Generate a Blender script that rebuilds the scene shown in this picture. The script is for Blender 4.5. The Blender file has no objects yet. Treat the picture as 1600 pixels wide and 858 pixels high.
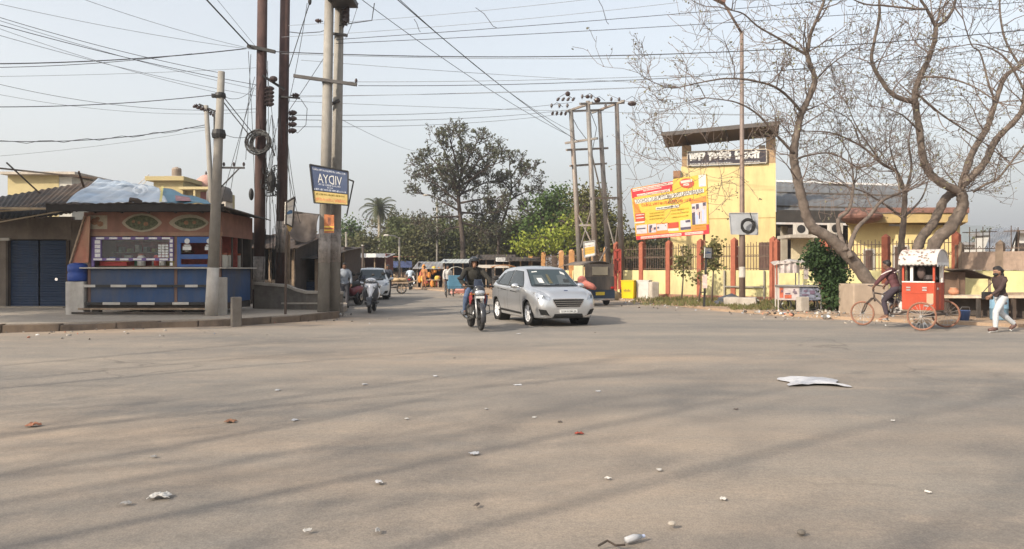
import bpy, bmesh, math, random
from mathutils import Vector, Matrix, Quaternion
from mathutils.bvhtree import BVHTree
R = math.radians
sc = bpy.context.scene
COL = sc.collection
rnd = random.Random(11)
F, H, YH = 1200.0, 1.42, 422.0
def P(px, py, Y): return Vector(((px-800)/F*Y, Y, H+(YH-py)/F*Y))
def G(px, py, z=0.0):
    Y = (H-z)*F/(py-YH); return Vector(((px-800)/F*Y, Y, z))
def V(*a): return Vector(a)

# ------------------------------------------------------------ materials
_mats = {}
def mat(name, col, rough=.85, metal=0, var=.18, scale=2.5, bump=.15, bscale=40, dirt=None, damt=.45, dscale=1.2, spec=.3, wave=None, coat=0, trans=0):
    if name in _mats: return _mats[name]
    m = bpy.data.materials.new(name); m.use_nodes = True
    nt = m.node_tree; N = nt.nodes; L = nt.links
    b = N['Principled BSDF']
    b.inputs['Roughness'].default_value = rough; b.inputs['Metallic'].default_value = metal
    b.inputs['Specular IOR Level'].default_value = spec
    if coat: b.inputs['Coat Weight'].default_value = coat; b.inputs['Coat Roughness'].default_value = .08
    tc = N.new('ShaderNodeTexCoord')
    col = tuple(col)
    out = None
    if var:
        n = N.new('ShaderNodeTexNoise'); n.inputs['Scale'].default_value = scale; n.inputs['Detail'].default_value = 6; n.inputs['Roughness'].default_value = .65
        L.new(tc.outputs['Object'], n.inputs['Vector'])
        r = N.new('ShaderNodeValToRGB')
        r.color_ramp.elements[0].position = .3; r.color_ramp.elements[1].position = .7
        r.color_ramp.elements[0].color = tuple(max(0, c*(1-var)) for c in col)+(1,)
        r.color_ramp.elements[1].color = tuple(min(1, c*(1+var)) for c in col)+(1,)
        L.new(n.outputs['Fac'], r.inputs['Fac']); out = r.outputs['Color']
    if dirt:
        n2 = N.new('ShaderNodeTexNoise'); n2.inputs['Scale'].default_value = dscale; n2.inputs['Detail'].default_value = 8; n2.inputs['Roughness'].default_value = .7
        mp = N.new('ShaderNodeMapping'); mp.inputs['Scale'].default_value = (1, 1, .28); mp.inputs['Location'].default_value = (3.1, 1.7, 5.2)
        L.new(tc.outputs['Object'], mp.inputs['Vector']); L.new(mp.outputs['Vector'], n2.inputs['Vector'])
        r2 = N.new('ShaderNodeValToRGB'); r2.color_ramp.elements[0].position = .62-damt*.35; r2.color_ramp.elements[1].position = .78
        L.new(n2.outputs['Fac'], r2.inputs['Fac'])
        mx = N.new('ShaderNodeMix'); mx.data_type = 'RGBA'
        L.new(r2.outputs['Color'], mx.inputs['Factor'])
        if out: L.new(out, mx.inputs['A'])
        else: mx.inputs['A'].default_value = col+(1,)
        mx.inputs['B'].default_value = tuple(dirt)+(1,)
        out = mx.outputs['Result']
    if out: L.new(out, b.inputs['Base Color'])
    else: b.inputs['Base Color'].default_value = col+(1,)
    h = None
    if wave:   # corrugation: (axis, pitch in metres, strength)
        w = N.new('ShaderNodeTexWave'); w.bands_direction = wave[0]; w.inputs['Scale'].default_value = .314/wave[1]
        L.new(tc.outputs['Object'], w.inputs['Vector'])
        bp = N.new('ShaderNodeBump'); bp.inputs['Strength'].default_value = wave[2]; bp.inputs['Distance'].default_value = .02
        L.new(w.outputs['Fac'], bp.inputs['Height']); h = bp.outputs['Normal']
    if bump:
        n3 = N.new('ShaderNodeTexNoise'); n3.inputs['Scale'].default_value = bscale; n3.inputs['Detail'].default_value = 5
        L.new(tc.outputs['Object'], n3.inputs['Vector'])
        bp = N.new('ShaderNodeBump'); bp.inputs['Strength'].default_value = bump; bp.inputs['Distance'].default_value = .01
        L.new(n3.outputs['Fac'], bp.inputs['Height'])
        if h: L.new(h, bp.inputs['Normal'])
        h = bp.outputs['Normal']
    if h: L.new(h, b.inputs['Normal'])
    if trans: b.inputs['Transmission Weight'].default_value = trans
    _mats[name] = m; return m

def leafmat(name, c1, c2, c3, tr=.25):
    if name in _mats: return _mats[name]
    m = bpy.data.materials.new(name); m.use_nodes = True
    nt = m.node_tree; N = nt.nodes; L = nt.links; b = N['Principled BSDF']
    b.inputs['Roughness'].default_value = .7; b.inputs['Specular IOR Level'].default_value = .2
    g = N.new('ShaderNodeNewGeometry')
    r = N.new('ShaderNodeValToRGB'); e = r.color_ramp.elements
    e[0].color = c1+(1,); e[1].color = c3+(1,); k = e.new(.5); k.color = c2+(1,)
    L.new(g.outputs['Random Per Island'], r.inputs['Fac']); L.new(r.outputs['Color'], b.inputs['Base Color'])
    t = N.new('ShaderNodeBsdfTranslucent'); L.new(r.outputs['Color'], t.inputs['Color'])
    mx = N.new('ShaderNodeMixShader'); mx.inputs[0].default_value = tr
    L.new(b.outputs[0], mx.inputs[1]); L.new(t.outputs[0], mx.inputs[2])
    L.new(mx.outputs[0], N['Material Output'].inputs['Surface'])
    _mats[name] = m; return m

def glass(name, col=(.02, .03, .035), rough=.06):
    if name in _mats: return _mats[name]
    m = mat(name, col, rough, 0, 0, bump=0, spec=.6); return m
def chrome(name='chrome', col=(.75, .75, .76), rough=.18):
    return mat(name, col, rough, 1, 0, bump=0)

# ------------------------------------------------------------ mesh builder
class MB:
    def __init__(s): s.v = []; s.f = []; s.mi = []; s.m = 0; s.X = Matrix.Identity(4)
    def add(s, vs, fs):
        b = len(s.v); X = s.X
        s.v += [tuple(X @ Vector(v)) for v in vs]
        for f in fs: s.f.append(tuple(b+i for i in f)); s.mi.append(s.m)
        return s
    def box(s, x0, y0, z0, x1, y1, z1):
        vs = [(x, y, z) for x in (x0, x1) for y in (y0, y1) for z in (z0, z1)]
        return s.add(vs, [(0,1,3,2),(4,6,7,5),(0,4,5,1),(2,3,7,6),(0,2,6,4),(1,5,7,3)])
    def bar(s, a, b, w, h=None, up=(0, 0, 1)):   # a square bar from a to b
        a, b = Vector(a), Vector(b); h = h or w; d = (b-a).normalized(); up = Vector(up)
        if abs(d.dot(up)) > .98: up = Vector((1, 0, 0))
        x = d.cross(up).normalized()*w/2; y = x.cross(d).normalized()*h/2
        vs = [p+i*x+j*y for p in (a, b) for i, j in ((-1,-1),(1,-1),(1,1),(-1,1))]
        return s.add(vs, [(3,2,1,0),(4,5,6,7),(0,1,5,4),(1,2,6,5),(2,3,7,6),(3,0,4,7)])
    def tube(s, pts, rs, n=8, caps=True, closed=False):
        pts = [Vector(p) for p in pts]
        if not hasattr(rs, '__len__'): rs = [rs]*len(pts)
        vs = []; prev = None; k = len(pts)
        for i, p in enumerate(pts):
            if closed: d = pts[(i+1) % k]-pts[i-1]
            else: d = pts[min(i+1, k-1)]-pts[max(i-1, 0)]
            if d.length < 1e-9: d = Vector((0, 0, 1))
            d.normalize()
            if prev is None:
                a = Vector((0, 0, 1)) if abs(d.z) < .9 else Vector((1, 0, 0))
                x = d.cross(a).normalized()
            else:
                x = prev-d*prev.dot(d)
                if x.length < 1e-6: x = d.orthogonal()
                x.normalize()
            prev = x; y = d.cross(x)
            for j in range(n):
                t = 2*math.pi*j/n; vs.append(p+(x*math.cos(t)+y*math.sin(t))*rs[i])
        fs = []
        for i in range(k if closed else k-1):
            i2 = (i+1) % k
            for j in range(n):
                j2 = (j+1) % n; fs.append((i*n+j, i*n+j2, i2*n+j2, i2*n+j))
        if caps and not closed: fs.append(tuple(range(n))[::-1]); fs.append(tuple((k-1)*n+j for j in range(n)))
        return s.add(vs, fs)
    def cyl(s, a, b, r, r2=None, n=12): return s.tube([a, b], [r, r if r2 is None else r2], n)
    def lathe(s, prof, n=24, c=(0, 0, 0), axis='z', cap=True):   # prof: (radius, height)
        c = Vector(c); vs = []
        for r, h in prof:
            for j in range(n):
                t = 2*math.pi*j/n; a, b = r*math.cos(t), r*math.sin(t)
                vs.append(c+Vector({'z': (a, b, h), 'x': (h, a, b), 'y': (b, h, a)}[axis]))
        k = len(prof)
        fs = [(i*n+j, i*n+(j+1) % n, (i+1)*n+(j+1) % n, (i+1)*n+j) for i in range(k-1) for j in range(n)]
        if cap and prof[0][0] > 1e-6: fs.append(tuple(range(n))[::-1])
        if cap and prof[-1][0] > 1e-6: fs.append(tuple((k-1)*n+j for j in range(n)))
        return s.add(vs, fs)
    def ring(s, c, R_, r, axis='y', n=28, m=8):
        pts = []
        for j in range(n):
            t = 2*math.pi*j/n; a, b = R_*math.cos(t), R_*math.sin(t)
            pts.append(Vector(c)+Vector({'z': (a, b, 0), 'x': (0, a, b), 'y': (a, 0, b)}[axis]))
        return s.tube(pts, r, m, closed=True)
    def ell(s, c, rad, n=16, m=10, M=None):
        c = Vector(c); vs = []; M = M or Matrix.Identity(3)
        for i in range(m+1):
            a = math.pi*i/m
            for j in range(n):
                t = 2*math.pi*j/n
                vs.append(c+M @ Vector((rad[0]*math.sin(a)*math.cos(t), rad[1]*math.sin(a)*math.sin(t), -rad[2]*math.cos(a))))
        return s.add(vs, [(i*n+j, i*n+(j+1) % n, (i+1)*n+(j+1) % n, (i+1)*n+j) for i in range(m) for j in range(n)])
    def prism(s, poly, a, b):   # 3-d polygons a -> b shifted: poly list of Vectors, extruded by vector b-a
        n = len(poly); d = Vector(b)-Vector(a)
        vs = [Vector(p) for p in poly]+[Vector(p)+d for p in poly]
        return s.add(vs, [tuple(range(n))[::-1], tuple(range(n, 2*n))]+[(i, (i+1) % n, n+(i+1) % n, n+i) for i in range(n)])
    def grid(s, fn, nu, nv):
        vs = [fn(i/nu, j/nv) for j in range(nv+1) for i in range(nu+1)]
        return s.add(vs, [(j*(nu+1)+i, j*(nu+1)+i+1, (j+1)*(nu+1)+i+1, (j+1)*(nu+1)+i) for j in range(nv) for i in range(nu)])
    def sheet(s, fn, nu, nv, th):   # a grid with thickness th along z of its local normal (approximately -normal)
        A = [Vector(fn(i/nu, j/nv)) for j in range(nv+1) for i in range(nu+1)]
        n0 = (A[nu]-A[0]).cross(A[-1-nu]-A[0]).normalized()*th; k = len(A)
        fs = []
        for j in range(nv):
            for i in range(nu):
                q = (j*(nu+1)+i, j*(nu+1)+i+1, (j+1)*(nu+1)+i+1, (j+1)*(nu+1)+i); fs.append(q); fs.append(tuple(k+x for x in q[::-1]))
        rim = [i for i in range(nu+1)]+[j*(nu+1)+nu for j in range(1, nv+1)]+[nv*(nu+1)+i for i in range(nu-1, -1, -1)]+[j*(nu+1) for j in range(nv-1, 0, -1)]
        for a, b in zip(rim, rim[1:]+rim[:1]): fs.append((b, a, k+a, k+b))
        return s.add(A+[a-n0 for a in A], fs)
    def build(s, name, mats, parent=None, smooth=False, bevel=0, loc=None, rz=0):
        me = bpy.data.meshes.new(name); me.from_pydata(s.v, [], s.f)
        if not isinstance(mats, (list, tuple)): mats = [mats]
        for m in mats: me.materials.append(m)
        if len(mats) > 1: me.polygons.foreach_set('material_index', s.mi)
        if smooth: me.polygons.foreach_set('use_smooth', [True]*len(me.polygons))
        me.update()
        o = bpy.data.objects.new(name, me); COL.objects.link(o)
        if parent: o.parent = parent
        if loc is not None: o.location = loc
        if rz: o.rotation_euler.z = rz
        if smooth == 'auto':
            try: me.set_sharp_from_angle(angle=R(40))
            except Exception: pass
        if bevel:
            b = o.modifiers.new('b', 'BEVEL'); b.width = bevel; b.segments = 2; b.limit_method = 'ANGLE'; b.angle_limit = R(40)
        return o
def fix_normals(o):
    bm = bmesh.new(); bm.from_mesh(o.data); bmesh.ops.recalc_face_normals(bm, faces=bm.faces); bm.to_mesh(o.data); bm.free(); return o

def tag(o, label, cat, group=None, kind=None):
    o['label'] = label; o['category'] = cat
    if group: o['group'] = group
    if kind: o['kind'] = kind
    return o
def thing(name, label, cat, loc=(0, 0, 0), rz=0, group=None):
    o = bpy.data.objects.new(name, None); COL.objects.link(o); o.empty_display_size = .2
    o.location = loc; o.rotation_euler = (0, 0, rz); return tag(o, label, cat, group)
def setting(o): o['kind'] = 'structure'; return o
def copy_tree(o, parent=None):
    c = o.copy(); COL.objects.link(c)
    if parent: c.parent = parent
    for ch in list(o.children): copy_tree(ch, c)
    return c
def part(name, m, parent, fn, smooth=False, bevel=0):
    mb = MB(); fn(mb); return mb.build(name, m, parent, smooth, bevel)
def boxpart(name, m, parent, *b, bevel=0):
    return MB().box(*b).build(name, m, parent, False, bevel)

_txt = {}
def textmesh(s):
    """the outline of a word as flat faces scaled to the unit square, and its width/height"""
    if s in _txt: return _txt[s]
    cu = bpy.data.curves.new('t', 'FONT'); cu.body = s; cu.resolution_u = 2
    o = bpy.data.objects.new('t', cu); COL.objects.link(o)
    dg = bpy.context.evaluated_depsgraph_get(); me = bpy.data.meshes.new_from_object(o.evaluated_get(dg))
    vs = [v.co.copy() for v in me.vertices]; fs = [tuple(p.vertices) for p in me.polygons]
    bpy.data.objects.remove(o); bpy.data.meshes.remove(me); bpy.data.curves.remove(cu)
    x0 = min(v.x for v in vs); x1 = max(v.x for v in vs); y0 = min(v.y for v in vs); y1 = max(v.y for v in vs)
    _txt[s] = ([((v.x-x0)/(x1-x0), (v.y-y0)/(y1-y0)) for v in vs], fs, (x1-x0)/(y1-y0)); return _txt[s]
class Panel:
    """a flat four-cornered board: bottom-left, bottom-right, top-right, top-left; off is out of its face"""
    def __init__(s, bl, br, tr, tl):
        s.c = [Vector(p) for p in (bl, br, tr, tl)]
        s.n = ((s.c[1]-s.c[0]).cross(s.c[3]-s.c[0])).normalized()
    def pt(s, u, v, off=0):
        a, b, c, d = s.c; return (a*(1-u)+b*u)*(1-v)+(d*(1-u)+c*u)*v+s.n*off
    def poly(s, mb, uv, off=.004): mb.add([s.pt(u, v, off) for u, v in uv], [tuple(range(len(uv)))])
    def rect(s, mb, u0, v0, u1, v1, off=.004): s.poly(mb, [(u0, v0), (u1, v0), (u1, v1), (u0, v1)], off)
    def slab(s, mb, uv, th):
        mb.prism([s.pt(u, v) for u, v in uv], (0, 0, 0), -s.n*th)
    def text(s, mb, txt, u0, v0, u1, v1, off=.007, mirror=True, skew=0):
        vs, fs, _ = textmesh(txt)
        mb.add([s.pt(u0+(u1-u0)*((1-x) if mirror else x), v0+(v1-v0)*y+skew*x, off) for x, y in vs], fs)
    def line(s, mb, pts, w, off=.007):   # a brush stroke through (u,v) points, w in metres
        q = [s.pt(u, v, off) for u, v in pts]
        for a, b in zip(q, q[1:]):
            d = (b-a)
            if d.length < 1e-6: continue
            d.normalize(); x = d.cross(s.n)*w/2; e = d*w*.3
            mb.add([a-x-e, b-x+e, b+x+e, a+x-e], [(0, 1, 2, 3)])
    def script(s, mb, u0, u1, v0, v1, off=.007, seed=1, dens=1.0):
        """a line of writing too small to read: short upright and level strokes in word groups"""
        r = random.Random(seed); u = u0; h = v1-v0; wid = (s.pt(1, .5)-s.pt(0, .5)).length
        while u < u1:
            for _ in range(r.randint(3, 8)):
                w = h*r.uniform(.25, .45)*((s.pt(.5, 1)-s.pt(.5, 0)).length)/wid
                if u+w > u1: break
                s.rect(mb, u, v0, u+w*.35, v0+h*r.uniform(.7, 1), off)
                k = r.random()
                if k < .7: s.rect(mb, u+w*.35, v0+h*r.choice((0, .4, .75)), u+w*.8, v0+h*r.choice((.25, .62, 1)) if k < .35 else v1, off)
                u += w*1.15/dens
            u += h*.25/dens*((s.pt(.5, 1)-s.pt(.5, 0)).length)/wid

# ------------------------------------------------------------ camera, sun, sky
cam = bpy.data.objects.new('camera', bpy.data.cameras.new('camera')); COL.objects.link(cam)
cam.location = (0, 0, H); cam.rotation_euler = (R(90), 0, 0)
cam.data.sensor_width = 36; cam.data.lens = 36*F/1600; cam.data.shift_y = -(429-YH)/1600
cam.data.clip_start = .1; cam.data.clip_end = 9000; sc.camera = cam
TOSUN = Vector((-.75, -.66, 0)).normalized(); ELEV = R(31)
sd = Vector((TOSUN.x*math.cos(ELEV), TOSUN.y*math.cos(ELEV), math.sin(ELEV)))
sun = bpy.data.objects.new('sun', bpy.data.lights.new('sun', 'SUN')); COL.objects.link(sun)
sun.data.energy = 4.2; sun.data.angle = R(.85); sun.data.color = (1, .88, .72)
sun.rotation_euler = (-sd).to_track_quat('-Z', 'Y').to_euler(); sun.location = (-30, -30, 40)
w = bpy.data.worlds.new('World'); sc.world = w; w.use_nodes = True
nt = w.node_tree; bg = nt.nodes['Background']
sky = nt.nodes.new('ShaderNodeTexSky'); sky.sky_type = 'NISHITA'; sky.sun_disc = False
sky.sun_elevation = ELEV; sky.sun_rotation = math.atan2(TOSUN.x, TOSUN.y)
sky.air_density = 1.3; sky.dust_density = 2.6; sky.ozone_density = 1.5
hs = nt.nodes.new('ShaderNodeHueSaturation'); hs.inputs['Saturation'].default_value = .45
nt.links.new(sky.outputs[0], hs.inputs['Color']); nt.links.new(hs.outputs[0], bg.inputs['Color'])
bg.inputs['Strength'].default_value = .136
sc.view_settings.view_transform = 'Standard'; sc.view_settings.look = 'None'
sc.view_settings.exposure = .95; sc.view_settings.gamma = 1; sc.view_settings.use_curve_mapping = False
sc.cycles.use_denoising = True
sc.cycles.max_bounces = 6; sc.cycles.diffuse_bounces = 3; sc.cycles.transparent_max_bounces = 8; sc.cycles.volume_bounces = 0
# ------------------------------------------------------------ ground, road, pavement, verge
def ground_mat(name, c1, c2, c3, sc1=.25, sc2=5, attr=None, dust=(.42, .31, .22)):
    m = bpy.data.materials.new(name); m.use_nodes = True; nt = m.node_tree; N = nt.nodes; L = nt.links; b = N['Principled BSDF']
    b.inputs['Roughness'].default_value = .9; b.inputs['Specular IOR Level'].default_value = .2
    tc = N.new('ShaderNodeTexCoord')
    def noise(s, det=7, rough=.62, st=None):
        n = N.new('ShaderNodeTexNoise'); n.inputs['Scale'].default_value = s; n.inputs['Detail'].default_value = det; n.inputs['Roughness'].default_value = rough
        if st:
            mp = N.new('ShaderNodeMapping'); mp.inputs['Scale'].default_value = st; mp.inputs['Rotation'].default_value = (0, 0, R(-20)); L.new(tc.outputs['Object'], mp.inputs[0]); L.new(mp.outputs[0], n.inputs['Vector'])
        else: L.new(tc.outputs['Object'], n.inputs['Vector'])
        return n.outputs['Fac']
    def ramp(f, a, b_, ca, cb):
        r = N.new('ShaderNodeValToRGB'); e = r.color_ramp.elements; e[0].position = a; e[1].position = b_; e[0].color = ca; e[1].color = cb; L.new(f, r.inputs['Fac']); return r.outputs['Color']
    def mix(f, A, B, mode='MIX'):
        x = N.new('ShaderNodeMix'); x.data_type = 'RGBA'; x.blend_type = mode
        if isinstance(f, float): x.inputs['Factor'].default_value = f
        else: L.new(f, x.inputs['Factor'])
        for k, q in (('A', A), ('B', B)):
            if isinstance(q, tuple): x.inputs[k].default_value = q
            else: L.new(q, x.inputs[k])
        return x.outputs['Result']
    base = ramp(noise(sc1, 8, .6, (.6, 1.5, 1)), .35, .66, c1+(1,), c2+(1,))
    base = mix(ramp(noise(sc2, 8, .7), .5, .72, (0, 0, 0, 1), (.6, .6, .6, 1)), base, c3+(1,))
    if attr:
        a = N.new('ShaderNodeAttribute'); a.attribute_name = attr
        n = noise(.55, 9, .66, (.55, 1.5, 1))
        mm = N.new('ShaderNodeMath'); mm.operation = 'MULTIPLY'; L.new(a.outputs['Fac'], mm.inputs[0])
        rr = ramp(n, .36, .62, (.12, .12, .12, 1), (1, 1, 1, 1)); L.new(rr, mm.inputs[1])
        base = mix(mm.outputs[0], base, dust+(1,))
    if attr:   # wheel-worn streaks, old patches and cracks
        base = mix(ramp(noise(.16, 6, .55, (.35, 2.6, 1)), .45, .62, (0, 0, 0, 1), (.55, .55, .55, 1)), base, (.165, .158, .148, 1))
        vo = N.new('ShaderNodeTexVoronoi'); vo.feature = 'DISTANCE_TO_EDGE'; vo.inputs['Scale'].default_value = .33
        dn = N.new('ShaderNodeTexNoise'); dn.inputs['Scale'].default_value = 1.1; dn.inputs['Detail'].default_value = 7
        L.new(tc.outputs['Object'], dn.inputs['Vector']); va = N.new('ShaderNodeMix'); va.data_type = 'RGBA'; va.blend_type = 'LINEAR_LIGHT'; va.inputs['Factor'].default_value = .55
        L.new(tc.outputs['Object'], va.inputs['A']); L.new(dn.outputs['Color'], va.inputs['B']); va.clamp_factor = False; L.new(va.outputs['Result'], vo.inputs['Vector'])
        crk = ramp(vo.outputs['Distance'], .004, .014, (1, 1, 1, 1), (0, 0, 0, 1)); msk = ramp(noise(.22, 3, .5), .54, .66, (0, 0, 0, 1), (.38, .38, .38, 1))
        cm = mix(1.0, crk, msk, 'MULTIPLY'); base = mix(cm, base, (.07, .062, .055, 1))
        base = mix(ramp(noise(2.6, 9, .75), .62, .74, (0, 0, 0, 1), (.5, .5, .5, 1)), base, (.12, .112, .105, 1))
    base = mix(1.0, base, ramp(noise(24, 5, .7), .34, .66, (.90, .90, .90, 1), (1.09, 1.085, 1.075, 1)), 'MULTIPLY')
    sp = ramp(noise(90, 3, .6), .38, .62, (.86, .86, .86, 1), (1.12, 1.12, 1.12, 1))
    base = mix(1.0, base, sp, 'MULTIPLY')
    L.new(base, b.inputs['Base Color'])
    bp = N.new('ShaderNodeBump'); bp.inputs['Strength'].default_value = .35; bp.inputs['Distance'].default_value = .012
    L.new(noise(60, 5, .7), bp.inputs['Height']); L.new(bp.outputs[0], b.inputs['Normal'])
    return m
earth = ground_mat('earth', (.27, .19, .13), (.36, .26, .18), (.20, .15, .10), .3, 4)
asphalt = ground_mat('dusty_asphalt', (.172, .160, .146), (.276, .240, .200), (.322, .268, .216), .32, 2.2, 'dust', (.40, .295, .205))
paving = ground_mat('dusty_concrete', (.30, .26, .215), (.38, .325, .265), (.24, .205, .17), .8, 6)
g = MB().box(-2500, -800, -.5, 2500, 5200, -.06).build('ground', earth); setting(g)

KERB = [G(-700, 545), G(-200, 530), G(0, 520), G(180, 514), G(370, 509), G(470, 502), G(527, 497)]
KERB = [Vector((-40, 14.2, 0)), Vector((-22, 16.2, 0))]+[Vector((k.x, k.y, 0)) for k in KERB[2:]]
BACK = [V(-5.35, 24.2, 0), V(-5.7, 27, 0), V(-7.2, 34, 0), V(-10, 50, 0), V(-12.5, 62, 0), V(-24, 95, 0)]
REDGE = [V(-19, 95, 0), V(-9.6, 62, 0), G(647, 451), G(704, 456), G(728, 463), G(775, 467), G(870, 467), G(960, 468), G(1040, 476), G(1130, 486), G(1240, 494), G(1340, 500), G(1480, 506), G(1600, 511), V(22, 15.5, 0), V(45, 9, 0)]
def pdist(p, line):
    best = 1e9
    for a, b in zip(line, line[1:]):
        ab = (b-a).xy; t = max(0, min(1, (p-a.xy).dot(ab)/max(ab.length_squared, 1e-9))); best = min(best, (a.xy+ab*t-p).length)
    return best
def build_road():
    xs = [-60+i*.6 for i in range(200)]; ys = []
    y = -14
    while y < 96: ys.append(y); y += .35 if y < 34 else .9
    from mathutils import noise as nz
    vs = []; d = []
    for yy in ys:
        for x in xs:
            p = Vector((x, yy))
            vs.append((x, yy, .018*nz.noise(Vector((x*.18, yy*.18, 0)))+.006*nz.noise(Vector((x*.9, yy*.9, 3)))-.012))
            a = pdist(p, KERB); b = pdist(p, REDGE)
            q = .95*math.exp(-(a/1.7)**1.5)+.75*math.exp(-(b/1.1)**1.3)
            q += .5*math.exp(-((yy-12.5+.12*x)/2.6)**2)*math.exp(-((x-2)/8)**2)+.40*math.exp(-((yy-6.2)/3.0)**2)
            d.append(min(1, q))
    nx = len(xs); fs = [(j*nx+i, j*nx+i+1, (j+1)*nx+i+1, (j+1)*nx+i) for j in range(len(ys)-1) for i in range(nx-1)]
    me = bpy.data.meshes.new('road'); me.from_pydata(vs, [], fs); me.materials.append(asphalt)
    at = me.attributes.new('dust', 'FLOAT', 'POINT'); at.data.foreach_set('value', d)
    me.polygons.foreach_set('use_smooth', [True]*len(fs))
    o = bpy.data.objects.new('road', me); COL.objects.link(o); setting(o)
build_road()
def slab(name, poly, z, m, z0=-.3):
    n = len(poly); mb = MB(); mb.add([(p.x, p.y, z) for p in poly]+[(p.x, p.y, z0) for p in poly], [tuple(range(n))]+[(i, i+n, (i+1) % n+n, (i+1) % n) for i in range(n)])
    o = mb.build(name, m); bm = bmesh.new(); bm.from_mesh(o.data); bmesh.ops.recalc_face_normals(bm, faces=bm.faces); bmesh.ops.triangulate(bm, faces=[f for f in bm.faces if len(f.verts) > 4]); bm.to_mesh(o.data); bm.free()
    return setting(o)
slab('pavement', [p+V(0, .22, 0) for p in KERB]+[V(-5.33, 23.0, 0), V(-5.55, 24.3, 0)]+[p+V(-.1, 0, 0) for p in BACK[1:]]+[V(-60, 95, 0), V(-60, 14.4, 0)], .18, paving)
# kerb: a line of stones along the pavement, broken and dirty
kerb_m = mat('kerb_stone', (.11, .085, .068), .95, 0, .45, 3, .8, 18, dirt=(.22, .16, .11), damt=.7, dscale=1.5)
mb = MB(); rk = random.Random(4)
line = KERB+[V(-5.3, 23.2, 0)]
for a, b in zip(line, line[1:]):
    L_ = (b-a).length; n = max(1, int(L_/.9)); d = (b-a)/n
    for i in range(n):
        p = a+d*i+V(0, rk.uniform(-.03, .03), 0); q = a+d*(i+1)+V(0, rk.uniform(-.02, .02), 0)-d*rk.uniform(0, .03)
        h = .19+rk.uniform(-.05, .015); off = V(0, .24, 0)
        e = V(0, rk.uniform(.01, .05), 0)
        mb.prism([p+V(0, 0, -.2), q+V(0, 0, -.2), q+V(0, 0, h)+e, p+V(0, 0, h+rk.uniform(-.03, .01))+e], (0, 0, 0), off)
k = mb.build('kerb', kerb_m, bevel=.015); fix_normals(k); setting(k)
# verge of trodden earth along the far side of the road
vp = REDGE[1:]+[V(60, 9, 0), V(80, 95, 0), V(-9, 95, 0)]
slab('verge', vp, .07, earth)
# low hills fading in the haze
hill_m = mat('hill_green', (.10, .13, .09), .95, 0, .3, .01, 0)
def hills(name, x0, x1, y0, dep, hfun):
    mb = MB(); mb.grid(lambda u, v: (x0+(x1-x0)*u, y0+dep*v, hfun(x0+(x1-x0)*u)*math.sin(math.pi*min(1, v*1.0))**.8-1), 80, 8)
    return setting(mb.build(name, hill_m, smooth=True))
hills('hills', 300, 1900, 1500, 500, lambda x: 40+60*math.exp(-((x-1010)/210)**2)+55*math.exp(-((x-740)/130)**2)+40*math.exp(-((x-1400)/250)**2)+8*math.sin(x*.021)+5*math.sin(x*.06))
# ------------------------------------------------------------ shared paints
conc = mat('concrete', (.40, .36, .31), .9, 0, .22, 3, .3, 25, dirt=(.20, .17, .14), damt=.6)
concd = mat('old_concrete', (.155, .14, .125), .95, 0, .3, 4, .4, 22, dirt=(.12, .10, .08), damt=.7)
white = mat('dirty_white_paint', (0.446, 0.425, 0.389), .75, 0, .1, 4, .1, dirt=(.36, .31, .25), damt=.55, dscale=2)
wht = mat('white_print', (0.548, 0.548, 0.533), .6, 0, .04, 5, 0)
blk = mat('black_paint', (.025, .024, .024), .55, 0, .3, 6, .1)
rub = mat('rubber', (.03, .028, .027), .8, 0, .3, 9, .3)
steel = mat('grey_steel', (.33, .32, .31), .5, .6, .25, 5, .15, dirt=(.20, .12, .08), damt=.35)
zinc = mat('zinc_sheet', (.36, .37, .38), .5, .5, .2, 1.2, .1, dirt=(.25, .16, .11), damt=.55)
rustsh = mat('rusty_sheet', (.06, .048, .04), .85, .1, .4, 2, .2, dirt=(.10, .06, .04), damt=.6)
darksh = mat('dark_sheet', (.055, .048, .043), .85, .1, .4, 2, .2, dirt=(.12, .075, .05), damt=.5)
wood = mat('weathered_wood', (.27, .20, .14), .9, 0, .3, 8, .3, 30, dirt=(.13, .09, .06), damt=.5)
bamboo = mat('bamboo', (.22, .17, .11), .7, 0, .25, 6, .2)
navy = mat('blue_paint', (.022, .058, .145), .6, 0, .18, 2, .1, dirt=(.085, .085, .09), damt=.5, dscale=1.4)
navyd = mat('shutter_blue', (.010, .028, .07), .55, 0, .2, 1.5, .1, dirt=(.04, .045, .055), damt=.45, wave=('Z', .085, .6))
cream = mat('cream_wall', (0.384, 0.322, 0.174), .9, 0, .1, 1.2, .1, dirt=(.42, .33, .2), damt=.4)
yellowp = mat('yellow_wall', (.56, .45, .215), .85, 0, .05, 1.2, .08, dirt=(.33, .25, .13), damt=.5, dscale=1.1)
yellowl = mat('lemon_wall', (.52, .475, .24), .85, 0, .06, 1.2, .08, dirt=(.27, .22, .13), damt=.5, dscale=.9)
redp = mat('brick_red_paint', (.27, .085, .05), .85, 0, .2, 5, .2, dirt=(.30, .10, .06), damt=.5)
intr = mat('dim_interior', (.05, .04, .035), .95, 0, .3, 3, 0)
SK = [mat('skin_brown', (.23, .125, .08), .55, 0, .08, 20, 0), mat('skin_dark', (.14, .075, .05), .55, 0, .08, 20, 0)]

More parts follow.
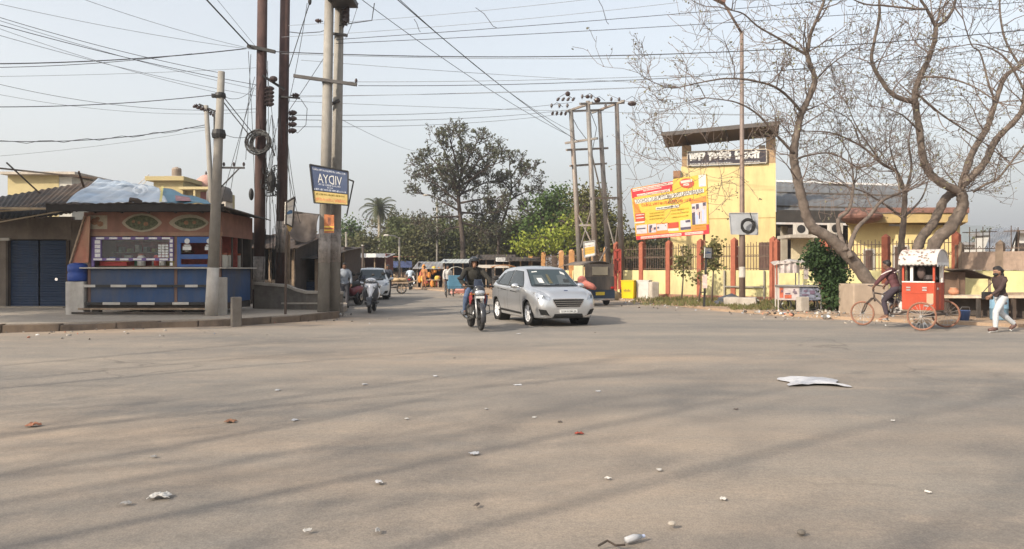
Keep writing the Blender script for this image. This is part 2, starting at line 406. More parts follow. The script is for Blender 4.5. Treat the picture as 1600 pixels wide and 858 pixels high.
# ------------------------------------------------------------ the blue kiosk
kx0, ky0, kz0 = -11.9, 21.55, .18
T = thing('food_kiosk', 'blue roadside food kiosk with an orange painted fascia and a dark tin roof', 'kiosk', (kx0, ky0, kz0))
W_, D_ = 3.74, 2.45
boxpart('floor_frame', darksh, T, .02, .06, .12, W_-.02, D_, .30)
for x in (.15, 1.3, 2.5, 3.6): boxpart('foot', concd, T, x-.1, .1, 0, x+.1, .3, .12)
boxpart('counter_panel', navy, T, .0, .0, .31, 2.42, .05, 1.27, bevel=.008)
boxpart('counter_panel', navy, T, 2.50, .0, .31, W_, .05, 1.27, bevel=.008)
boxpart('counter_panel', navy, T, W_-.04, .06, .31, W_+.01, D_, 1.27, bevel=.008)
boxpart('side_panel', mat('kiosk_side', (.20, .11, .07), .9, dirt=(.1, .07, .05)), T, 0, .06, .31, .05, D_, 2.2)
boxpart('rear_panel', intr, T, .05, D_-.05, .31, W_-.05, D_, 2.8)
boxpart('counter_top', white, T, -.12, -.22, 1.28, W_+.2, .35, 1.315, bevel=.006)
boxpart('counter_top', white, T, W_-.15, .35, 1.279, W_+.2, D_, 1.314, bevel=.006)
for x in (0.0, 2.43, 3.66): boxpart('post', mat('kiosk_post', (.16, .10, .08), .85), T, x, -.012, .31, x+.08, .07, 2.75)
boxpart('post', darksh, T, W_-.06, D_-.09, .31, W_+.03, D_+.01, 2.75)
def stripes(z, x0, x1, n, y=-.10, name='guard_rail', ph=0):
    mb = MB(); mb.m = 0; w = (x1-x0)/n
    for i in range(n):
        mb.m = (i+ph) % 2; mb.box(x0+i*w, y-.035, z, x0+(i+1)*w, y+.02, z+.07)
    mb.build(name, [blk, white], T)
stripes(.76, -.15, 2.42, 6, ph=1); stripes(.76, 2.43, W_+.1, 4, ph=0)
stripes(.27, 0, 2.42, 5, ph=0); stripes(.272, 2.43, W_+.05, 3, ph=1)
boxpart('step_rail', wood, T, -.3, -.16, .13, W_+.2, -.06, .18)
boxpart('step_rail', darksh, T, -.35, -.2, .02, W_+.1, -.14, .07)
# fascia with painted dishes
fas = mat('orange_fascia', (.205, .10, .072), .8, 0, .25, 2, .1, dirt=(.12, .075, .055), damt=.5)
fas2 = mat('fascia_foot', (.25, .15, .10), .8, 0, .2, 3, .1, dirt=(.14, .09, .06), damt=.5)
boxpart('fascia', fas, T, -.08, -.06, 2.30, W_+.05, 0, 2.86); boxpart('fascia_foot', fas2, T, -.08, -.065, 2.19, W_+.05, 0, 2.298)
boxpart('fascia', fas, T, W_-.01, .003, 2.19, W_+.05, D_, 2.86)
Pn = Panel((kx0-.08, ky0-.061, kz0+2.2), (kx0+W_+.05, ky0-.061, kz0+2.2), (kx0+W_+.05, ky0-.061, kz0+2.86), (kx0-.08, ky0-.061, kz0+2.86))
def local_build(mb, name, m, T, **k):   # a mesh made in world space, hung under T
    o = mb.build(name, m, **k); bpy.context.view_layer.update()
    M_ = Matrix.LocRotScale(T.location, T.rotation_euler, T.scale).inverted()
    o.data.transform(M_); o.parent = T; return o
def lens(c, r, h, n=16, v=.55): return [(c+r*math.cos(t)*(1 if abs(math.cos(t)) < .9 else 1), v+h*math.sin(t)*(abs(math.sin(t))**.5)) for t in [2*math.pi*i/n for i in range(n)]]
mb = MB(); Pn.poly(mb, lens(.42, .145, .40)); Pn.poly(mb, lens(.76, .145, .36)); Pn.rect(mb, .03, .28, .17, .86)
local_build(mb, 'painted_dish', mat('dish_rim', (.27, .235, .17), .8, 0, .2, 8), T)
mb = MB(); Pn.poly(mb, lens(.42, .12, .32), .008); Pn.poly(mb, lens(.77, .115, .24, v=.53), .008)
local_build(mb, 'painted_food', mat('dish_food', (.075, .08, .045), .8, 0, .75, 14), T)
mb = MB()
for c, v, s in ((.08, .6, .05), (.12, .5, .04), (.1, .72, .03), (.40, .55, .02), (.45, .5, .03), (.36, .6, .02), (.74, .55, .03), (.80, .56, .025)):
    Pn.poly(mb, [(c+s*math.cos(t)*.6, v+s*3*math.sin(t)) for t in [i*math.pi/4 for i in range(8)]], .011)
local_build(mb, 'painted_garnish', mat('dish_garnish', (.20, .10, .055), .8, 0, .4, 14), T)
# display window
fr = mat('window_frame_violet', (.12, .08, .20), .6, 0, .2, 6, 0)
f = MB(); f.box(.12, -.045, 2.09, 2.42, 0, 2.17); f.box(.12, -.045, 1.50, 2.42, 0, 1.58); f.box(.12, -.046, 1.58, .40, .0, 2.09); f.box(2.30, -.046, 1.58, 2.42, 0, 2.09); f.box(.12, -.044, 1.33, .2, 0, 1.5)
wf = f.build('window_frame', fr, T)
st = MB(); rs = random.Random(3)
for i in range(6): st.box(.25+i*.37, -.05, 2.105, .25+i*.37+.23, -.046, 2.155); st.box(.18+i*.37, -.05, 1.515, .18+i*.37+.24, -.046, 1.565)
for i in range(4): st.box(.22, -.051, 1.60+i*.125, .37, -.047, 1.60+i*.125+.10)
for i in range(5):
    for j in range(3): st.box(1.98+j*.10, -.02, 1.60+i*.075, 1.98+j*.10+.08, -.015, 1.60+i*.075+.055)
for i in range(6): st.box(2.32, -.051, 1.36+i*.13, 2.40, -.047, 1.36+i*.13+.09)
st.build('sticker', mat('sticker_white', (.58, .57, .55), .6, 0, .25, 25, 0), wf)
gl = mat('kiosk_glass', (.8, .85, .85), .03, 0, 0, bump=0); gl.node_tree.nodes['Principled BSDF'].inputs['Alpha'].default_value = .05
boxpart('pane', gl, wf, .40, -.012, 1.58, 2.30, -.006, 2.09)
b = MB(); b.box(2.52, -.04, 1.33, 2.62, 0, 2.17); b.box(2.62, -.04, 2.0, W_-.1, 0, 2.17); b.box(2.62, -.04, 1.33, W_-.1, 0, 1.40); b.box(2.62, -.035, 1.55, 3.64, .0, 1.68); b.build('window_frame', mat('bright_blue_paint', (.025, .08, .25), .5, dirt=(.06, .08, .13)), T)
mb = MB()
for cx in (2.80, 3.42):
    mb.lathe([(.075, 0), (.075, .004)], 16, (cx, -.044, 2.05), 'y'); mb.box(cx-.12, -.048, 1.80, cx+.12, -.044, 1.90); mb.box(cx-.09, -.048, 1.92, cx+.09, -.044, 1.95)
mb.build('badge', wht, T)
boxpart('shelf', wood, T, .1, .25, 1.33, 2.4, .7, 1.36); boxpart('back_shelf', mat('maroon_shelf', (.22, .05, .04), .8, 0, .4, 6), T, .06, 1.4, 1.3, W_-.06, 1.45, 2.7)
for i_, (gx, gw_, gh, gc) in enumerate(((.5, .3, .22, (.2, .04, .03)), (.85, .2, .3, (.22, .2, .16)), (1.1, .15, .18, (.05, .12, .06)), (2.05, .25, .3, (.3, .25, .08)), (.35, .14, .26, (.06, .08, .2)), (1.55, .12, .2, (.4, .36, .3)))): boxpart('packet', mat('packet%d' % i_, gc, .6, 0, .4, 9, 0), T, gx-gw_/2, .5+.03*i_, 1.362, gx+gw_/2, .62+.03*i_, 1.362+gh)
for z_ in (1.75, 2.1): boxpart('wall_shelf', wood, T, .1, 1.1, z_, 2.4, 1.39, z_+.025)
for i_ in range(18): boxpart('shelf_box', mat('packet%d' % (i_ % 6), (.3, .3, .3)), T, .15+.122*i_, 1.15, 1.776 if i_ % 2 else 2.126, .25+.122*i_, 1.35, (1.776 if i_ % 2 else 2.126)+.1+.05*((i_*7) % 3))
boxpart('side_frame', darksh, T, W_-.02, .8, 1.33, W_+.02, .86, 2.2); boxpart('side_frame', darksh, T, W_-.02, 1.6, 1.33, W_+.02, 1.66, 2.2)
# roof sheet
mb = MB(); mb.sheet(lambda u, v: (-.75+(W_+1.25)*u, -.75+(D_+1.1)*v, 3.06-.10*v-.02*math.sin(u*9)+.012*math.sin(u*130)-(max(0, u-.82)*1.1)**2*3), 90, 3, .025)
rf = mb.build('roof', darksh, T, smooth=False); 
boxpart('eaves_strip', mat('underside_shade', (.022, .019, .017), .9, .0, .3, 3), T, -.74, -.73, 2.83, W_+.35, -.70, 3.035)  # dark strip added in place of the roof's shaded underside, which it covers
mb = MB(); mb.box(-.70, -.695, 2.93, W_+.3, -.66, 3.03)
for i in range(7): mb.bar((-.5+i*.75, -.72, 2.97), (-.5+i*.75, .0, 2.84), .05)
mb.build('rafter', darksh, rf)
# goods in the kiosk
def jar(x, y, z, r, h, m, label, cap=None, grp='jars in the kiosk window'):
    t = thing('sweet_jar', label, 'jar', (kx0+x, ky0+y, kz0+z), 0, grp)
    part('glass', m, t, lambda q: q.lathe([(r*.9, 0), (r, .02), (r, h*.72), (r*.7, h*.82), (r*.7, h*.86)], 14), True)
    part('lid', cap or redp, t, lambda q: q.lathe([(r*.78, h*.86), (r*.78, h)], 14))
pk = mat('pale_pack', (.62, .6, .55), .6, 0, .3, 15, 0)
jar(1.30, .42, 1.362, .11, .34, pk, 'white paper pack with a pointed top on the kiosk shelf')
jar(1.72, .45, 1.362, .075, .36, mat('red_jar', (.4, .05, .04), .4, bump=0), 'tall red jar on the kiosk shelf', blk)
jar(1.90, .42, 1.362, .085, .24, pk, 'short white tub beside the red jar')
for i in range(4): jar(3.55, .75+i*.4, 1.322, .09, .42, mat('cloudy_jar', (.45, .43, .38), .3, bump=0), 'cloudy sweet jar on the open side counter of the kiosk')
t = thing('food_tray', 'low red tray of snacks behind the kiosk counter', 'tray', (kx0+.62, ky0+.28, kz0+1.362))
part('tray', mat('red_tray', (.38, .04, .035), .5), t, lambda q: (q.box(-.4, -.1, 0, .4, .3, .02), q.box(-.4, -.1, .02, -.38, .3, .12), q.box(.38, -.1, .02, .4, .3, .12), q.box(-.4, -.1, .02, .4, -.085, .12)))
part('snack', mat('snacks', (.5, .36, .12), .8, 0, .5, 12), t, lambda q: [q.ell((-.3+.1*i, .1, .10), (.06, .07, .05), 8, 5) for i in range(7)])

# orange board leaning on the kiosk's end, concrete pillar and drum
T = thing('leaning_board', 'faded orange painted board sloping between the kiosk and the blue drum', 'board', (0, 0, 0))
a = [P(112, 412, 21.6), P(138, 410, 21.45), P(141, 338, 21.3), P(135, 338, 21.45)]
part('board', mat('faded_orange', (.30, .12, .08), .85, 0, .3, 3, .1, dirt=(.28, .20, .13), damt=.5), T, lambda q: q.prism(a, (0, 0, 0), (0, .03, 0)))
part('edge_batten', wood, T, lambda q: q.bar(a[0]-V(.02, .04, 0), a[3]-V(.02, .04, 0), .05))
c = G(121, 491, .18)
o = MB(); o.box(-.25, -.22, -.03, .25, .22, .92); o = o.build('concrete_pillar', mat('pillar_whitewash', (.44, .41, .37), .9, 0, .15, 4, .2, dirt=(.24, .2, .17)), bevel=.03, loc=(c.x, 21.6, .18), rz=.1); tag(o, 'squat whitewashed concrete pillar under the blue drum beside the kiosk', 'pillar')
dm = mat('blue_plastic', (.02, .055, .24), .45, 0, .1, 3, 0)
T = thing('plastic_drum', 'small bright blue plastic drum standing on the whitewashed pillar', 'drum', (c.x, 21.6, 1.105), .1)
part('body', dm, T, lambda q: q.lathe([(.24, 0), (.265, .03), (.27, .2), (.255, .22), (.255, .27), (.27, .29), (.265, .45), (.2, .5), (.1, .52)], 20), True)
part('cap', dm, T, lambda q: q.lathe([(.06, .52), (.06, .56)], 12, (.08, 0, 0)))
# printed plastic sheets on the roof
prt = mat('printed_tarpaulin', (.25, .32, .40), .4, 0, .4, 1.1, .3, 4, dirt=(.60, .60, .59), damt=.75, dscale=.9, spec=.6)
T = thing('printed_tarpaulin', 'creased pale blue and white printed plastic sheet spread over the kiosk roof', 'tarpaulin')
A = Panel(P(103, 318, 21.3), P(262, 318, 21.3), P(248, 293, 24.2), P(154, 279, 24.4))
mb = MB(); mb.sheet(lambda u, v: A.pt(u, v, .02*math.sin(u*14+v*3)*(1-v*.5)+.03*abs(math.sin(u*21-v*5))**.6+.03*math.sin(v*6)), 60, 14, .01); mb.build('sheet', prt, T, True)
mb = MB(); lf = [(.34+.13*math.sin(t)*s, .35+.6*t) for s, ts in ((1, (.1, .3, .5, .7)), (-.3, (.7, .5, .3, .1))) for t in ts]
A.poly(mb, [(.36, .75), (.44, .92), (.55, .85), (.66, .62), (.58, .74), (.46, .8)], .12); mb.build('print_swoosh', mat('print_grey', (.30, .36, .42), .4), T)
mb = MB()
for i in range(7): A.line(mb, [(.72+.1*math.cos(t)*(1-i*.1), .5+.3*math.sin(t)*(1-i*.1)) for t in [k*.5+i for k in range(6)]], .03, .11)
mb.build('print_scroll', mat('print_pale', (.62, .64, .66), .4), T)
T = thing('teal_tarpaulin', 'teal sheet with a red print lying beside the white one on the kiosk roof', 'tarpaulin')
A2 = Panel(P(249, 318.4, 21.25), P(331, 318, 21.3), P(318, 312, 22.2), P(253, 292, 23.9))
mb = MB(); mb.sheet(lambda u, v: A2.pt(u, v, .03*math.sin(u*11+v*5)), 24, 8, .01); mb.build('sheet', mat('teal_sheet', (.07, .17, .23), .45, 0, .2, 2), T, True)
mb = MB(); A2.rect(mb, .32, .08, .62, .5, .05); mb.build('print_red', mat('print_red', (.30, .13, .13), .5, 0, .5, 9), T)
mb = MB(); A2.rect(mb, .0, .02, .05, .95, .05); mb.build('yellow_border', mat('print_yellow', (.6, .5, .15), .5), T)
for px, py in ((278, 0),):
    pass
o = MB(); o.tube([P(203, 318, 21.0), P(205, 312, 20.95), P(214, 313, 20.95), P(222, 316, 21.0)], [.05, .07, .06, .04], 8); tag(o.build('roof_weight', darksh), 'dark twisted lump weighing down the front edge of the kiosk roof', 'roof weight')

# ------------------------------------------------------------ shuttered shop beside it
T = thing('shuttered_shop', 'low shop with blue shutter doors under a sagging rusty roof at the frame edge', 'shop')
y0 = 25.6
def X(px, Y): return (px-800)/F*Y
def Z(py, Y): return H+(YH-py)/F*Y
wl = mat('shop_wall', (.17, .14, .115), .9, 0, .25, 2, .1, dirt=(.09, .075, .06), damt=.6)
mb = MB(); mb.box(X(-90, y0), y0, .1, X(14, y0), y0+.2, 3.2); mb.box(X(14, y0), y0, Z(374, y0), X(112, y0), y0+.2, 3.2); mb.box(X(104, y0), y0+.02, .1, X(140, y0), y0+4, 3.1); mb.build('wall', wl, T)
xa, xb = X(14, y0), X(104, y0)
for x0, x1 in ((xa, xa+.96), (xa+.98, xb)):
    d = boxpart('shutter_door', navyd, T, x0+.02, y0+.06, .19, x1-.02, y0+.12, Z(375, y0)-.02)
boxpart('slit_blocker', intr, T, xa-.1, y0+.21, .15, xb+.1, y0+.25, 2.6)  # added board, blocks the bright slit of light between the doors
boxpart('door_frame', darksh, T, xa-.08, y0-.04, .18, xa-.001, y0+.1, 2.4); boxpart('door_frame', rustsh, T, xb+.002, y0-.04, .18, xb+.1, y0+.1, 2.4)
part('padlock', chrome(), T, lambda q: q.lathe([(.05, 0), (.05, .03)], 12, (X(87, y0), y0+.03, Z(436.5, y0)), 'y'))
part('lintel_strip', white, T, lambda q: q.box(X(-60, y0), y0-.05, Z(376, y0), X(16, y0), y0-.003, Z(372, y0)))
boxpart('plinth', paving, T, X(-90, y0), y0-.5, .1, X(112, y0), y0-.002, .22)
mb = MB(); A = Panel(P(-60, 352, 23.6), P(137, 327, 23.6), P(165, 306, 27.5), P(-60, 322, 27.5))
mb.sheet(lambda u, v: A.pt(u, v, .02*math.sin(u*150)+.05*math.sin(u*7)), 120, 3, .03); mb.build('roof', rustsh, T)
mb = MB(); A = Panel(P(-40, 327, 23.3), P(110, 318, 23.2), P(156, 281, 25.5), P(-40, 314, 25.5))
mb.sheet(lambda u, v: A.pt(u, v, .02*math.sin(u*120)), 90, 3, .03); mb.build('roof', darksh, T)
mb = MB(); mb.bar(P(-20, 325, 23.1), P(142, 327, 23.0), .06); mb.bar(P(-20, 331, 23.5), P(136, 322, 22.9), .05); mb.bar(P(0, 347, 23.5), P(135, 323, 23.4), .04); mb.build('eaves_pole', bamboo, T)
for a, b in ((P(10, 254, 24.5), P(62, 302, 24.9)), (P(123, 268, 24), P(131, 292, 24.6)), (P(-10, 262, 24.4), P(152, 279, 24.4))): part('roof_pole', darksh, T, lambda q: q.bar(a, b, .05))

# ------------------------------------------------------------ houses behind the roofs
Y = 42
T = thing('cream_house', 'small cream upper storey with a flat overhanging slab behind the shuttered shop', 'house')
boxpart('wall', cream, T, X(12, Y), Y, 0, X(92, Y), Y+4, Z(274, Y)); boxpart('roof_slab', conc, T, X(8, Y), Y-.5, Z(274, Y)+.003, X(125, Y), Y+4.3, Z(270, Y))
boxpart('wall', mat('grey_green_wall', (.38, .37, .33), .9), T, X(92, Y)+.002, Y+.02, 0, X(112, Y), Y+4, Z(276, Y))
boxpart('band', redp, T, X(11, Y), Y-.1, Z(316, Y), X(93, Y), Y-.005, Z(310, Y))
Y = 62
T = thing('yellow_house', 'yellow house with a stepped roof and balcony rising behind the printed tarpaulin', 'house')
yw = mat('ochre_wall', (.33, .275, .14), .9, 0, .1, .6, 0, dirt=(.36, .28, .16), damt=.5)
boxpart('wall', yw, T, X(240, Y), Y, 0, X(286, Y), Y+5, Z(282, Y)); boxpart('roof_slab', yw, T, X(231, Y), Y-.5, Z(283, Y), X(291, Y), Y+5.4, Z(276.5, Y))
boxpart('wall', yw, T, X(286, Y), Y+.6, 0, X(332, Y), Y+5, Z(296, Y)); boxpart('balcony_slab', cream, T, X(284, Y), Y-.6, Z(297, Y), X(334, Y), Y+.6, Z(293, Y))
boxpart('window', mat('maroon_window', (.16, .05, .05), .6), T, X(309, Y), Y+.52, Z(313, Y), X(327, Y), Y+.59, Z(299, Y))
part('pillar', cream, T, lambda q: q.box(X(306, Y), Y-.5, Z(315, Y), X(309, Y), Y-.2, Z(297.2, Y)))
part('stair_rail', steel, T, lambda q: (q.bar(P(215, 289, Y), P(233, 273, Y), .06), q.bar(P(222, 289, Y), P(236, 276, Y), .06)))
T = thing('water_tank', 'dull brown cylindrical water tank on the roof of the yellow house', 'water tank', (X(262.5, Y), Y+1.6, Z(277, Y)))
part('stand', conc, T, lambda q: q.box(-.7, -.7, -.05, .7, .7, .22)); part('tank', mat('tank_brown', (.24, .19, .15), .7), T, lambda q: q.lathe([(.36, .22), (.38, .25), (.38, .8), (.39, .82), (.38, .84), (.33, .95), (.12, 1.0), (.12, 1.04)], 18), True)
T = thing('domed_shrine', 'pale pink dome with a small finial showing behind the concrete pole', 'dome', (X(322, 66), 66, 0))
part('dome', mat('pink_dome', (0.434, 0.252, 0.210), .8, 0, .1, 1), T, lambda q: q.lathe([(.75, 4), (.75, Z(298, 66)), (.82, Z(294, 66)), (.86, Z(288, 66)), (.74, Z(281, 66)), (.4, Z(275.5, 66)), (.08, Z(273, 66))], 20), True)
part('finial', rustsh, T, lambda q: q.lathe([(.06, Z(273.2, 66)), (.1, Z(271, 66)), (.02, Z(267, 66))], 8)); boxpart('drum_wall', cream, T, -1, -1, 0, 1, 1, 4.2)
T = thing('dark_water_tank', 'dark rounded tank behind the concrete pole above the kiosk roof', 'water tank', (X(343, 40), 40, Z(316, 40)))
part('tank', mat('tank_dark', (.10, .09, .085), .7), T, lambda q: q.lathe([(.62, 0), (.64, .05), (.64, .5), (.5, .75), (.2, .85)], 18), True); part('stand', conc, T, lambda q: q.box(-.5, -.5, -Z(316, 40), .5, .5, -.01))

# ------------------------------------------------------------ poles on the pavement
polec = mat('pole_concrete', (.25, .235, .21), .85, 0, .15, 3, .2, 30, dirt=(.14, .12, .10), damt=.6)
polew = mat('pole_whitewash', (.43, .405, .37), .85, 0, .15, 5, .2, 30, dirt=(.30, .25, .2), damt=.6)
polei = mat('rail_pole', (.055, .030, .027), .75, .15, .3, 4, .3, 25, dirt=(.11, .07, .055), damt=.4)
polef = mat('poster_scraps', (.22, .19, .17), .8, 0, .55, 9, .1, dirt=(.36, .33, .30), damt=.6, dscale=7)
ceram = mat('brown_insulator', (.04, .026, .024), .3, 0, .2, 8, 0)
def insul(q, p, d=(0, 0, 1), s=1):
    p = Vector(p); d = Vector(d).normalized()
    q.tube([p, p+d*.04*s, p+d*.05*s, p+d*.09*s, p+d*.1*s, p+d*.15*s, p+d*.19*s], [.012*s, .012*s, .055*s, .03*s, .06*s, .045*s, .02*s], 8)
def interp(a, b, z):
    t = (z-a.z)/(b.z-a.z); return a+(b-a)*t
a, b = P(330, 494, 20.8), P(346, 112, 20.8); a.z = .16
T = thing('concrete_pole', 'round concrete pole with a whitewashed foot in front of the kiosk', 'utility pole', a); d = b-a
part('shaft', polec, T, lambda q: q.tube([d*.2, d*.6, d], [.15, .125, .09], 14), True)
part('whitewashed_foot', polew, T, lambda q: q.tube([d*-.005, d*.2], [.172, .155], 14), True)
ca = mat('bracket_steel', (.075, .07, .068), .6, .5, .2, 6)
q0 = interp(V(0, 0, 0), d, Z(262, 20.8)-.16)
part('cross_arm', ca, T, lambda q: (q.bar(q0, q0+V(.72, .05, 0), .05), q.bar(interp(V(0, 0, 0), d, Z(300, 20.8)-.16), q0+V(.6, .02, 0), .03)))
part('insulator', ceram, T, lambda q: [insul(q, q0+V(x, .04, .02), s=.7) for x in (.16, .43, .7)])
q1 = interp(V(0, 0, 0), d, Z(150, 20.8)-.16)
part('clamp', blk, T, lambda q: (q.lathe([(.13, -.06), (.15, 0), (.13, .08)], 12, q1), q.bar(q1, q1+V(-.22, -.03, .0), .1), q.lathe([(.17, -.1), (.19, 0), (.16, .12)], 12, interp(V(0, 0, 0), d, Z(210, 20.8)-.16))))
a, b = P(331, 318, 28), P(322, 165, 28); a = a+(a-b)*(a.z/(b.z-a.z))
T = thing('slim_pole', 'slim steel pole with a slanted insulator arm just behind the concrete pole', 'utility pole', a); d = b-a
part('shaft', polec, T, lambda q: q.tube([V(0, 0, 0), d], [.12, .08], 10), True)
part('cross_arm', blk, T, lambda q: (q.bar(d+V(-.25, 0, .05), d+V(.35, 0, -.22), .06), q.bar(d+V(.3, 0, -.2), d+V(.32, 0, -4.5), .05)))
part('insulator', ceram, T, lambda q: [insul(q, d+V(-.25+.13*i, -.03, .03-.05*i), (-.8, 0, -.35), 1.25) for i in range(4)]+[insul(q, d+V(.1*i+.1, .05, -.1-.05*i), (-.4, 0, -1), 1.1) for i in range(3)])

def cableball(q, c, r, k, rad=.012, sd=0, axis='y', sq=.35):
    rr = random.Random(sd)
    for i in range(k):
        a0 = rr.uniform(-.2, .2); s = r*rr.uniform(.7, 1.05); pts = []
        for j in range(20):
            t = 2*math.pi*j/20
            pts.append(Vector(c)+V(s*math.cos(t)*rr.uniform(.96, 1.02), sq*s*math.sin(t+a0)*.4+rr.uniform(-.03, .03), s*math.sin(t)))
        q.tube(pts, rad, 5, closed=True)
for nm, (bx, by), (tx, ty), Yp, lab, k in (('rust', (404, 482), (410.5, -30), 25.0, 'thicker rust-brown pole carrying a big coil of black cable', 0), ('rust2', (438, 480), (446, -30), 25.5, 'rust-brown pole with torn posters round its foot beside the coiled cable', 1)):
    a, b = P(bx, by, Yp), P(tx, ty, Yp); a.z = .15
    T = thing('rusty_pole', lab, 'utility pole', a, 0, 'rust-brown utility poles'); d = b-a
    part('shaft', polei, T, lambda q: q.tube([V(0, 0, 0), d*.45, d], [.185, .17, .155], 14), True)
    if k:
        part('poster_band', polef, T, lambda q: q.tube([d*.17, d*.265], [.189, .186], 14), True)
        part('cross_arm', blk, T, lambda q: [q.bar(interp(V(0, 0, 0), d, Z(153, Yp)-.15)+V(-.1, -.2, 0), interp(V(0, 0, 0), d, Z(153, Yp)-.15)+V(.6, -.2, -.06), .05)])
        zi = [Z(y, Yp)-.15 for y in (178, 187, 196, 206)]
        part('insulator', ceram, T, lambda q: [insul(q, interp(V(0, 0, 0), d, z)+V(.16, -.1, 0), (1, -.1, .05), 1.7) for z in zi]+[insul(q, interp(V(0, 0, 0), d, Z(151, Yp)-.15)+V(.3, -.2, 0), (1, 0, 0), 1.4)])
    else:
        part('poster_band', polef, T, lambda q: q.tube([d*.06, d*.16], [.189, .187], 14), True)
        part('cross_arm', blk, T, lambda q: (q.bar(interp(V(0, 0, 0), d, Z(76, Yp)-.15)+V(-.4, -.2, .03), interp(V(0, 0, 0), d, Z(84, Yp)-.15)+V(.5, -.2, 0), .1), q.bar(interp(V(0, 0, 0), d, Z(123, Yp)-.15)+V(.1, -.2, .05), interp(V(0, 0, 0), d, Z(140, Yp)-.15)+V(.75, 0, 0), .07)))
        zi = [Z(y, Yp)-.15 for y in (140, 146, 152, 158, 164)]
        part('insulator', ceram, T, lambda q: [insul(q, interp(V(0, 0, 0), d, z)+V(.15, -.1, 0), (1, -.1, .0), 1.6) for z in zi]+[q.ell(interp(V(0, 0, 0), d, Z(126, Yp)-.15)+V(.45, -.2, 0), (.14, .1, .1), 10, 6)])
# the coil hangs on the pole
c0 = P(405, 222, 24.6)
T = thing('cable_coil', 'big coil of spare black cable hung on the thicker rust-brown pole', 'cable coil', c0)
part('coil', blk, T, lambda q: cableball(q, (-.05, 0, 0), .40, 7, .022, 1)); part('coil', blk, T, lambda q: cableball(q, (.05, -.02, -.02), .33, 6, .02, 2))
part('loose_end', blk, T, lambda q: (q.tube([(.3, 0, 0), (.42, -.05, -.2), (.5, 0, -.45)], .025, 5), q.tube([(-.3, 0, .2), (-.5, 0, .45), (-.9, 0, .95), (-1.25, -.3, 1.5)], .018, 5)))
c0 = P(424, 282, 24.9)
T = thing('cable_bundle', 'dark tangle of cable bundles hanging between the two rust-brown poles', 'cable tangle', c0)
def tangle(q, n, w, h, sd, r=.012):
    rr = random.Random(sd)
    for i in range(n):
        p = V(rr.uniform(-w, w), rr.uniform(-.15, .15), rr.uniform(-h, h)); pts = [p]
        for j in range(6):
            p = p+V(rr.uniform(-.5, .5)*w, rr.uniform(-.1, .1), rr.uniform(-.6, .6)*h*.8); p.x = max(-w, min(w, p.x)); p.z = max(-h, min(h, p.z)); pts.append(p)
        q.tube(pts, r, 4)
part('bundle', blk, T, lambda q: (q.ell((0, 0, -.05), (.15, .14, .36), 10, 8), tangle(q, 22, .2, .5, 5)))
part('bundle', blk, T, lambda q: (q.ell((-.65, 0, -.45), (.08, .1, .2), 10, 8), tangle(q, 10, .3, .4, 8)))
part('loose_end', blk, T, lambda q: tangle(q, 16, .28, 3.2, 9, .008))
# drop wires beside the poles
T = thing('drop_wires', 'loose thin service wires dropping down beside the rust-brown poles', 'wires')
rr = random.Random(21)
mbs = []
for i, (x0, y0, x1, y1) in enumerate([(388, 80, 398, 300), (392, 85, 384, 250), (414, 90, 430, 235), (418, 95, 421, 265), (447, 190, 463, 318), (449, 205, 456, 330), (446, 230, 470, 352), (396, 140, 345, 320), (398, 120, 360, 300), (480, 5, 449, 170), (560, 5, 540, 60), (516, 75, 452, 172), (424, 180, 414, 300), (432, 200, 405, 330)]):
    a, b = P(x0, y0, 24.7), P(x1, y1, 24.7+rr.uniform(-.2, .5)); m_ = (a+b)/2+V(rr.uniform(-.12, .12), 0, -.1)
    part('wire', blk, T, lambda q: q.tube([a*(1-t)**2+m_*2*t*(1-t)+b*t*t for t in [k/8 for k in range(9)]], .009, 4))
# twin grey poles
pts = ((505, 487, 515, -30, 22.7, 'nearer grey concrete pole of the pair behind the blue school board'), (522, 485, 531, -30, 23.2, 'farther grey concrete pole of the pair, just behind its twin'))
for k, (bx, by, tx, ty, Yp, lab) in enumerate(pts):
    a, b = P(bx, by, Yp), P(tx, ty, Yp); a.z = .1; d = b-a
    T = thing('grey_pole', lab, 'utility pole', a, 0, 'pair of grey concrete poles')
    part('shaft', polec, T, lambda q: q.tube([V(0, 0, 0), d*.5, d], [.175, .155, .13], 16), True)
    part('poster_band', polef, T, lambda q: q.tube([d*.155, d*.255], [.178, .173], 16), True)
    if k == 0:
        z = Z(128, Yp)-.1; c_ = interp(V(0, 0, 0), d, z)
        part('cross_arm', ca, T, lambda q: (q.bar(c_+V(-.95, -.19, .13), c_+V(.9, -.19, -.13), .09), q.lathe([(.165, -.05), (.165, .05)], 12, c_)))
        part('insulator', ceram, T, lambda q: [insul(q, c_+V(.88, -.19, -.1), s=.8), insul(q, interp(V(0, 0, 0), d, Z(35, Yp)-.1)+V(-.15, -.1, 0), (-1, 0, .1), 1.2)])
        part('transformer_shelf', ca, T, lambda q: q.box(d.x+.0, -.35, Z(10, Yp), d.x+.75, .45, Z(2, Yp)))
    else:
        c_ = interp(V(0, 0, 0), d, Z(57, Yp)-.1); c2 = interp(V(0, 0, 0), d, Z(165, Yp)-.1)
        part('cross_arm', ca, T, lambda q: (q.bar(c_+V(-.3, -.18, .05), c_+V(.3, -.18, -.03), .07), q.bar(c2+V(-.25, -.2, -.05), c2+V(.1, -.2, .12), .08)))
        part('insulator', ceram, T, lambda q: [insul(q, interp(V(0, 0, 0), d, Z(y, Yp)-.1)+V(.14, -.1, 0), (.5, -.2, 1), 2) for y in (38, 45, 30)])
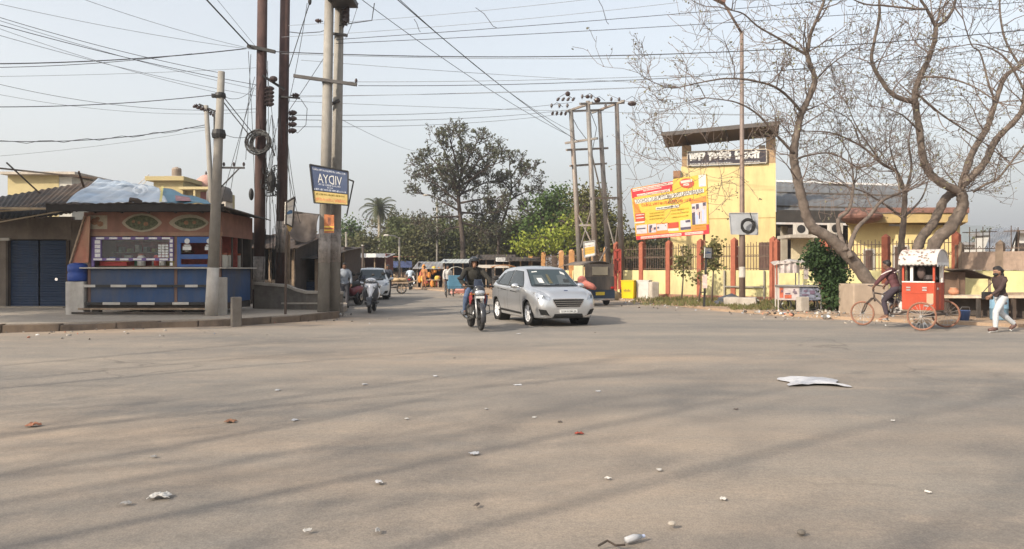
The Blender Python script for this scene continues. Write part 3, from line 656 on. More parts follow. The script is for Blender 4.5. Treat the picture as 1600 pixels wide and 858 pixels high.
# ------------------------------------------------------------ boards on the poles
def board(name, label, cat, pn, th, m, framem=None, fw=.03):
    T = thing(name, label, cat)
    mb = MB(); pn.slab(mb, [(0, 0), (1, 0), (1, 1), (0, 1)], th); fix_normals(mb.build('panel', m, T))
    if framem:
        mb = MB(); cs = [pn.pt(u, v, .012) for u, v in ((0, 0), (1, 0), (1, 1), (0, 1))]
        for p_, q_ in zip(cs, cs[1:]+cs[:1]): mb.bar(p_, q_, fw)
        mb.build('frame', framem, T)
    return T
A = Panel(P(491, 317, 22.2), P(544, 321, 22.35), P(544, 268, 22.35), P(484, 257, 22.2))
T = board('school_board', 'blue over yellow school board with mirrored white capitals on the twin poles', 'sign', A, .02, mat('board_blue', (.055, .075, .14), .5, 0, .15, 4, 0, dirt=(.12, .15, .22)), blk, .035)
mb = MB(); A.rect(mb, 0.01, .01, .99, .315); mb.build('yellow_field', mat('board_yellow', (.50, .37, .14), .6, 0, .12, 5, 0), T)
mb = MB(); A.rect(mb, 0.01, .315, .99, .335, .006); mb.build('dividing_line', blk, T)
mb = MB(); A.text(mb, 'VIDYA', .17, .55, .83, .80); mb.build('lettering', wht, T)
mb = MB(); A.script(mb, .18, .80, .485, .535, seed=3); A.script(mb, .42, .6, .425, .465, seed=4); A.script(mb, .06, .94, .875, .93, seed=5, dens=1.1); A.script(mb, .05, .95, .35, .40, seed=6); mb.build('small_text', mat('board_pale', (.5, .53, .6), .6, bump=0), T)
mb = MB(); A.script(mb, .08, .92, .22, .27, seed=7, dens=1.3); mb.build('dark_text', mat('board_olive', (.18, .14, .02), .6, bump=0), T)
mb = MB(); A.script(mb, .05, .95, .06, .15, seed=8, dens=1.2); mb.build('orange_text', mat('board_orange', (.55, .22, .10), .6, bump=0), T)
mb = MB(); mb.bar(A.pt(1, .78, -.1), A.pt(1.13, .78, -.35), .035); mb.bar(A.pt(1.13, .78, -.35), A.pt(.93, -.3, -.3), .035); mb.build('bracket', ca, T)
A = Panel(P(506.5, 364, 22.42), P(522, 364, 22.42), P(522, 336, 22.42), P(506.5, 335, 22.42))
T = board('poster', 'small orange paper poster tied to the nearer grey pole below the school board', 'poster', A, .006, mat('poster_orange', (.46, .17, .07), .7, 0, .35, 9, 0))
mb = MB(); A.rect(mb, .0, .12, 1, .18); A.rect(mb, 0, .3, 1, .36); mb.build('yellow_band', mat('poster_yellow', (.66, .47, .08), .7, bump=0), T)
mb = MB(); A.script(mb, .1, .9, .05, .1, seed=2); A.script(mb, .1, .9, .21, .28, seed=5); A.rect(mb, .35, .45, .65, .85); mb.build('dark_print', mat('poster_dark', (.2, .08, .05), .7, 0, .5, 12, 0), T)
# slim sign on its own post
A = Panel(P(446, 350, 21.2), P(456, 355, 22.1), P(460, 308, 22.1), P(447, 316, 21.2))
T = board('narrow_sign', 'narrow white hanging sign with a blue emblem on a slim rusty post', 'sign', A, .03, mat('sign_cream', (.80, .74, .66), .7, 0, .15, 8, 0, dirt=(.38, .28, .2)), darksh, .04)
mb = MB(); A.poly(mb, [(.1, .42), (.9, .46), (.9, .56), (.55, .6), (.1, .52)]); mb.build('emblem', mat('sign_blue', (.06, .16, .32), .6, bump=0), T)
mb = MB(); A.script(mb, .1, .9, .3, .36, seed=3, dens=.6); A.script(mb, .1, .9, .7, .76, seed=4, dens=.6); mb.build('text', mat('sign_grey', (.2, .2, .24), .7, bump=0), T)
mb = MB(); q0 = A.pt(.5, 0, -.02); mb.bar(q0, P(447, 385, 21.6), .05); mb.bar(P(447, 385, 21.6), V(P(446, 490, 21.55).x, 21.55, .14), .055); mb.build('post', rustsh, T)
mb = MB(); mb.prism([A.pt(.05, 0, .02), A.pt(.95, 0, .02), A.pt(.6, -.22, .02), A.pt(.4, -.22, .02)], (0, 0, 0), (0, .04, 0)); mb.build('gusset', mat('sign_ochre', (.5, .33, .1), .7), T)
# kerb marker stone and posts
c = G(369, 510); o = MB(); o.box(-.12, -.12, -.1, .12, .12, .74); o = o.build('marker_stone', concd, bevel=.02, loc=(c.x, c.y, 0), rz=.5); tag(o, 'grey square marker stone standing at the pavement edge before the rust-brown poles', 'bollard')
o = MB(); o.box(-.11, -.11, 0, .11, .11, 1.05); o = o.build('stone_post', polew, bevel=.02, loc=(X(347, 21.2), 21.25, .17), rz=.2); tag(o, 'short pale stone post close behind the foot of the concrete pole', 'post')
o = MB(); o.box(-.1, -.1, 0, .1, .1, .95); o = o.build('stone_post', conc, bevel=.02, loc=(X(386, 26), 26, .17), rz=.2); tag(o, 'dull stone post in the shade next to the thicker rust-brown pole', 'post')
# low curved wall
T = thing('low_wall', 'low grey concrete wall with a curved pale coping beside the twin poles', 'wall')
wp = [P(397, 445, 24.6), P(448, 449, 24.4), P(462, 455, 24.2), P(478, 459, 24.0), P(535, 460, 23.9)]
mb = MB()
for a, b in zip(wp, wp[1:]): mb.prism([V(a.x, a.y, .1), V(b.x, b.y, .1), b, a], (0, 0, 0), (0, .14, 0))
fix_normals(mb.build('wall', concd, T)); mb = MB()
for a, b in zip(wp, wp[1:]): mb.prism([a+V(0, -.06, .003), b+V(0, -.06, .003), b+V(0, -.06, .09), a+V(0, -.06, .09)], (0, 0, 0), (0, .26, 0))
fix_normals(mb.build('coping', conc, T)); part('rail', conc, T, lambda q: q.bar(P(440, 474, 24.1), P(535, 474, 23.75), .05))
# ------------------------------------------------------------ dark stalls behind the poles
def stall(name, label, px0, px1, Yf, dep, ztopf, ztopb, roofm, wallm, posts=3, back=True, zb=.16, over=.5, cat='stall', group=None):
    T = thing(name, label, cat, (X(px0, Yf), Yf, zb), 0, group); wd = X(px1, Yf)-X(px0, Yf)
    part('roof', roofm, T, lambda q: q.sheet(lambda u, v: (-.3+(wd+.6)*u, -over+(dep+over)*v, ztopf+(ztopb-ztopf)*v+.015*math.sin(u*wd*28)), max(12, int(wd*14)), 2, .03))
    for i in range(posts):
        x = wd*i/(posts-1); part('post', wood, T, lambda q: q.bar((x, 0, 0), (x, 0, ztopf-.03), .09))
    if back: part('back_wall', wallm, T, lambda q: (q.box(0, dep-.1, 0, wd, dep, ztopb-.05), q.box(0, .3, 0, .04, dep-.1, ztopb-.1), q.box(wd-.04, .3, 0, wd, dep-.1, ztopb-.1)))
    return T, wd
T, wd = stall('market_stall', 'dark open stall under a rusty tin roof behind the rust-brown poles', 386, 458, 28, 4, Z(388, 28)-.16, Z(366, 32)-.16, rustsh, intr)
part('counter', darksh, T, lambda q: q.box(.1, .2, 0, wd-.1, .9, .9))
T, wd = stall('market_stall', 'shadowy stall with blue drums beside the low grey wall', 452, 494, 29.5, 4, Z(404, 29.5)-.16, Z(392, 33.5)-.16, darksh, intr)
for px, py, h in ((468, 452, .95), (482, 452, .8)):
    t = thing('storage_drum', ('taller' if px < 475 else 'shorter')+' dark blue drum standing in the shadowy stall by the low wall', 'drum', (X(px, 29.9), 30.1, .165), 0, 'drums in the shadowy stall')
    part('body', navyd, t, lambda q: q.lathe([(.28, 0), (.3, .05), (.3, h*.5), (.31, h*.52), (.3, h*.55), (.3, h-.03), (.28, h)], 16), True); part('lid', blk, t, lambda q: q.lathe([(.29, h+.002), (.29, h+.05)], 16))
T, wd = stall('market_stall', 'small stall with a patched tin roof half hidden behind the twin grey poles', 478, 536, 34, 4, Z(392, 34)-.16, Z(386, 38)-.16, darksh, mat('plank_wall', (.075, .055, .045), .9, 0, .3, 5))
part('cloth', mat('red_cloth', (.30, .06, .04), .9), T, lambda q: q.box(.1, .3, 1.0, .9, .34, 1.7))
T = thing('sagging_awning', 'grey-brown tarpaulin sagging between the rust-brown pole and the twin poles', 'awning')
A = Panel(P(452, 352, 25.2), P(500, 372, 24.6), P(500, 335.5, 24.4), P(452, 330, 25.4))
mb = MB(); mb.sheet(lambda u, v: A.pt(u, v, .0)+V(0, -.6*(1-v)-.16*math.sin(u*5+v*4), -.35*math.sin(math.pi*u)*(1-v)), 24, 12, .012)
mb.build('cloth', mat('tarp_grey', (.085, .07, .062), .8, 0, .3, 2.5, .2, 5), T, True); part('rope', darksh, T, lambda q: q.tube([A.pt(-.1, 1.05), A.pt(.5, 1.0), A.pt(1.05, 1)], .015, 5))
boxpart('support', wood, T, X(452, 25.6)-.04, 25.5, .15, X(452, 25.6)+.04, 25.58, Z(331, 25.6))
o = MB(); o.box(0, 0, 0, .5, .4, .45); o = o.build('wooden_crate', mat('crate_wood', (.34, .25, .16), .9, 0, .3, 8), bevel=.01, loc=(X(418, 26.6), 26.6, .18)); tag(o, 'pale wooden crate in front of the dark open stall', 'crate')

# ------------------------------------------------------------ far shops at the head of the road
brn = mat('brown_planks', (.17, .12, .085), .9, 0, .3, 3, .1, wave=('X', .2, .5))
T, wd = stall('tin_shop', 'grey tin-roofed shop with white posts behind the parked white car', 552, 602, 60, 4, Z(404, 60), Z(398, 64), zinc, mat('maroon_wall', (.20, .07, .06), .9, 0, .3, 1), 4, zb=.1)
part('sign_strip', wht, T, lambda q: q.box(wd*.45, -.6, 2.3, wd*.75, -.55, 2.6))
part('counter', mat('shop_goods', (.28, .16, .11), .9, 0, .6, 2), T, lambda q: [q.box(wd*i/6, .3, .2, wd*(i+.8)/6, .8, .5+.35*((i*7) % 3)) for i in range(6)])
T, wd = stall('red_roofed_shop', 'far shop with a faded red roof edge and a dark blue awning board', 592, 645, 72, 5, Z(403, 72), Z(399, 77), mat('faded_red_roof', (.35, .13, .09), .8, 0, .2, 1), brn, 4, zb=.1)
part('awning_board', mat('shop_blue', (.05, .07, .16), .7, 0, .3, 1), T, lambda q: q.box(0, -.65, 1.55, wd, -.55, 2.15))
part('front_planks', brn, T, lambda q: (q.box(0, .1, 0, wd*.3, .16, 1.5), q.box(wd*.36, .1, 0, wd, .16, 1.1)))
T, wd = stall('fruit_stall', 'open stall hung with orange and yellow goods under a slanting grey tin sheet', 652, 692, 60, 3, Z(421, 60), Z(410, 63), zinc, mat('stall_dark', (.09, .075, .07), .9), 3, zb=.06)
rr = random.Random(5)
for k, (m_, n_) in enumerate((((.48, .19, .04), 9), ((.5, .34, .07), 9), ((.45, .10, .08), 6))):
    part('hanging_goods', mat('goods%d' % k, m_, .8, 0, .3, 4), T, lambda q: [q.ell((rr.uniform(.2, wd-.2), -.2+rr.uniform(-.1, .3), rr.uniform(.3, 1.55)), (.16, .12, rr.uniform(.15, .32)), 8, 5) for _ in range(n_)])
part('table', wood, T, lambda q: (q.box(.2, -.3, .55, wd-.2, .5, .62), q.box(.3, -.2, 0, .4, -.1, .55), q.box(wd-.4, -.2, 0, wd-.3, -.1, .55)))
T, wd = stall('tea_stall', 'tea stall with a pale slanted roof and dark blue side sheet beside the fruit stall', 694, 738, 58, 3, Z(412, 58), Z(406, 61), mat('grey_roof', (.34, .36, .36), .7), mat('stall_blue', (.06, .09, .18), .85, 0, .2, 1), 4, zb=.06)
part('bench', wood, T, lambda q: (q.box(.2, -.6, .42, wd-.4, -.3, .47), q.box(.3, -.5, 0, .36, -.4, .42), q.box(wd-.6, -.5, 0, wd-.54, -.4, .42)))
T, wd = stall('long_shed', 'long dark shed with white boards along its eaves behind the silver car', 746, 800, 58, 6, Z(407, 58), Z(399, 64), darksh, mat('shed_dark', (.06, .055, .05), .9), 5, zb=.06)
part('eaves_strip', white, T, lambda q: q.box(-.2, -.55, Z(418, 58)-.1, wd+.2, -.5, Z(414, 58)-.06))
part('notice_panel', wht, T, lambda q: (q.box(1.4, -.56, Z(408, 58)-.1, 2.6, -.51, Z(402, 58)-.1)))
A = Panel((X(746, 58)+1.45, 57.43, Z(407.5, 58)-.04), (X(746, 58)+2.55, 57.43, Z(407.5, 58)-.04), (X(746, 58)+2.55, 57.43, Z(402.5, 58)-.04), (X(746, 58)+1.45, 57.43, Z(402.5, 58)-.04))
mb = MB(); A.script(mb, .05, .95, .15, .45, seed=2); A.script(mb, .05, .95, .58, .9, seed=3); local_build(mb, 'text', mat('ink', (.06, .05, .08), .8, bump=0), T)
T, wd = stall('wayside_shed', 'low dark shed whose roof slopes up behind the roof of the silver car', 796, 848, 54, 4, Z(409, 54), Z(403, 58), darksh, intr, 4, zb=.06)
part('pale_front', white, T, lambda q: q.box(0, -.06, .8, wd, .0, 1.15))
# slim posts at the far end
for px, pt, pb, Yp, lab in ((541, 365, 450, 55, 'thin pale post rising behind the twin grey poles'), (683, 310, 436, 66, 'tall pale street pole between the fruit stall and the tea stall'), (624, 372, 446, 62, 'weathered lamp post in front of the red-roofed shop'), (567, 385, 448, 50, 'short dark pole behind the parked white car')):
    T = thing('distant_pole', lab, 'pole', (X(px, Yp), Yp, .05)); zt = Z(pt, Yp)
    part('shaft', polec if px != 567 else darksh, T, lambda q: q.tube([(0, 0, 0), (0, 0, zt)], [.11, .07], 8), True)
    if px in (624, 683): part('arm', steel, T, lambda q: q.tube([(0, 0, zt-.1), (-.3, -.3, zt+.1), (-.8, -.8, zt+.15)], .05, 6)); part('lamp', white, T, lambda q: q.ell((-.9, -.9, zt+.13), (.25, .18, .08), 8, 5))
    else: part('cap', steel, T, lambda q: q.lathe([(.1, zt-.02), (.1, zt+.05)], 8))

# ------------------------------------------------------------ boundary wall with railings on the far side
FA, FB = V(5.33, 40, 0), V(16.2, 28, 0)
def fpt(px, z=0):   # where the pixel column meets the fence line
    k = (px-800)/F; t = (k*FA.y-FA.x)/((FB.x-FA.x)-k*(FB.y-FA.y)); p = FA+(FB-FA)*t; return V(p.x, p.y, z)
iron = mat('grille_iron', (.12, .085, .065), .8, .2, .3, 8, 0)
fdir = (FB-FA).normalized(); fn = V(-fdir.y, fdir.x, 0)*-1   # towards the road
if fn.y > 0: fn = -fn
frot = math.atan2(fdir.y, fdir.x)
def fence(name, label, pxs, ztop, zp, gm=iron, wallm=yellowl, postm=redp, pitch=.135, skip=(), end=True, wtop=None):
    a = fpt(pxs[0]); T = thing(name, label, 'boundary wall', (a.x, a.y, .05), frot)
    xs = [(fpt(p)-a).length for p in pxs]; wt = (wtop or 1.36)
    w_ = MB(); w_.box(xs[0], 0, -.1, xs[-1], .16, wt); w_.build('wall', wallm, T)
    boxpart('plinth', mat('plinth_brick', (.30, .15, .10), .9, 0, .3, 5, .2, dirt=(.2, .16, .12)), T, xs[0], -.06, -.1, xs[-1], -.003, .2)
    for x in xs: part('post', postm, T, lambda q: (q.box(x-.12, -.06, -.1, x+.12, .22, zp), q.add([(x-.12, -.06, zp), (x+.12, -.06, zp), (x+.12, .22, zp), (x-.12, .22, zp), (x, .08, zp+.14)], [(0, 1, 4), (1, 2, 4), (2, 3, 4), (3, 0, 4)])), bevel=.008)
    for x0, x1 in zip(xs, xs[1:]):
        def gr(q):
            n = int((x1-x0-.24)/pitch); ty = .08
            for i in range(1, n): xx = x0+.12+(x1-x0-.24)*i/n; q.bar((xx, ty, wt), (xx, ty, ztop+(.07 if i % 2 else 0)), .024)
            for z in (wt+.08, wt+(ztop-wt)*.52, ztop-.12): q.bar((x0+.1, ty, z), (x1-.1, ty, z), .03)
            for i in range(n):
                xx = x0+.12+(x1-x0-.24)*(i+.5)/n; q.bar((xx-.06, ty, wt+(ztop-wt)*.52), (xx, ty, wt+(ztop-wt)*.52+.09), .015); q.bar((xx+.06, ty, wt+(ztop-wt)*.52), (xx, ty, wt+(ztop-wt)*.52+.09), .015)
        part('grille', gm, T, gr)
    return T
T = fence('boundary_wall', 'lemon yellow boundary wall with red posts and iron railings before the yellow tower', [962, 1002, 1044, 1093, 1146, 1207], 2.55, 2.72)
part('drain_pipe', mat('pipe_grey', (.22, .20, .17), .8), T, lambda q: (q.bar(((fpt(1134)-fpt(962)).length, -.1, .1), ((fpt(1134)-fpt(962)).length, -.1, 1.35), .07), q.bar(((fpt(1134)-fpt(962)).length, -.1, .62), ((fpt(1198)-fpt(962)).length, -.1, .62), .06), q.bar(((fpt(1196)-fpt(962)).length, -.1, .1), ((fpt(1196)-fpt(962)).length, -.1, 1.35), .06)))
fence('boundary_wall', 'short lemon wall between red posts behind the covered food cart', [1211.5, 1285], 1.55, 2.6, wtop=1.36)
fence('boundary_wall', 'yellow railed wall with red posts behind the cycle cart and the twisted trees', [1290, 1383, 1493], 2.5, 2.66)
T = fence('boundary_wall', 'yellow wall topped with brown boards and an iron mesh behind the walking woman', [1498, 1562, 1630], 2.85, 2.3, pitch=.2, postm=mat('brown_post', (.2, .15, .11), .9))
Lq = (fpt(1630)-fpt(1498)).length; part('board_strip', mat('brown_board', (.27, .20, .155), .9, 0, .2, 6, .1, wave=('X', .2, .6)), T, lambda q: q.box(.05, -.05, 1.37, Lq, -.004, 2.02))
# the corner fence with orange posts running back behind the silver car
op = mat('orange_post', (0.383, 0.198, 0.079), .85, 0, .2, 5, .1, dirt=(.4, .28, .18)); 
T = thing('boundary_wall', 'pale boundary wall with orange-yellow posts running back behind the car and rickshaw', 'boundary wall')
a0, a1 = V(5.25, 40.1, 0), V(1.2, 58, 0)
mb = MB(); mb.prism([V(a0.x, a0.y, 0), V(a1.x, a1.y, 0), V(a1.x, a1.y, 1.4), V(a0.x, a0.y, 1.4)], (0, 0, 0), (.15, .03, 0)); fix_normals(mb.build('wall', yellowl, T))
for px in (829, 849, 877, 893, 911, 929, 948):
    k = (px-800)/F; t = (k*a0.y-a0.x)/((a1.x-a0.x)-k*(a1.y-a0.y)); p = a0+(a1-a0)*t
    part('post', op, T, lambda q: (q.box(p.x-.16, p.y-.2, 0, p.x+.16, p.y+.12, 2.55), q.ell((p.x, p.y-.04, 2.55), (.17, .17, .14), 8, 6)))
part('grille', iron, T, lambda q: ([q.bar(a0+(a1-a0)*(i/70)+V(.08, 0, 1.4), a0+(a1-a0)*(i/70)+V(.08, 0, 2.4), .03) for i in range(70)], q.bar(a0+V(.08, 0, 2.3), a1+V(.08, 0, 2.3), .04), q.bar(a0+V(.08, 0, 1.75), a1+V(.08, 0, 1.75), .04)))
T = thing('red_gate', 'small red iron gate between the transformer poles and the yellow bin', 'gate')
part('frame', mat('gate_red', (0.294, 0.049, 0.035), .6), T, lambda q: [q.bar(P(x0, y0, 38.6), P(x1, y1, 38.6), .1) for x0, y0, x1, y1 in ((961, 452, 961, 392), (969, 452, 969, 390), (961, 392, 969, 390), (961, 406, 969, 406), (961, 425, 969, 425))])
part('bar', mat('gate_red', (.4, .07, .05)), T, lambda q: [q.bar(P(x, 452, 38.6), P(x, 392, 38.6), .04) for x in (963.6, 966.3)])

# ------------------------------------------------------------ yellow tower block with the black name board
B0, B1 = V(X(1047, 44), 44, 0), V(X(1212, 42.3), 42.3, 0)
bd = (B1-B0).normalized(); bn = V(-bd.y, bd.x, 0)
if bn.y < 0: bn = -bn
brz = math.atan2(bd.y, bd.x); bw = (B1-B0).length
T = thing('yellow_tower', 'tall plain yellow block with a tilted roof slab raised on corner pillars', 'building', B0, brz)
zt = Z(259, 43.4)
mb = MB(); mb.box(.62, 0, 0, bw, 3.2, zt); fix_normals(mb.build('wall', yellowp, T))
boxpart('wing_wall', yellowp, T, -.0, .12, 0, .617, 3, Z(288, 44))
boxpart('wall_groove', mat('groove', (.30, .22, .08), .9), T, .63, -.004, 4.28, bw-.02, -.001, 4.33)
pil = mat('bare_plaster', (0.315, 0.217, 0.128), .9, 0, .2, 3, .1, dirt=(.3, .2, .12))
zr0, zr1 = Z(229, 43), Z(211, 41.6)
for x in (.66, bw-.5): part('pillar', pil, T, lambda q: q.box(x, .02, zt+.002, x+.5, .45, Z(213, 42.4)-.02 if x > 1 else Z(228, 44)-.02), bevel=.01)
boxpart('rear_pillar', darksh, T, bw-.85, 2.6, zt, bw-.5, 2.9, zr1)
slabm = mat('slab_brown', (.12, .085, .06), .9, 0, .15, 2, .1)
fz0, fz1, bz0, bz1 = Z(212, 42.7), Z(195, 41), Z(228, 44), Z(211, 42.4)
sl = lambda x, t: (fz0+(fz1-fz0)*(x+.3)/(bw+.45), bz0+(bz1-bz0)*(x+.3)/(bw+.45))[t]
part('roof_slab', slabm, T, lambda q: q.add([(x, y, sl(x, t)+dz) for x in (-.3, bw+.15) for y, t in ((-1.35, 0), (.6, 1)) for dz in (0, .14)], [(0, 1, 3, 2), (4, 6, 7, 5), (0, 4, 5, 1), (2, 3, 7, 6), (0, 2, 6, 4), (1, 5, 7, 3)]))
part('roof_edge', mat('edge_dark', (.09, .08, .075), .9, 0, .2, 3), T, lambda q: q.prism([(-.35, -1.41, fz0-.02), (bw+.2, -1.41, fz1-.02), (bw+.2, -1.41, fz1+.2), (-.35, -1.41, fz0+.2)], (0, 0, 0), (0, .055, 0)))
part('roof_rib', darksh, T, lambda q: [q.bar((x, -1.3, sl(x, 0)-.03), (x+.1, .55, sl(x, 1)-.03), .07) for x in (.9, 2.0, 3.1, 4.2, 5.2)])
boxpart('dark_door', mat('door_brown', (.09, .05, .04), .7, 0, .3, 3), T, 4.85, -.03, .3, 5.6, -.001, 2.95)
boxpart('dark_opening', mat('opening_dark', (.16, .12, .09), .9), T, 3.5, -.02, .6, 3.95, -.001, 2.75)
boxpart('meter_box', mat('box_brown', (0.220, 0.120, 0.070), .8), T, .2, -.25, Z(281, 44), .6, .1, Z(268, 44))
bpan = lambda x, z, y=-.14: T.matrix_world @ V(x, y, z)
bpy.context.view_layer.update()
A = Panel(bpan(.98, Z(258.5, 43.5)), bpan(bw-.48, Z(254.5, 42.4)), bpan(bw-.48, Z(233.5, 42.4)), bpan(.98, Z(237, 43.5)))
S = board('name_board', 'long black name board with white mirrored script across the top of the yellow tower', 'sign', A, .1, mat('board_black', (.035, .03, .04), .6, 0, .2, 3, 0), mat('board_frame', (.42, .38, .32), .6), .05)
k_ = lambda x, y: ((x-82)/1484, 1-(y-90-(1566-x)*.02)/220)
strokes = [[(120, 150), (410, 148)], [(140, 150), (150, 255)], [(195, 150), (190, 235), (240, 235), (255, 190), (205, 185)], [(310, 150), (312, 250)], [(330, 190), (375, 225), (405, 155)], [(245, 150), (270, 200)],
    [(485, 150), (585, 148)], [(515, 150), (520, 250)], [(560, 165), (565, 215), (610, 225), (650, 195), (660, 150)], [(600, 150), (610, 185)], [(700, 160), (715, 240)], [(740, 165), (800, 160), (790, 210), (745, 205), (740, 165)], [(800, 160), (805, 240)], [(820, 200), (880, 225), (895, 170)], [(700, 150), (760, 95), (830, 105), (880, 150)], [(700, 155), (895, 150)],
    [(990, 165), (1100, 155)], [(1010, 165), (1015, 240)], [(1060, 165), (1065, 240)], [(1000, 140), (1030, 95), (1080, 95), (1100, 130)], [(1170, 150), (1430, 135)], [(1180, 190), (1210, 225), (1160, 235)], [(1270, 205), (1300, 220), (1320, 185)], [(1355, 160), (1360, 225)], [(1410, 160), (1412, 225)], [(1230, 150), (1245, 200)], [(1370, 110), (1395, 150)], [(1260, 140), (1290, 130)]]
mb = MB()
for s_ in strokes: A.line(mb, [k_(*p) for p in s_], .115, .012)
mb.build('lettering', wht, S)
mb = MB(); A.script(mb, .035, .58, .055, .15, .012, 4, 1.1); A.script(mb, .70, .93, .07, .17, .012, 9, 1.1); mb.build('small_lettering', wht, S)
# ------------------------------------------------------------ school billboard
q_ = fpt(990)+fn*.5; r_ = fpt(1106)+fn*.5
YL, YR = q_.y, r_.y
Pb = Panel(P(995, 376, YL), P(1109, 365, YR), P(1104, 276, YR), P(986, 295, YL))
T = thing('school_billboard', 'big tilted yellow and red school billboard full of mirrored writing before the yellow tower', 'billboard')
def bb(x, y):   # from picture of the board (photo pixels) to its own u,v
    u = .5; v = .5
    for _ in range(12):
        p = Pb.pt(u, v); px = 800+F*p.x/p.y; py = YH-(p.z-H)*F/p.y
        e = .002; pu = Pb.pt(u+e, v); pv = Pb.pt(u, v+e)
        a = ((800+F*pu.x/pu.y-px)/e, (YH-(pu.z-H)*F/pu.y-py)/e); b_ = ((800+F*pv.x/pv.y-px)/e, (YH-(pv.z-H)*F/pv.y-py)/e)
        det = a[0]*b_[1]-a[1]*b_[0]; dx, dy = x-px, y-py
        u += (dx*b_[1]-dy*b_[0])/det; v += (a[0]*dy-a[1]*dx)/det
    return (u, v)
# zoom crop of the photo: 924 px for 140, origin (980, 260)
z_ = lambda x, y: bb(980+x/6.6, 260+y/6.6)
def bpart(name, col, polys, off=.006, scripts=(), texts=(), lines=()):
    mb = MB()
    for pl in polys: Pb.poly(mb, [z_(*p) for p in pl], off)
    for (p, q, h, sd, dn) in scripts:
        a = z_(*p); b = z_(*q); hh = h
        sub = Panel(Pb.pt(a[0], a[1]-hh/2, off), Pb.pt(b[0], b[1]-hh/2, off), Pb.pt(b[0], b[1]+hh/2, off), Pb.pt(a[0], a[1]+hh/2, off)); sub.script(mb, 0, 1, 0, 1, .001, sd, dn)
        if 'text' in name: mb.build('lettering', mat('bb_'+name, col, .55, 0, .06, 3, 0), T); mb = MB()
    for (p, q, h, s_) in texts:
        a = z_(*p); b = z_(*q)
        sub = Panel(Pb.pt(a[0], a[1]-h/2, off), Pb.pt(b[0], b[1]-h/2, off), Pb.pt(b[0], b[1]+h/2, off), Pb.pt(a[0], a[1]+h/2, off)); sub.text(mb, s_, 0, 0, 1, 1, .001)
    if mb.v: return mb.build(name, mat('bb_'+name, col, .55, 0, .06, 3, 0), T)
mb = MB(); outl = [z_(*p) for p in ((95, 760), (845, 695), (818, 78), (478, 130), (470, 150), (35, 230))]
Pb.slab(mb, outl, .05); fix_normals(mb.build('panel', mat('bb_yellow', (.50, .34, .055), .55, 0, .1, .8, 0), T))
bpart('red_print', (.42, .03, .04), [[(45, 235), (470, 150), (462, 252), (55, 322)], [(92, 720), (845, 655), (845, 697), (96, 758)], [(40, 232), (60, 228), (75, 330), (52, 330)], [(800, 600), (842, 597), (846, 660), (803, 664)]])
bpart('orange_print', (.47, .185, .045), [[(60, 335), (90, 330), (180, 590), (90, 600)], [(85, 610), (420, 575), (430, 690), (95, 712)], [(660, 610), (815, 597), (820, 655), (664, 668)], [(640, 350), (815, 300), (820, 365), (660, 395)]], .007)
bpart('white_print', (.48, .46, .41), [[(75, 345), (790, 228), (793, 268), (90, 388)], [(55, 236), (470, 160), (470, 182), (60, 262)], [(100, 290), (440, 232), (442, 258), (108, 312)], [(165, 247), (352, 214), (352, 226), (168, 260)], [(735, 92), (812, 80), (816, 205), (742, 212)], [(140, 726), (560, 688), (560, 712), (142, 748)], [(595, 684), (785, 668), (786, 692), (597, 708)], [(295, 424), (535, 393), (536, 420), (298, 452)], [(420, 643), (530, 636), (532, 662), (422, 668)], [(75, 575), (180, 565), (180, 580), (77, 590)]], .009)
bpart('black_text', (.03, .03, .04), [], .013, texts=[((88, 362), (345, 322), .075, 'PUBLIC SCHOOL'), ((352, 322), (462, 303), .075, 'VALLEY'), ((478, 296), (778, 248), .075, 'BRAHMAPUTRA')], scripts=[((305, 437), (528, 407), .028, 8, 1.2)])
bpart('crimson_text', (.42, .07, .04), [], .012, scripts=[((150, 398), (690, 340), .065, 5, .8), ((60, 250), (465, 172), .022, 1, 1.2), ((110, 302), (438, 246), .026, 2, 1.2), ((170, 254), (350, 221), .014, 3, 1.2), ((145, 738), (555, 700), .024, 4, 1.2), ((600, 696), (782, 680), .02, 14, 1.2)])
bpart('olive_text', (.25, .17, .01), [], .012, scripts=[((230, 487), (385, 466), .022, 5, 1.3), ((228, 515), (388, 495), .022, 6, 1.3), ((228, 545), (388, 528), .022, 7, 1.3), ((455, 455), (635, 430), .022, 8, 1.3), ((452, 490), (636, 468), .022, 9, 1.3), ((460, 527), (638, 505), .022, 10, 1.3), ((700, 612), (815, 600), .02, 11, 1.3), ((705, 640), (815, 632), .02, 12, 1.3)])
oval = lambda cx, cy, rx, ry: [(cx+rx*math.cos(i*math.pi/10), cy+ry*math.sin(i*math.pi/10)) for i in range(20)]
bpart('badge_print', (.38, .06, .035), [oval(615, 173, 75, 50), [(82, 490), (180, 478), (183, 560), (88, 570)], [(420, 585), (530, 572), (532, 630), (425, 640)]], .010)
bpart('band_print', (.48, .40, .36), [[(552, 150), (672, 132), (672, 158), (556, 176)], [(580, 180), (640, 172), (640, 196), (582, 203)], [(90, 500), (175, 490), (176, 500), (92, 510)], [(90, 530), (177, 521), (178, 531), (92, 540)]], .013)
bpart('pale_print', (.40, .38, .40), [[(665, 388), (818, 368), (820, 590), (672, 603)], [(215, 600), (300, 590), (300, 680), (222, 687)], [(95, 610), (205, 598), (207, 690), (98, 697)], [(305, 600), (415, 588), (417, 655), (310, 665)], [(548, 560), (655, 545), (658, 648), (552, 660)]], .010)
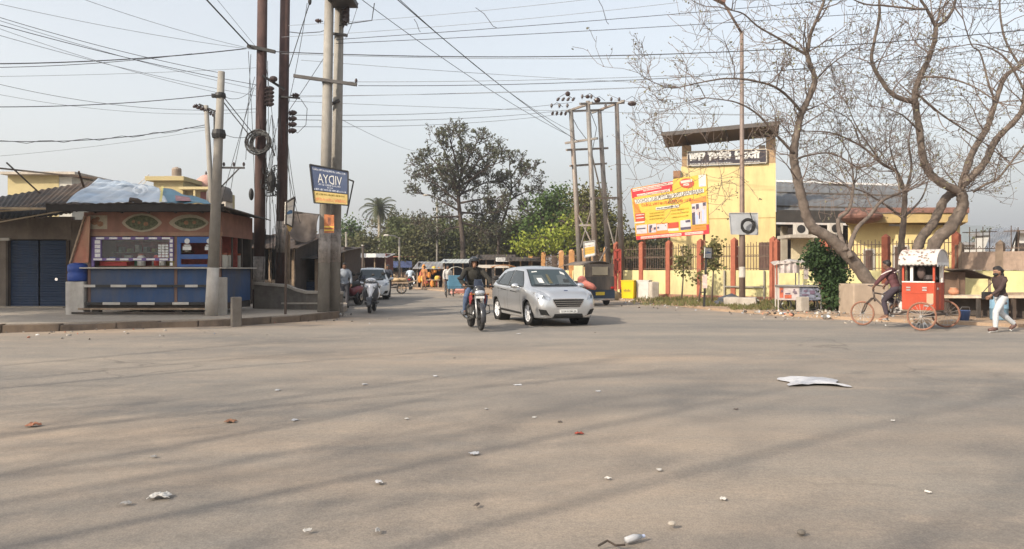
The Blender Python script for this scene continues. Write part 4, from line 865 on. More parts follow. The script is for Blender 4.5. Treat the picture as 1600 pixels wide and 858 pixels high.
bpart('dark_print', (.07, .06, .09), [[(668, 480), (700, 470), (705, 600), (672, 602)], [(710, 390), (740, 388), (742, 440), (712, 445)], [(670, 415), (700, 412), (700, 440), (672, 442)], [(780, 375), (812, 372), (812, 405), (782, 410)], [(740, 470), (752, 470), (752, 540), (742, 542)], [(550, 630), (658, 620), (658, 645), (552, 657)], [(600, 560), (650, 548), (652, 575), (604, 580)], [(100, 640), (190, 632), (190, 645), (102, 652)], [(230, 610), (260, 606), (250, 680), (228, 684)], [(275, 630), (298, 626), (298, 650), (276, 654)], [(310, 625), (330, 622), (332, 640), (312, 642)]], .013)
bpart('pink_print', (.60, .33, .30), [oval(686, 455, 14, 18), oval(735, 455, 16, 18), oval(795, 425, 14, 18), [(755, 460), (770, 458), (772, 580), (757, 582)], [(250, 640), (272, 637), (270, 660), (252, 663)], [(720, 480), (738, 478), (740, 500), (722, 502)]], .015)
bpart('blue_print', (.30, .36, .60), [[(708, 490), (728, 486), (732, 585), (714, 588)], [(775, 450), (790, 448), (790, 560), (778, 562)], [(750, 190), (790, 185), (790, 195), (752, 200)]], .014)
post_m = mat('billboard_post', (0.264, 0.128, 0.080), .8)
for px in (1003, 1096):
    k = fpt(px)-fn*.22; part('post', post_m, T, lambda q: q.bar(V(k.x, k.y, .05), V(k.x, k.y, 4.9), .09))
part('rail', post_m, T, lambda q: (q.bar(Pb.pt(.03, .25, -.1), Pb.pt(.97, .25, -.1), .06), q.bar(Pb.pt(.03, .7, -.1), Pb.pt(.97, .7, -.1), .06)))

# ------------------------------------------------------------ open shed, low yellow building
T = thing('open_shed', 'wide open shed with a grey sheet roof between the yellow tower and the low building', 'shed')
A = Panel(P(1213, 349, 40), P(1410, 352, 36), P(1420, 290, 48), P(1213, 283, 52))
mb = MB(); mb.sheet(lambda u, v: A.pt(u, v, .015*math.sin(u*110)), 160, 2, .05); mb.build('roof', mat('grey_roof_sheet', (.125, .13, .135), .7, .1, .2, .7, .05, dirt=(.10, .085, .075), damt=.6), T)
part('ridge_cap', zinc, T, lambda q: q.bar(P(1213, 283, 51.8), P(1420, 290, 47.8), .3, .12)); part('roof_batten', darksh, T, lambda q: [q.bar(A.pt(.004, t, .04), A.pt(.996, t, .04), .09) for t in (.33, .66)]); part('eaves_gutter', zinc, T, lambda q: q.bar(P(1213, 349, 39.9), P(1410, 352, 35.9), .1))
part('under_eaves_block', mat('under_roof_dark', (.025, .022, .02), .9, 0, .3, 3), T, lambda q: q.prism([P(1213, 352, 40.2), P(1405, 355, 36.2), P(1405, 330, 36.2), P(1213, 328, 40.2)], (0, 0, 0), (2.15, 6, .2)))  # near-black block; the dark under the roof is put into its colour
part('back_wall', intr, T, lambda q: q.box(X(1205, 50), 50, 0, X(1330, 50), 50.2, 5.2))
for px in (1222, 1262, 1300): part('pillar', mat('pillar_grey', (.30, .27, .22), .9), T, lambda q: q.box(X(px, 42), 42, 0, X(px, 42)+.3, 42.3, 4.2))
part('canopy', conc, T, lambda q: q.box(X(1231, 37), 36.6, Z(372, 37), X(1278, 37), 38.5, Z(367, 37)))
part('wall', mat('shed_cream', (.55, .48, .32), .9, dirt=(.3, .25, .18)), T, lambda q: q.box(X(1238, 38), 38, 0, X(1272, 38), 38.2, Z(372, 38)))
for px in (1243, 1297):
    t = thing('air_conditioner', 'boxy outdoor air conditioner unit '+('on the small concrete canopy of the open shed' if px < 1270 else 'fixed below the eaves behind the leaning trunk'), 'air conditioner', (X(px, 36.7), 36.7, Z(367, 37)+.005 if px < 1270 else Z(366, 37)))
    part('casing', white, t, lambda q: q.box(0, 0, 0, .62, .35, .52), bevel=.01); part('fan_grille', blk, t, lambda q: q.lathe([(.2, 0), (.2, .012), (.05, .012)], 16, (.27, -.013, .26), 'y'))
    if px > 1270: part('bracket', steel, t, lambda q: (q.box(.03, .02, -.06, .59, .33, -.003), q.box(.03, .3, -.7, .08, .34, -.05)))
Yb = 37
T = thing('low_yellow_building', 'low yellow building with a red-tiled band and rounded porch behind the twisted trees', 'building')
bx0 = X(1325, Yb)
A0 = V(bx0, Yb, 0); A1 = V(X(1500, 35), 35, 0)
dd = (A1-A0); nn = V(-dd.y, dd.x, 0).normalized()
mb = MB(); mb.prism([A0, A1, A1+V(0, 0, Z(352, 35)), A0+V(0, 0, Z(349, Yb))], (0, 0, 0), nn*5); fix_normals(mb.build('wall', yellowp, T))
mb = MB(); mb.prism([A0-nn*.8-dd*.02+V(0, 0, Z(350, Yb)), A1-nn*.8+dd*.05+V(0, 0, Z(349, 35)), A1-nn*.8+dd*.05+V(0, 0, Z(334, 35)), A0-nn*.8-dd*.02+V(0, 0, Z(333, Yb))], (0, 0, 0), nn*6.2)
fix_normals(mb.build('canopy', mat('ochre_canopy', (0.336, 0.252, 0.112), .85, dirt=(.3, .2, .12)), T))
mb = MB(); mb.prism([A0-nn*.9-dd*.02+V(0, 0, Z(334, Yb)), A1-nn*.9+dd*.06+V(0, 0, Z(335, 35)), A1-nn*.9+dd*.06+V(0, 0, Z(326.5, 35)), A0-nn*.9-dd*.02+V(0, 0, Z(327, Yb))], (0, 0, 0), nn*6.4)
fix_normals(mb.build('tiled_band', mat('red_tiles', (.165, .085, .065), .8, 0, .3, 6, .2), T))
part('porch_roof', mat('red_tiles', (.165, .085, .065)), T, lambda q: q.ell(A0-nn*1.2+dd*.12+V(0, 0, Z(341, Yb)), (1.0, .8, .36), 20, 10))
for t0, t1, z0, z1 in ((.42, .55, 0.3, 2.55), (.72, .80, 1.2, 2.5), (.15, .24, 1.2, 2.4)):
    p, q_2 = A0+dd*t0, A0+dd*t1; mb = MB(); mb.prism([p+V(0, 0, z0), q_2+V(0, 0, z0), q_2+V(0, 0, z1), p+V(0, 0, z1)], (0, 0, 0), -nn*.04); w_ = mb.build('door' if t0 == .42 else 'window', mat('door_brown', (.09, .05, .04)), T); fix_normals(w_)
    mb = MB(); e = [p+V(0, 0, z0), q_2+V(0, 0, z0), q_2+V(0, 0, z1), p+V(0, 0, z1)]
    for a, b in zip(e, e[1:]+e[:1]): mb.bar(a-nn*.05, b-nn*.05, .08)
    mb.build('frame', white, w_)
T = thing('tin_shelter', 'tilted patched tin roof on a dark frame above the boarded wall', 'shelter')
A = Panel(P(1538, 392, 29), P(1577, 394, 28.5), P(1590, 356, 31.5), P(1550, 356, 32))
mb = MB(); mb.sheet(lambda u, v: A.pt(u, v, .02*math.sin(u*60)), 60, 2, .03); mb.build('roof', mat('pale_zinc', (.46, .46, .46), .45, .5, .25, 2, .1, dirt=(.25, .18, .14)), T)
part('frame', darksh, T, lambda q: (q.bar(A.pt(.02, .02, -.1), A.pt(.98, .02, -.1), .09), q.bar(A.pt(.98, .02, -.1), A.pt(.98, .98, -.1), .09), q.bar(A.pt(1.03, 1, -.1), V(A.pt(1.03, 1).x, A.pt(1, 1).y+.4, 0), .1), q.bar(A.pt(.02, .02, -.1), V(A.pt(.02, 0).x, A.pt(0, 0).y+.1, 0), .1)))
T = thing('grey_house', 'pale grey low house seen through the iron mesh at the frame edge', 'house')
part('wall', mat('pale_wall', (.50, .49, .46), .9, 0, .15, .6), T, lambda q: (q.box(X(1584, 48), 48, 0, X(1660, 48), 52, Z(365, 48)), q.box(X(1500, 60), 60, 0, X(1560, 60), 64, Z(383, 60)))); part('roof', zinc, T, lambda q: (q.box(X(1580, 48), 47.5, Z(365, 48)+.003, X(1665, 48), 52.5, Z(360, 48)), q.box(X(1498, 60), 59.6, Z(383, 60)+.003, X(1562, 60), 64.5, Z(379, 60)))); part('window', intr, T, lambda q: q.box(X(1592, 48), 47.9, Z(398, 48), X(1600, 48), 47.99, Z(380, 48)))
# ------------------------------------------------------------ street lamp, banner, bus sign, bins, transformer
c = G(1161, 478, .07)
o = MB(); o.box(-.62, -.5, -.1, .55, .45, .32); o = o.build('lamp_plinth', conc, bevel=.03, loc=(c.x, c.y+.2, .07), rz=-.35); tag(o, 'rough concrete block carrying the street lamp pole', 'plinth')
Yl = c.y+.2; tz = Z(52, Yl)
T = thing('street_lamp', 'tall slender street lamp with one slanting arm rising from a concrete block', 'street lamp', (c.x+.03, Yl, .392))
lp = mat('lamp_pole', (.19, .15, .13), .6, .3, .15, 4, .1, dirt=(.22, .14, .1), damt=.6); top = V(X(1159, Yl)-c.x-.03, 0, tz-.39)
part('shaft', lp, T, lambda q: q.tube([(0, 0, 0), top*.3, top*.31, top], [.12, .11, .095, .07], 12), True)
arm = V(X(1122, Yl)-X(1159, Yl), -.4, Z(4, Yl)-tz)
part('arm', lp, T, lambda q: q.tube([top, top+arm], [.05, .04], 8), True)
part('lamp_head', mat('lamp_brown', (.16, .09, .07), .5), T, lambda q: q.prism([top+arm+V(-.28, -.14, .0), top+arm+V(.12, -.14, -.2), top+arm+V(.16, -.14, -.06), top+arm+V(-.2, -.14, .14)], (0, 0, 0), (0, .28, 0)))
part('white_band', white, T, lambda q: q.tube([top*.075, top*.115], [.123, .121], 12))
A = Panel(P(1142, 366, Yl-.15), P(1184, 367, Yl-.1), P(1184, 333, Yl-.1), P(1139, 333, Yl-.15))
T = board('blank_banner', 'blank grey-white flex banner tied to the street lamp pole', 'banner', A, .012, mat('flex_grey', (0.375, 0.390, 0.413), .5, 0, .1, 2, .1, 4), mat('flex_frame', (.4, .4, .4), .6), .025)
T = thing('cable_coil', 'small black coil of cable hung against the blank grey banner', 'cable coil', P(1169, 353, Yl-.35))
part('coil', blk, T, lambda q: cableball(q, (0, 0, 0), .27, 7, .022, 4, sq=.2)); part('tail', blk, T, lambda q: q.tube([(.1, 0, -.2), (.2, 0, .1), (.1, .1, .5)], .02, 5))
A = Panel(P(1101, 403, 28.6), P(1111.5, 404, 28.9), P(1112.5, 387.5, 28.9), P(1102, 387, 28.6))
T = board('bus_stop_sign', 'small white bus stop sign with a blue stripe on a slim dark post', 'sign', A, .03, wht, blk, .022)
mb = MB(); A.poly(mb, [(.12, .42), (.9, .5), (.9, .58), (.5, .6), (.1, .52)]); A.poly(mb, [(.2, .62), (.55, .66), (.55, .72), (.2, .7)]); mb.build('emblem', mat('sign_navy', (.04, .12, .32), .6, bump=0), T)
mb = MB(); A.script(mb, .15, .85, .2, .28, seed=2, dens=.6); mb.build('text', mat('sign_grey', (.3, .3, .34)), T)
mb = MB(); q0 = A.pt(.3, 0, -.02); mb.bar(q0, V(X(1101, 28.3), 28.4, .05), .07); mb.bar(V(X(1095, 28.3), 28.35, .6), V(X(1104, 28.3), 28.35, .6), .04); mb.build('post', blk, T)
mb = MB(); mb.box(X(1098, 28.3), 28.3, .75, X(1105, 28.3), 28.34, 1.25); mb.build('pasted_notice', mat('notice_pink', (.55, .42, .38), .8, 0, .3, 9), T)
for px, w_, nm, lab, m1 in ((983, 21, 'bin', 'bright yellow square litter bin beside the white one', mat('bin_yellow', (0.594, 0.409, 0.007), .5, 0, .08, 3, 0)), (1006.5, 20, 'bin', 'white square litter bin beside the yellow one', mat('bin_white', (0.475, 0.462, 0.436), .6, 0, .1, 4, 0))):
    k = V(X(px, 36.6), 36.6, .07); T = thing('litter_bin', lab, 'litter bin', k, frot*.55); hw = w_/F*36.6/2
    part('body', m1, T, lambda q: q.add([(-hw*.9, -.25, 0), (hw*.9, -.25, 0), (hw*.9, .25, 0), (-hw*.9, .25, 0), (-hw, -.29, .83), (hw, -.29, .83), (hw, .29, .83), (-hw, .29, .83)], [(3, 2, 1, 0), (4, 5, 6, 7), (0, 1, 5, 4), (1, 2, 6, 5), (2, 3, 7, 6), (3, 0, 4, 7)]), bevel=.02)
    part('rim', m1, T, lambda q: (q.box(-hw-.02, -.31, .832, hw+.02, .31, .87),), bevel=.01)
    if px < 990:
        Am = Panel(k+V(-hw*.8, -.36, .34), k+V(hw*.8, -.36, .34), k+V(hw*.8, -.36, .55), k+V(-hw*.8, -.36, .55)); mb = MB(); mb.X = Matrix.Rotation(0, 4, 'Z')
        for i in range(5): mb.box(-hw*.55+i*hw*.22, -.283, .33, -hw*.55+i*hw*.22+hw*.13, -.276, .42+.03*(i % 2))
        mb.build('marking', mat('bin_mark', (.22, .16, .05), .7), T)
    else: part('lid_hinge', steel, T, lambda q: q.box(-.1, .29, .5, .1, .33, .8))
o = MB(); o.box(-.2, -.2, 0, .2, .2, .8); o = o.build('grey_barrel', conc, bevel=.05, loc=(X(1021, 36.2), 36.2, .07), rz=.3); tag(o, 'small grey concrete block standing next to the white bin', 'block')
T = thing('transformer_frame', 'four-legged pole frame of a transformer station with crossbars and insulators', 'transformer station')
gal = mat('galvanised', (.20, .185, .17), .6, .4, .2, 3, .1, dirt=(.25, .16, .11), damt=.4)
legs = [((909, 456), (892, 172), 39), ((933, 457), (918.5, 158), 38.2), ((954, 456), (936.5, 172), 40.5), ((973, 458), (963.5, 162), 39.7)]
LG = []
for (b_, t_, Yp) in legs:
    a, b = P(*b_, Yp), P(*t_, Yp); a.z = .05; LG.append((a, b)); part('pole', gal, T, lambda q: q.tube([a, b], [.155, .11], 10), True)
on = lambda i, py: interp(LG[i][0], LG[i][1], Z(py, LG[i][0].y))
def bar2(p, q, w_, e=0): d_ = (q-p).normalized()*e; return (p-d_, q+d_, w_)
part('crossbar', gal, T, lambda q: [q.bar(*bar2(on(i, y1), on(j, y2), .1, e)) for i, j, y1, y2, e in ((0, 1, 222, 218, .5), (0, 2, 234, 232, .5), (0, 2, 259, 256, .3), (1, 3, 310, 309, .2), (0, 1, 352, 352, .1), (0, 1, 172, 163, .3), (2, 3, 172, 162, .5), (0, 2, 174, 172, .3), (1, 3, 162, 161, .6))])
part('brace', gal, T, lambda q: [q.bar(on(i, y1), on(j, y2), .06) for i, j, y1, y2 in ((2, 3, 440, 330), (3, 2, 430, 330), (0, 1, 395, 320), (1, 0, 390, 330), (1, 2, 230, 330), (1, 2, 420, 385))])
def ins2(q):
    for i, dx in ((0, -1.0), (0, -.6), (0, -.2), (1, -.3), (1, .15), (2, .3), (3, -.3), (3, .1)): insul(q, LG[i][1]+V(dx, -.1, .06), (.1, -.1, 1), 1.3)
    for i in range(4): insul(q, LG[0][1]+V(-.9+.22*i, -.2, -.08), (-.3, 0, -1), 1.3); insul(q, LG[1][1]+V(-1.4+.25*i, -.2, .15), (-.5, 0, -.6), 1.3)
    q.ell(LG[3][1]+V(.8, 0, .0), (.24, .13, .13), 10, 6); q.ell(LG[1][1]+V(-1.0, 0, .36), (.13, .12, .13), 10, 6); q.ell(LG[3][1]+V(-1.0, 0, .18), (.17, .12, .14), 10, 6); q.ell(LG[3][1]+V(-1.5, 0, .36), (.12, .1, .1), 10, 6)
part('insulator', ceram, T, ins2)
part('jumper_wire', blk, T, lambda q: [q.tube([LG[i][1]+V(dx, 0, .2), LG[i][1]+V(dx+.3, 0, .38), LG[i][1]+V(dx+.6, 0, .15)], .014, 5) for k, (i, dx) in enumerate(((1, -1.4), (1, -.2), (3, -1.2), (3, .5), (0, -1.0)))]+[q.tube([on(1, 165), on(2, 200)+V(-.2, 0, 0), on(1, 250)], .018, 5), q.tube([on(0, 180), on(0, 200)+V(.3, 0, 0), on(1, 225)], .018, 5), q.tube([on(2, 260), on(3, 300)+V(-.5, 0, -.5), on(2, 340)], .02, 5)])
A = Panel(P(913, 402, 37.6), P(930, 399, 37.5), P(929.5, 376, 37.5), P(911.5, 378.5, 37.6))
T = board('danger_sign', 'small yellow and white notice board fixed on the transformer legs', 'sign', A, .03, wht, steel, .05)
mb = MB(); A.rect(mb, .02, .15, .98, .62); mb.build('yellow_field', mat('notice_yellow', (0.504, 0.322, 0.070), .6, 0, .1, 5, 0), T)
mb = MB(); A.script(mb, .08, .92, .68, .78, seed=1, dens=.8); A.script(mb, .08, .92, .25, .32, seed=2, dens=.8); A.script(mb, .08, .92, .42, .5, seed=5, dens=.8); mb.build('text', mat('notice_ink', (.3, .14, .06), .7, bump=0), T)
mb = MB(); mb.bar(A.pt(1, .9, -.05), P(936, 398, 39), .06); mb.bar(A.pt(1, .1, -.05), P(937, 400, 39), .06); mb.build('bracket', steel, T)
# ------------------------------------------------------------ hatchback cars: a lofted shell, details laid on it by ray
def cr(p, t):   # Catmull-Rom through rows of numbers
    n = len(p)-1; i = min(int(t*n), n-1); f = t*n-i
    a, b, c, d = p[max(i-1, 0)], p[i], p[i+1], p[min(i+2, n)]
    return [.5*((2*q)+(r-o)*f+(2*o-5*q+4*r-s)*f*f+(3*q-o-3*r+s)*f**3) for o, q, r, s in zip(a, b, c, d)]
CARROWS = [  # x, zb, w0, wm, zm, ws, zs, wr, zr, crown
 (-1.945,.40,.55,.63,.60,.60,.80,.52,.90,.02),(-1.90,.33,.66,.74,.60,.70,.88,.59,.98,.02),(-1.80,.27,.74,.80,.60,.77,.95,.57,1.13,.03),(-1.62,.22,.78,.84,.60,.81,1.01,.55,1.30,.035),
 (-1.32,.20,.80,.85,.60,.825,1.0,.555,1.41,.045),(-.9,.19,.80,.85,.60,.82,.975,.565,1.465,.05),(-.4,.18,.80,.85,.60,.82,.955,.575,1.49,.05),(.05,.18,.80,.85,.60,.82,.945,.57,1.47,.05),
 (.38,.18,.80,.85,.60,.82,.94,.57,1.415,.05),(.72,.18,.80,.85,.60,.82,.93,.63,1.20,.05),(1.0,.18,.80,.85,.60,.82,.92,.70,1.015,.05),(1.15,.19,.80,.85,.60,.815,.905,.70,.965,.045),
 (1.42,.19,.79,.845,.58,.80,.885,.66,.945,.045),(1.66,.19,.76,.83,.55,.765,.85,.60,.90,.04),(1.82,.20,.70,.785,.52,.71,.80,.55,.845,.03),(1.91,.22,.62,.71,.49,.63,.73,.49,.775,.02),(1.955,.27,.53,.61,.46,.54,.65,.43,.69,.012)]
def section(row):
    x, zb, w0, wm, zm, ws, zs, wr, zr, c = row; s = lambda a, b, t: a+(b-a)*t
    return [(0, zb), (w0*.6, zb), (w0-.06, zb), (w0-.01, zb+.03), (w0, zb+.09), (s(w0, wm, .7), s(zb+.09, zm, .5)), (wm, zm), (s(wm, ws, .25)+.004, s(zm, zs, .4)), (s(wm, ws, .6)+.003, s(zm, zs, .75)), (ws+.004, zs-.035), (ws-.008, zs), (s(ws, wr, .3), s(zs, zr, .33)+.004), (s(ws, wr, .64), s(zs, zr, .67)+.006), (wr+.02, zr-.02), (wr-.015, zr+.012), (wr*.75, zr+c*.6), (wr*.4, zr+c*.9), (0, zr+c)]
def car_shell(rows, n=84):
    rows = sorted(rows); vs = []; fs = []; K = None
    for i in range(n+1):
        row = cr(rows, i/n); half = section(row)
        ring = [(row[0], y, z) for y, z in half]+[(row[0], -y, z) for y, z in half[-2:0:-1]]
        K = len(ring); vs += ring
    for i in range(n):
        for j in range(K): fs.append((i*K+j, i*K+(j+1) % K, (i+1)*K+(j+1) % K, (i+1)*K+j))
    fs.append(tuple(range(K))); fs.append(tuple(n*K+j for j in range(K))[::-1]); return vs, fs
def make_car(name, label, loc, rz, paint, detail=True, wheelbase=(1.17, -1.32), group=None, sx=1):
    T = thing(name, label, 'car', loc, rz, group)
    vs, fs = car_shell(CARROWS)
    bvh = BVHTree.FromPolygons([Vector(v) for v in vs], fs)
    mb = MB(); mb.add(vs, fs); body = mb.build('body', paint, T, True); fix_normals(body)
    # wheel arches cut out of the shell
    bodym = None
    cut = MB()
    for ax in wheelbase:
        for s in (1, -1): cut.cyl((ax, s*.48, .305), (ax, s*1.1, .305), .365, n=36)
    c = cut.build('cutter', blk); fix_normals(c)
    b = body.modifiers.new('cut', 'BOOLEAN'); b.operation = 'DIFFERENCE'; b.object = c; b.solver = 'EXACT'
    c.parent = T; bpy.context.view_layer.update(); dg = bpy.context.evaluated_depsgraph_get()
    me = bpy.data.meshes.new_from_object(body.evaluated_get(dg)); body.modifiers.clear(); body.data = me; bpy.data.objects.remove(c)
    try: me.set_sharp_from_angle(angle=R(38))
    except Exception: pass
    def proj(o, d):
        h = bvh.ray_cast(Vector(o), Vector(d).normalized()); return h
    def decal(name, quad, d, m, off=.006, nu=12, nv=8, parent=None, pl=None, smooth=True):
        """a quad (four 3-d corners outside the shell) thrown onto the shell along d"""
        q = [Vector(p) for p in quad]; d = Vector(d).normalized(); mb = MB(); ok = True; vs_ = []
        for j in range(nv+1):
            for i in range(nu+1):
                u, v = i/nu, j/nv; p = (q[0]*(1-u)+q[1]*u)*(1-v)+(q[3]*(1-u)+q[2]*u)*v
                h, n_, _, _ = proj(p-d*3, d)
                if h is None: h, n_ = p, -d
                if n_.dot(d) > 0: n_ = -n_
                vs_.append(h+n_*off)
        mb.add(vs_, [(j*(nu+1)+i, j*(nu+1)+i+1, (j+1)*(nu+1)+i+1, (j+1)*(nu+1)+i) for j in range(nv) for i in range(nu)])
        return mb.build(name, m, parent or T, smooth)
    gw = glass('car_glass', (.035, .05, .055), .05); gs = glass('car_side_glass', (.02, .024, .025), .06); seal = mat('black_seal', (.015, .015, .015), .5, bump=0, var=0)
    # glass
    decal('windscreen_seal', [(2, -.66, .99), (2, .66, .99), (2, .535, 1.435), (2, -.535, 1.435)], (-1, 0, 0), seal, .004, 20, 14)
    ws = decal('windscreen', [(2, -.635, 1.01), (2, .635, 1.01), (2, .515, 1.42), (2, -.515, 1.42)], (-1, 0, 0), gw, .007, 20, 14)
    if detail:
        decal('paper', [(2, -.40, 1.08), (2, -.26, 1.07), (2, -.27, 1.20), (2, -.41, 1.20)], (-1, 0, 0), wht, .012, 4, 4, ws); decal('sticker', [(2, .34, 1.32), (2, .46, 1.27), (2, .46, 1.33), (2, .36, 1.38)], (-1, 0, 0), wht, .012, 3, 3, ws)
        decal('sticker', [(2, -.46, 1.345), (2, -.30, 1.36), (2, -.30, 1.385), (2, -.45, 1.37)], (-1, 0, 0), wht, .012, 3, 3, ws)
        ob = mat('dash_ornament', (.10, .09, .05), .7, 0, .5, 20, 0); decal('dash_ornament', [(2, -.12, 1.06), (2, -.02, 1.06), (2, -.05, 1.3), (2, -.10, 1.3)], (-1, 0, 0), ob, .011, 3, 3, ws)
        sil = mat('seat_shape', (.08, .095, .10), .2, bump=0, var=0)
        for y in (-.52, .14): decal('seat_back', [(2, y, 1.03), (2, y+.36, 1.03), (2, y+.30, 1.28), (2, y+.06, 1.28)], (-1, 0, 0), sil, .0095, 5, 4, ws)
        decal('steering_wheel', [(2, .30, 1.06), (2, .50, 1.06), (2, .48, 1.17), (2, .32, 1.17)], (-1, 0, 0), mat('wheel_shape', (.03, .032, .03), .3, bump=0, var=0), .0105, 5, 4, ws)
        decal('wiper', [(2, -.58, 1.02), (2, .0, 1.0), (2, .0, 1.015), (2, -.58, 1.035)], (-1, 0, 0), seal, .02, 8, 1, ws); decal('wiper', [(2, .0, 1.02), (2, .55, 1.0), (2, .55, 1.015), (2, .0, 1.035)], (-1, 0, 0), seal, .02, 8, 1, ws)
        decal('paper', [(2, -.33, 1.015), (2, -.14, 1.01), (2, -.14, 1.03), (2, -.33, 1.035)], (-1, 0, 0), wht, .013, 3, 2, ws); decal('paper', [(2, .12, 1.015), (2, .34, 1.01), (2, .34, 1.03), (2, .12, 1.03)], (-1, 0, 0), wht, .013, 3, 2, ws)
    decal('rear_window', [(-2.2, .5, 1.06), (-2.2, -.5, 1.06), (-2.2, -.46, 1.34), (-2.2, .46, 1.34)], (1, 0, 0), gs, .006, 14, 8)
    for s in (1, -1):
        d = (0, -s, 0)
        for nm, q in (('front_window', [(-.26, 2*s, 1.0), (.80, 2*s, .995), (.34, 2*s, 1.37), (-.22, 2*s, 1.405)]), ('rear_side_window', [(-1.22, 2*s, 1.035), (-.34, 2*s, 1.0), (-.30, 2*s, 1.40), (-.92, 2*s, 1.36)]), ('quarter_window', [(-1.50, 2*s, 1.10), (-1.28, 2*s, 1.04), (-1.02, 2*s, 1.34), (-1.14, 2*s, 1.31)])):
            decal('window_seal', [tuple(Vector(p)+Vector((dx, 0, dz))) for p, (dx, dz) in zip(q, ((-.03, -.02), (.03, -.02), (.02, .015), (-.02, .015)))], d, seal, .003, 16, 8); decal(nm, q, d, gs, .007, 16, 8)
        decal('side_moulding', [(-.95, 2*s, .30), (.72, 2*s, .26), (.74, 2*s, .31), (-.98, 2*s, .36)], d, seal, .012, 20, 2)
        for x0, x1, z0, z1 in ((-.30, .42, .86, .895), (-1.2, -.40, .90, .935)): decal('door_groove', [(x0, 2*s, z0), (x1, 2*s, z0-.04), (x1, 2*s, z1-.055), (x0, 2*s, z1-.015)], d, seal, .003, 8, 1)
        for x0 in (-.31, -1.10, .70): decal('door_gap', [(x0, 2*s, .32), (x0+.008, 2*s, .32), (x0+.008+(.03 if x0 < -1 else 0), 2*s, .96), (x0+(.03 if x0 < -1 else 0), 2*s, .96)], d, seal, .003, 1, 12)
        for x0 in (-.20, -.98): decal('door_handle', [(x0, 2*s, .86), (x0+.17, 2*s, .85), (x0+.17, 2*s, .89), (x0, 2*s, .90)], d, paint, .03, 4, 2)
        mm = MB(); mm.ell((.60, s*.94, 1.0), (.09, .115, .075), 14, 8); mm.bar((.66, s*.78, .95), (.62, s*.90, .97), .04); o = mm.build('door_mirror', paint, T, True); part('mirror_glass', gs, o, lambda q: q.box(.50, s*.94-.09, .95, .512, s*.94+.09, 1.05))
        # lamps
        lz = [(2.4, s*.50, .66), (2.4, s*.765, .69), (2.4, s*.80, .865), (2.4, s*.56, .765)]
        hl = decal('headlight', lz, (-1, 0, 0), mat('lamp_lens', (.40, .42, .45), .08, .6, .5, 14, 0, spec=.8), .008, 10, 6); decal('lamp_bezel', [tuple(Vector(p)*1) for p in [(2.4, s*.61, .70), (2.4, s*.70, .71), (2.4, s*.71, .79), (2.4, s*.62, .765)]], (-1, 0, 0), mat('lamp_core', (.16, .17, .18), .1, .6, 0, bump=0), .011, 4, 4, hl)
        decal('tail_light', [(-2.4, s*.60, .90), (-2.4, s*.70, .84), (-2.4, s*.66, 1.06), (-2.4, s*.58, 1.10)], (1, 0, 0), mat('tail_red', (.35, .02, .02), .2, bump=0, var=0), .008, 5, 5)
        decal('fog_lamp', [(2.4, s*.50, .27), (2.4, s*.70, .30), (2.4, s*.76, .44), (2.4, s*.60, .42)], (-1, 0, 0), seal, .008, 6, 4)
        decal('fog_trim', [(2.4, s*.47, .25), (2.4, s*.66, .275), (2.4, s*.66, .30), (2.4, s*.47, .275)], (-1, 0, 0), chrome(), .014, 6, 1)
    rim_m = chrome('grille_chrome', (.8, .8, .82), .12)
    gr = decal('grille_surround', [(2.4, -.33, .475), (2.4, .33, .475), (2.4, .46, .70), (2.4, -.46, .70)], (-1, 0, 0), rim_m, .010, 16, 6); decal('grille_mesh', [(2.4, -.31, .49), (2.4, .31, .49), (2.4, .43, .685), (2.4, -.43, .685)], (-1, 0, 0), seal, .014, 16, 5, gr)
    for i in range(3):
        z = .528+i*.05; w_ = .325+.03*i; decal('grille_bar', [(2.4, -w_, z), (2.4, w_, z), (2.4, w_, z+.008), (2.4, -w_, z+.008)], (-1, 0, 0), rim_m, .019, 14, 1, gr)
    decal('lower_intake', [(2.4, -.42, .215), (2.4, .42, .215), (2.4, .38, .315), (2.4, -.38, .315)], (-1, 0, 0), seal, .008, 14, 4)
    decal('bumper_lip', [(2.4, -.58, .19), (2.4, .58, .19), (2.4, .56, .21), (2.4, -.56, .21)], (-1, 0, 0), seal, .012, 14, 2)
    decal('bonnet_badge', [(1.80, -.05, 2), (1.80, .05, 2), (1.765, .05, 2), (1.765, -.05, 2)], (0, 0, -1), mat('badge_blue', (.03, .05, .12), .2, bump=0, var=0), .008, 3, 2)
    pl = MB(); pl.box(1.965, -.24, .335, 1.982, .24, .425); plate = pl.build('number_plate', wht, T, bevel=.004)
    Pp = Panel((1.983, -.23, .342), (1.983, .23, .342), (1.983, .23, .418), (1.983, -.23, .418)); mb = MB(); Pp.text(mb, 'AL 082 M 9115' if detail else 'AO 3517', .06, .2, .94, .8, .003); mb.build('characters', seal, plate)
    part('aerial', seal, T, lambda q: q.tube([(.28, 0, 1.46), (.22, 0, 1.52)], .006, 5))
    part('underbody', seal, T, lambda q: q.box(-1.75, -.62, .2, 1.75, .62, .34))
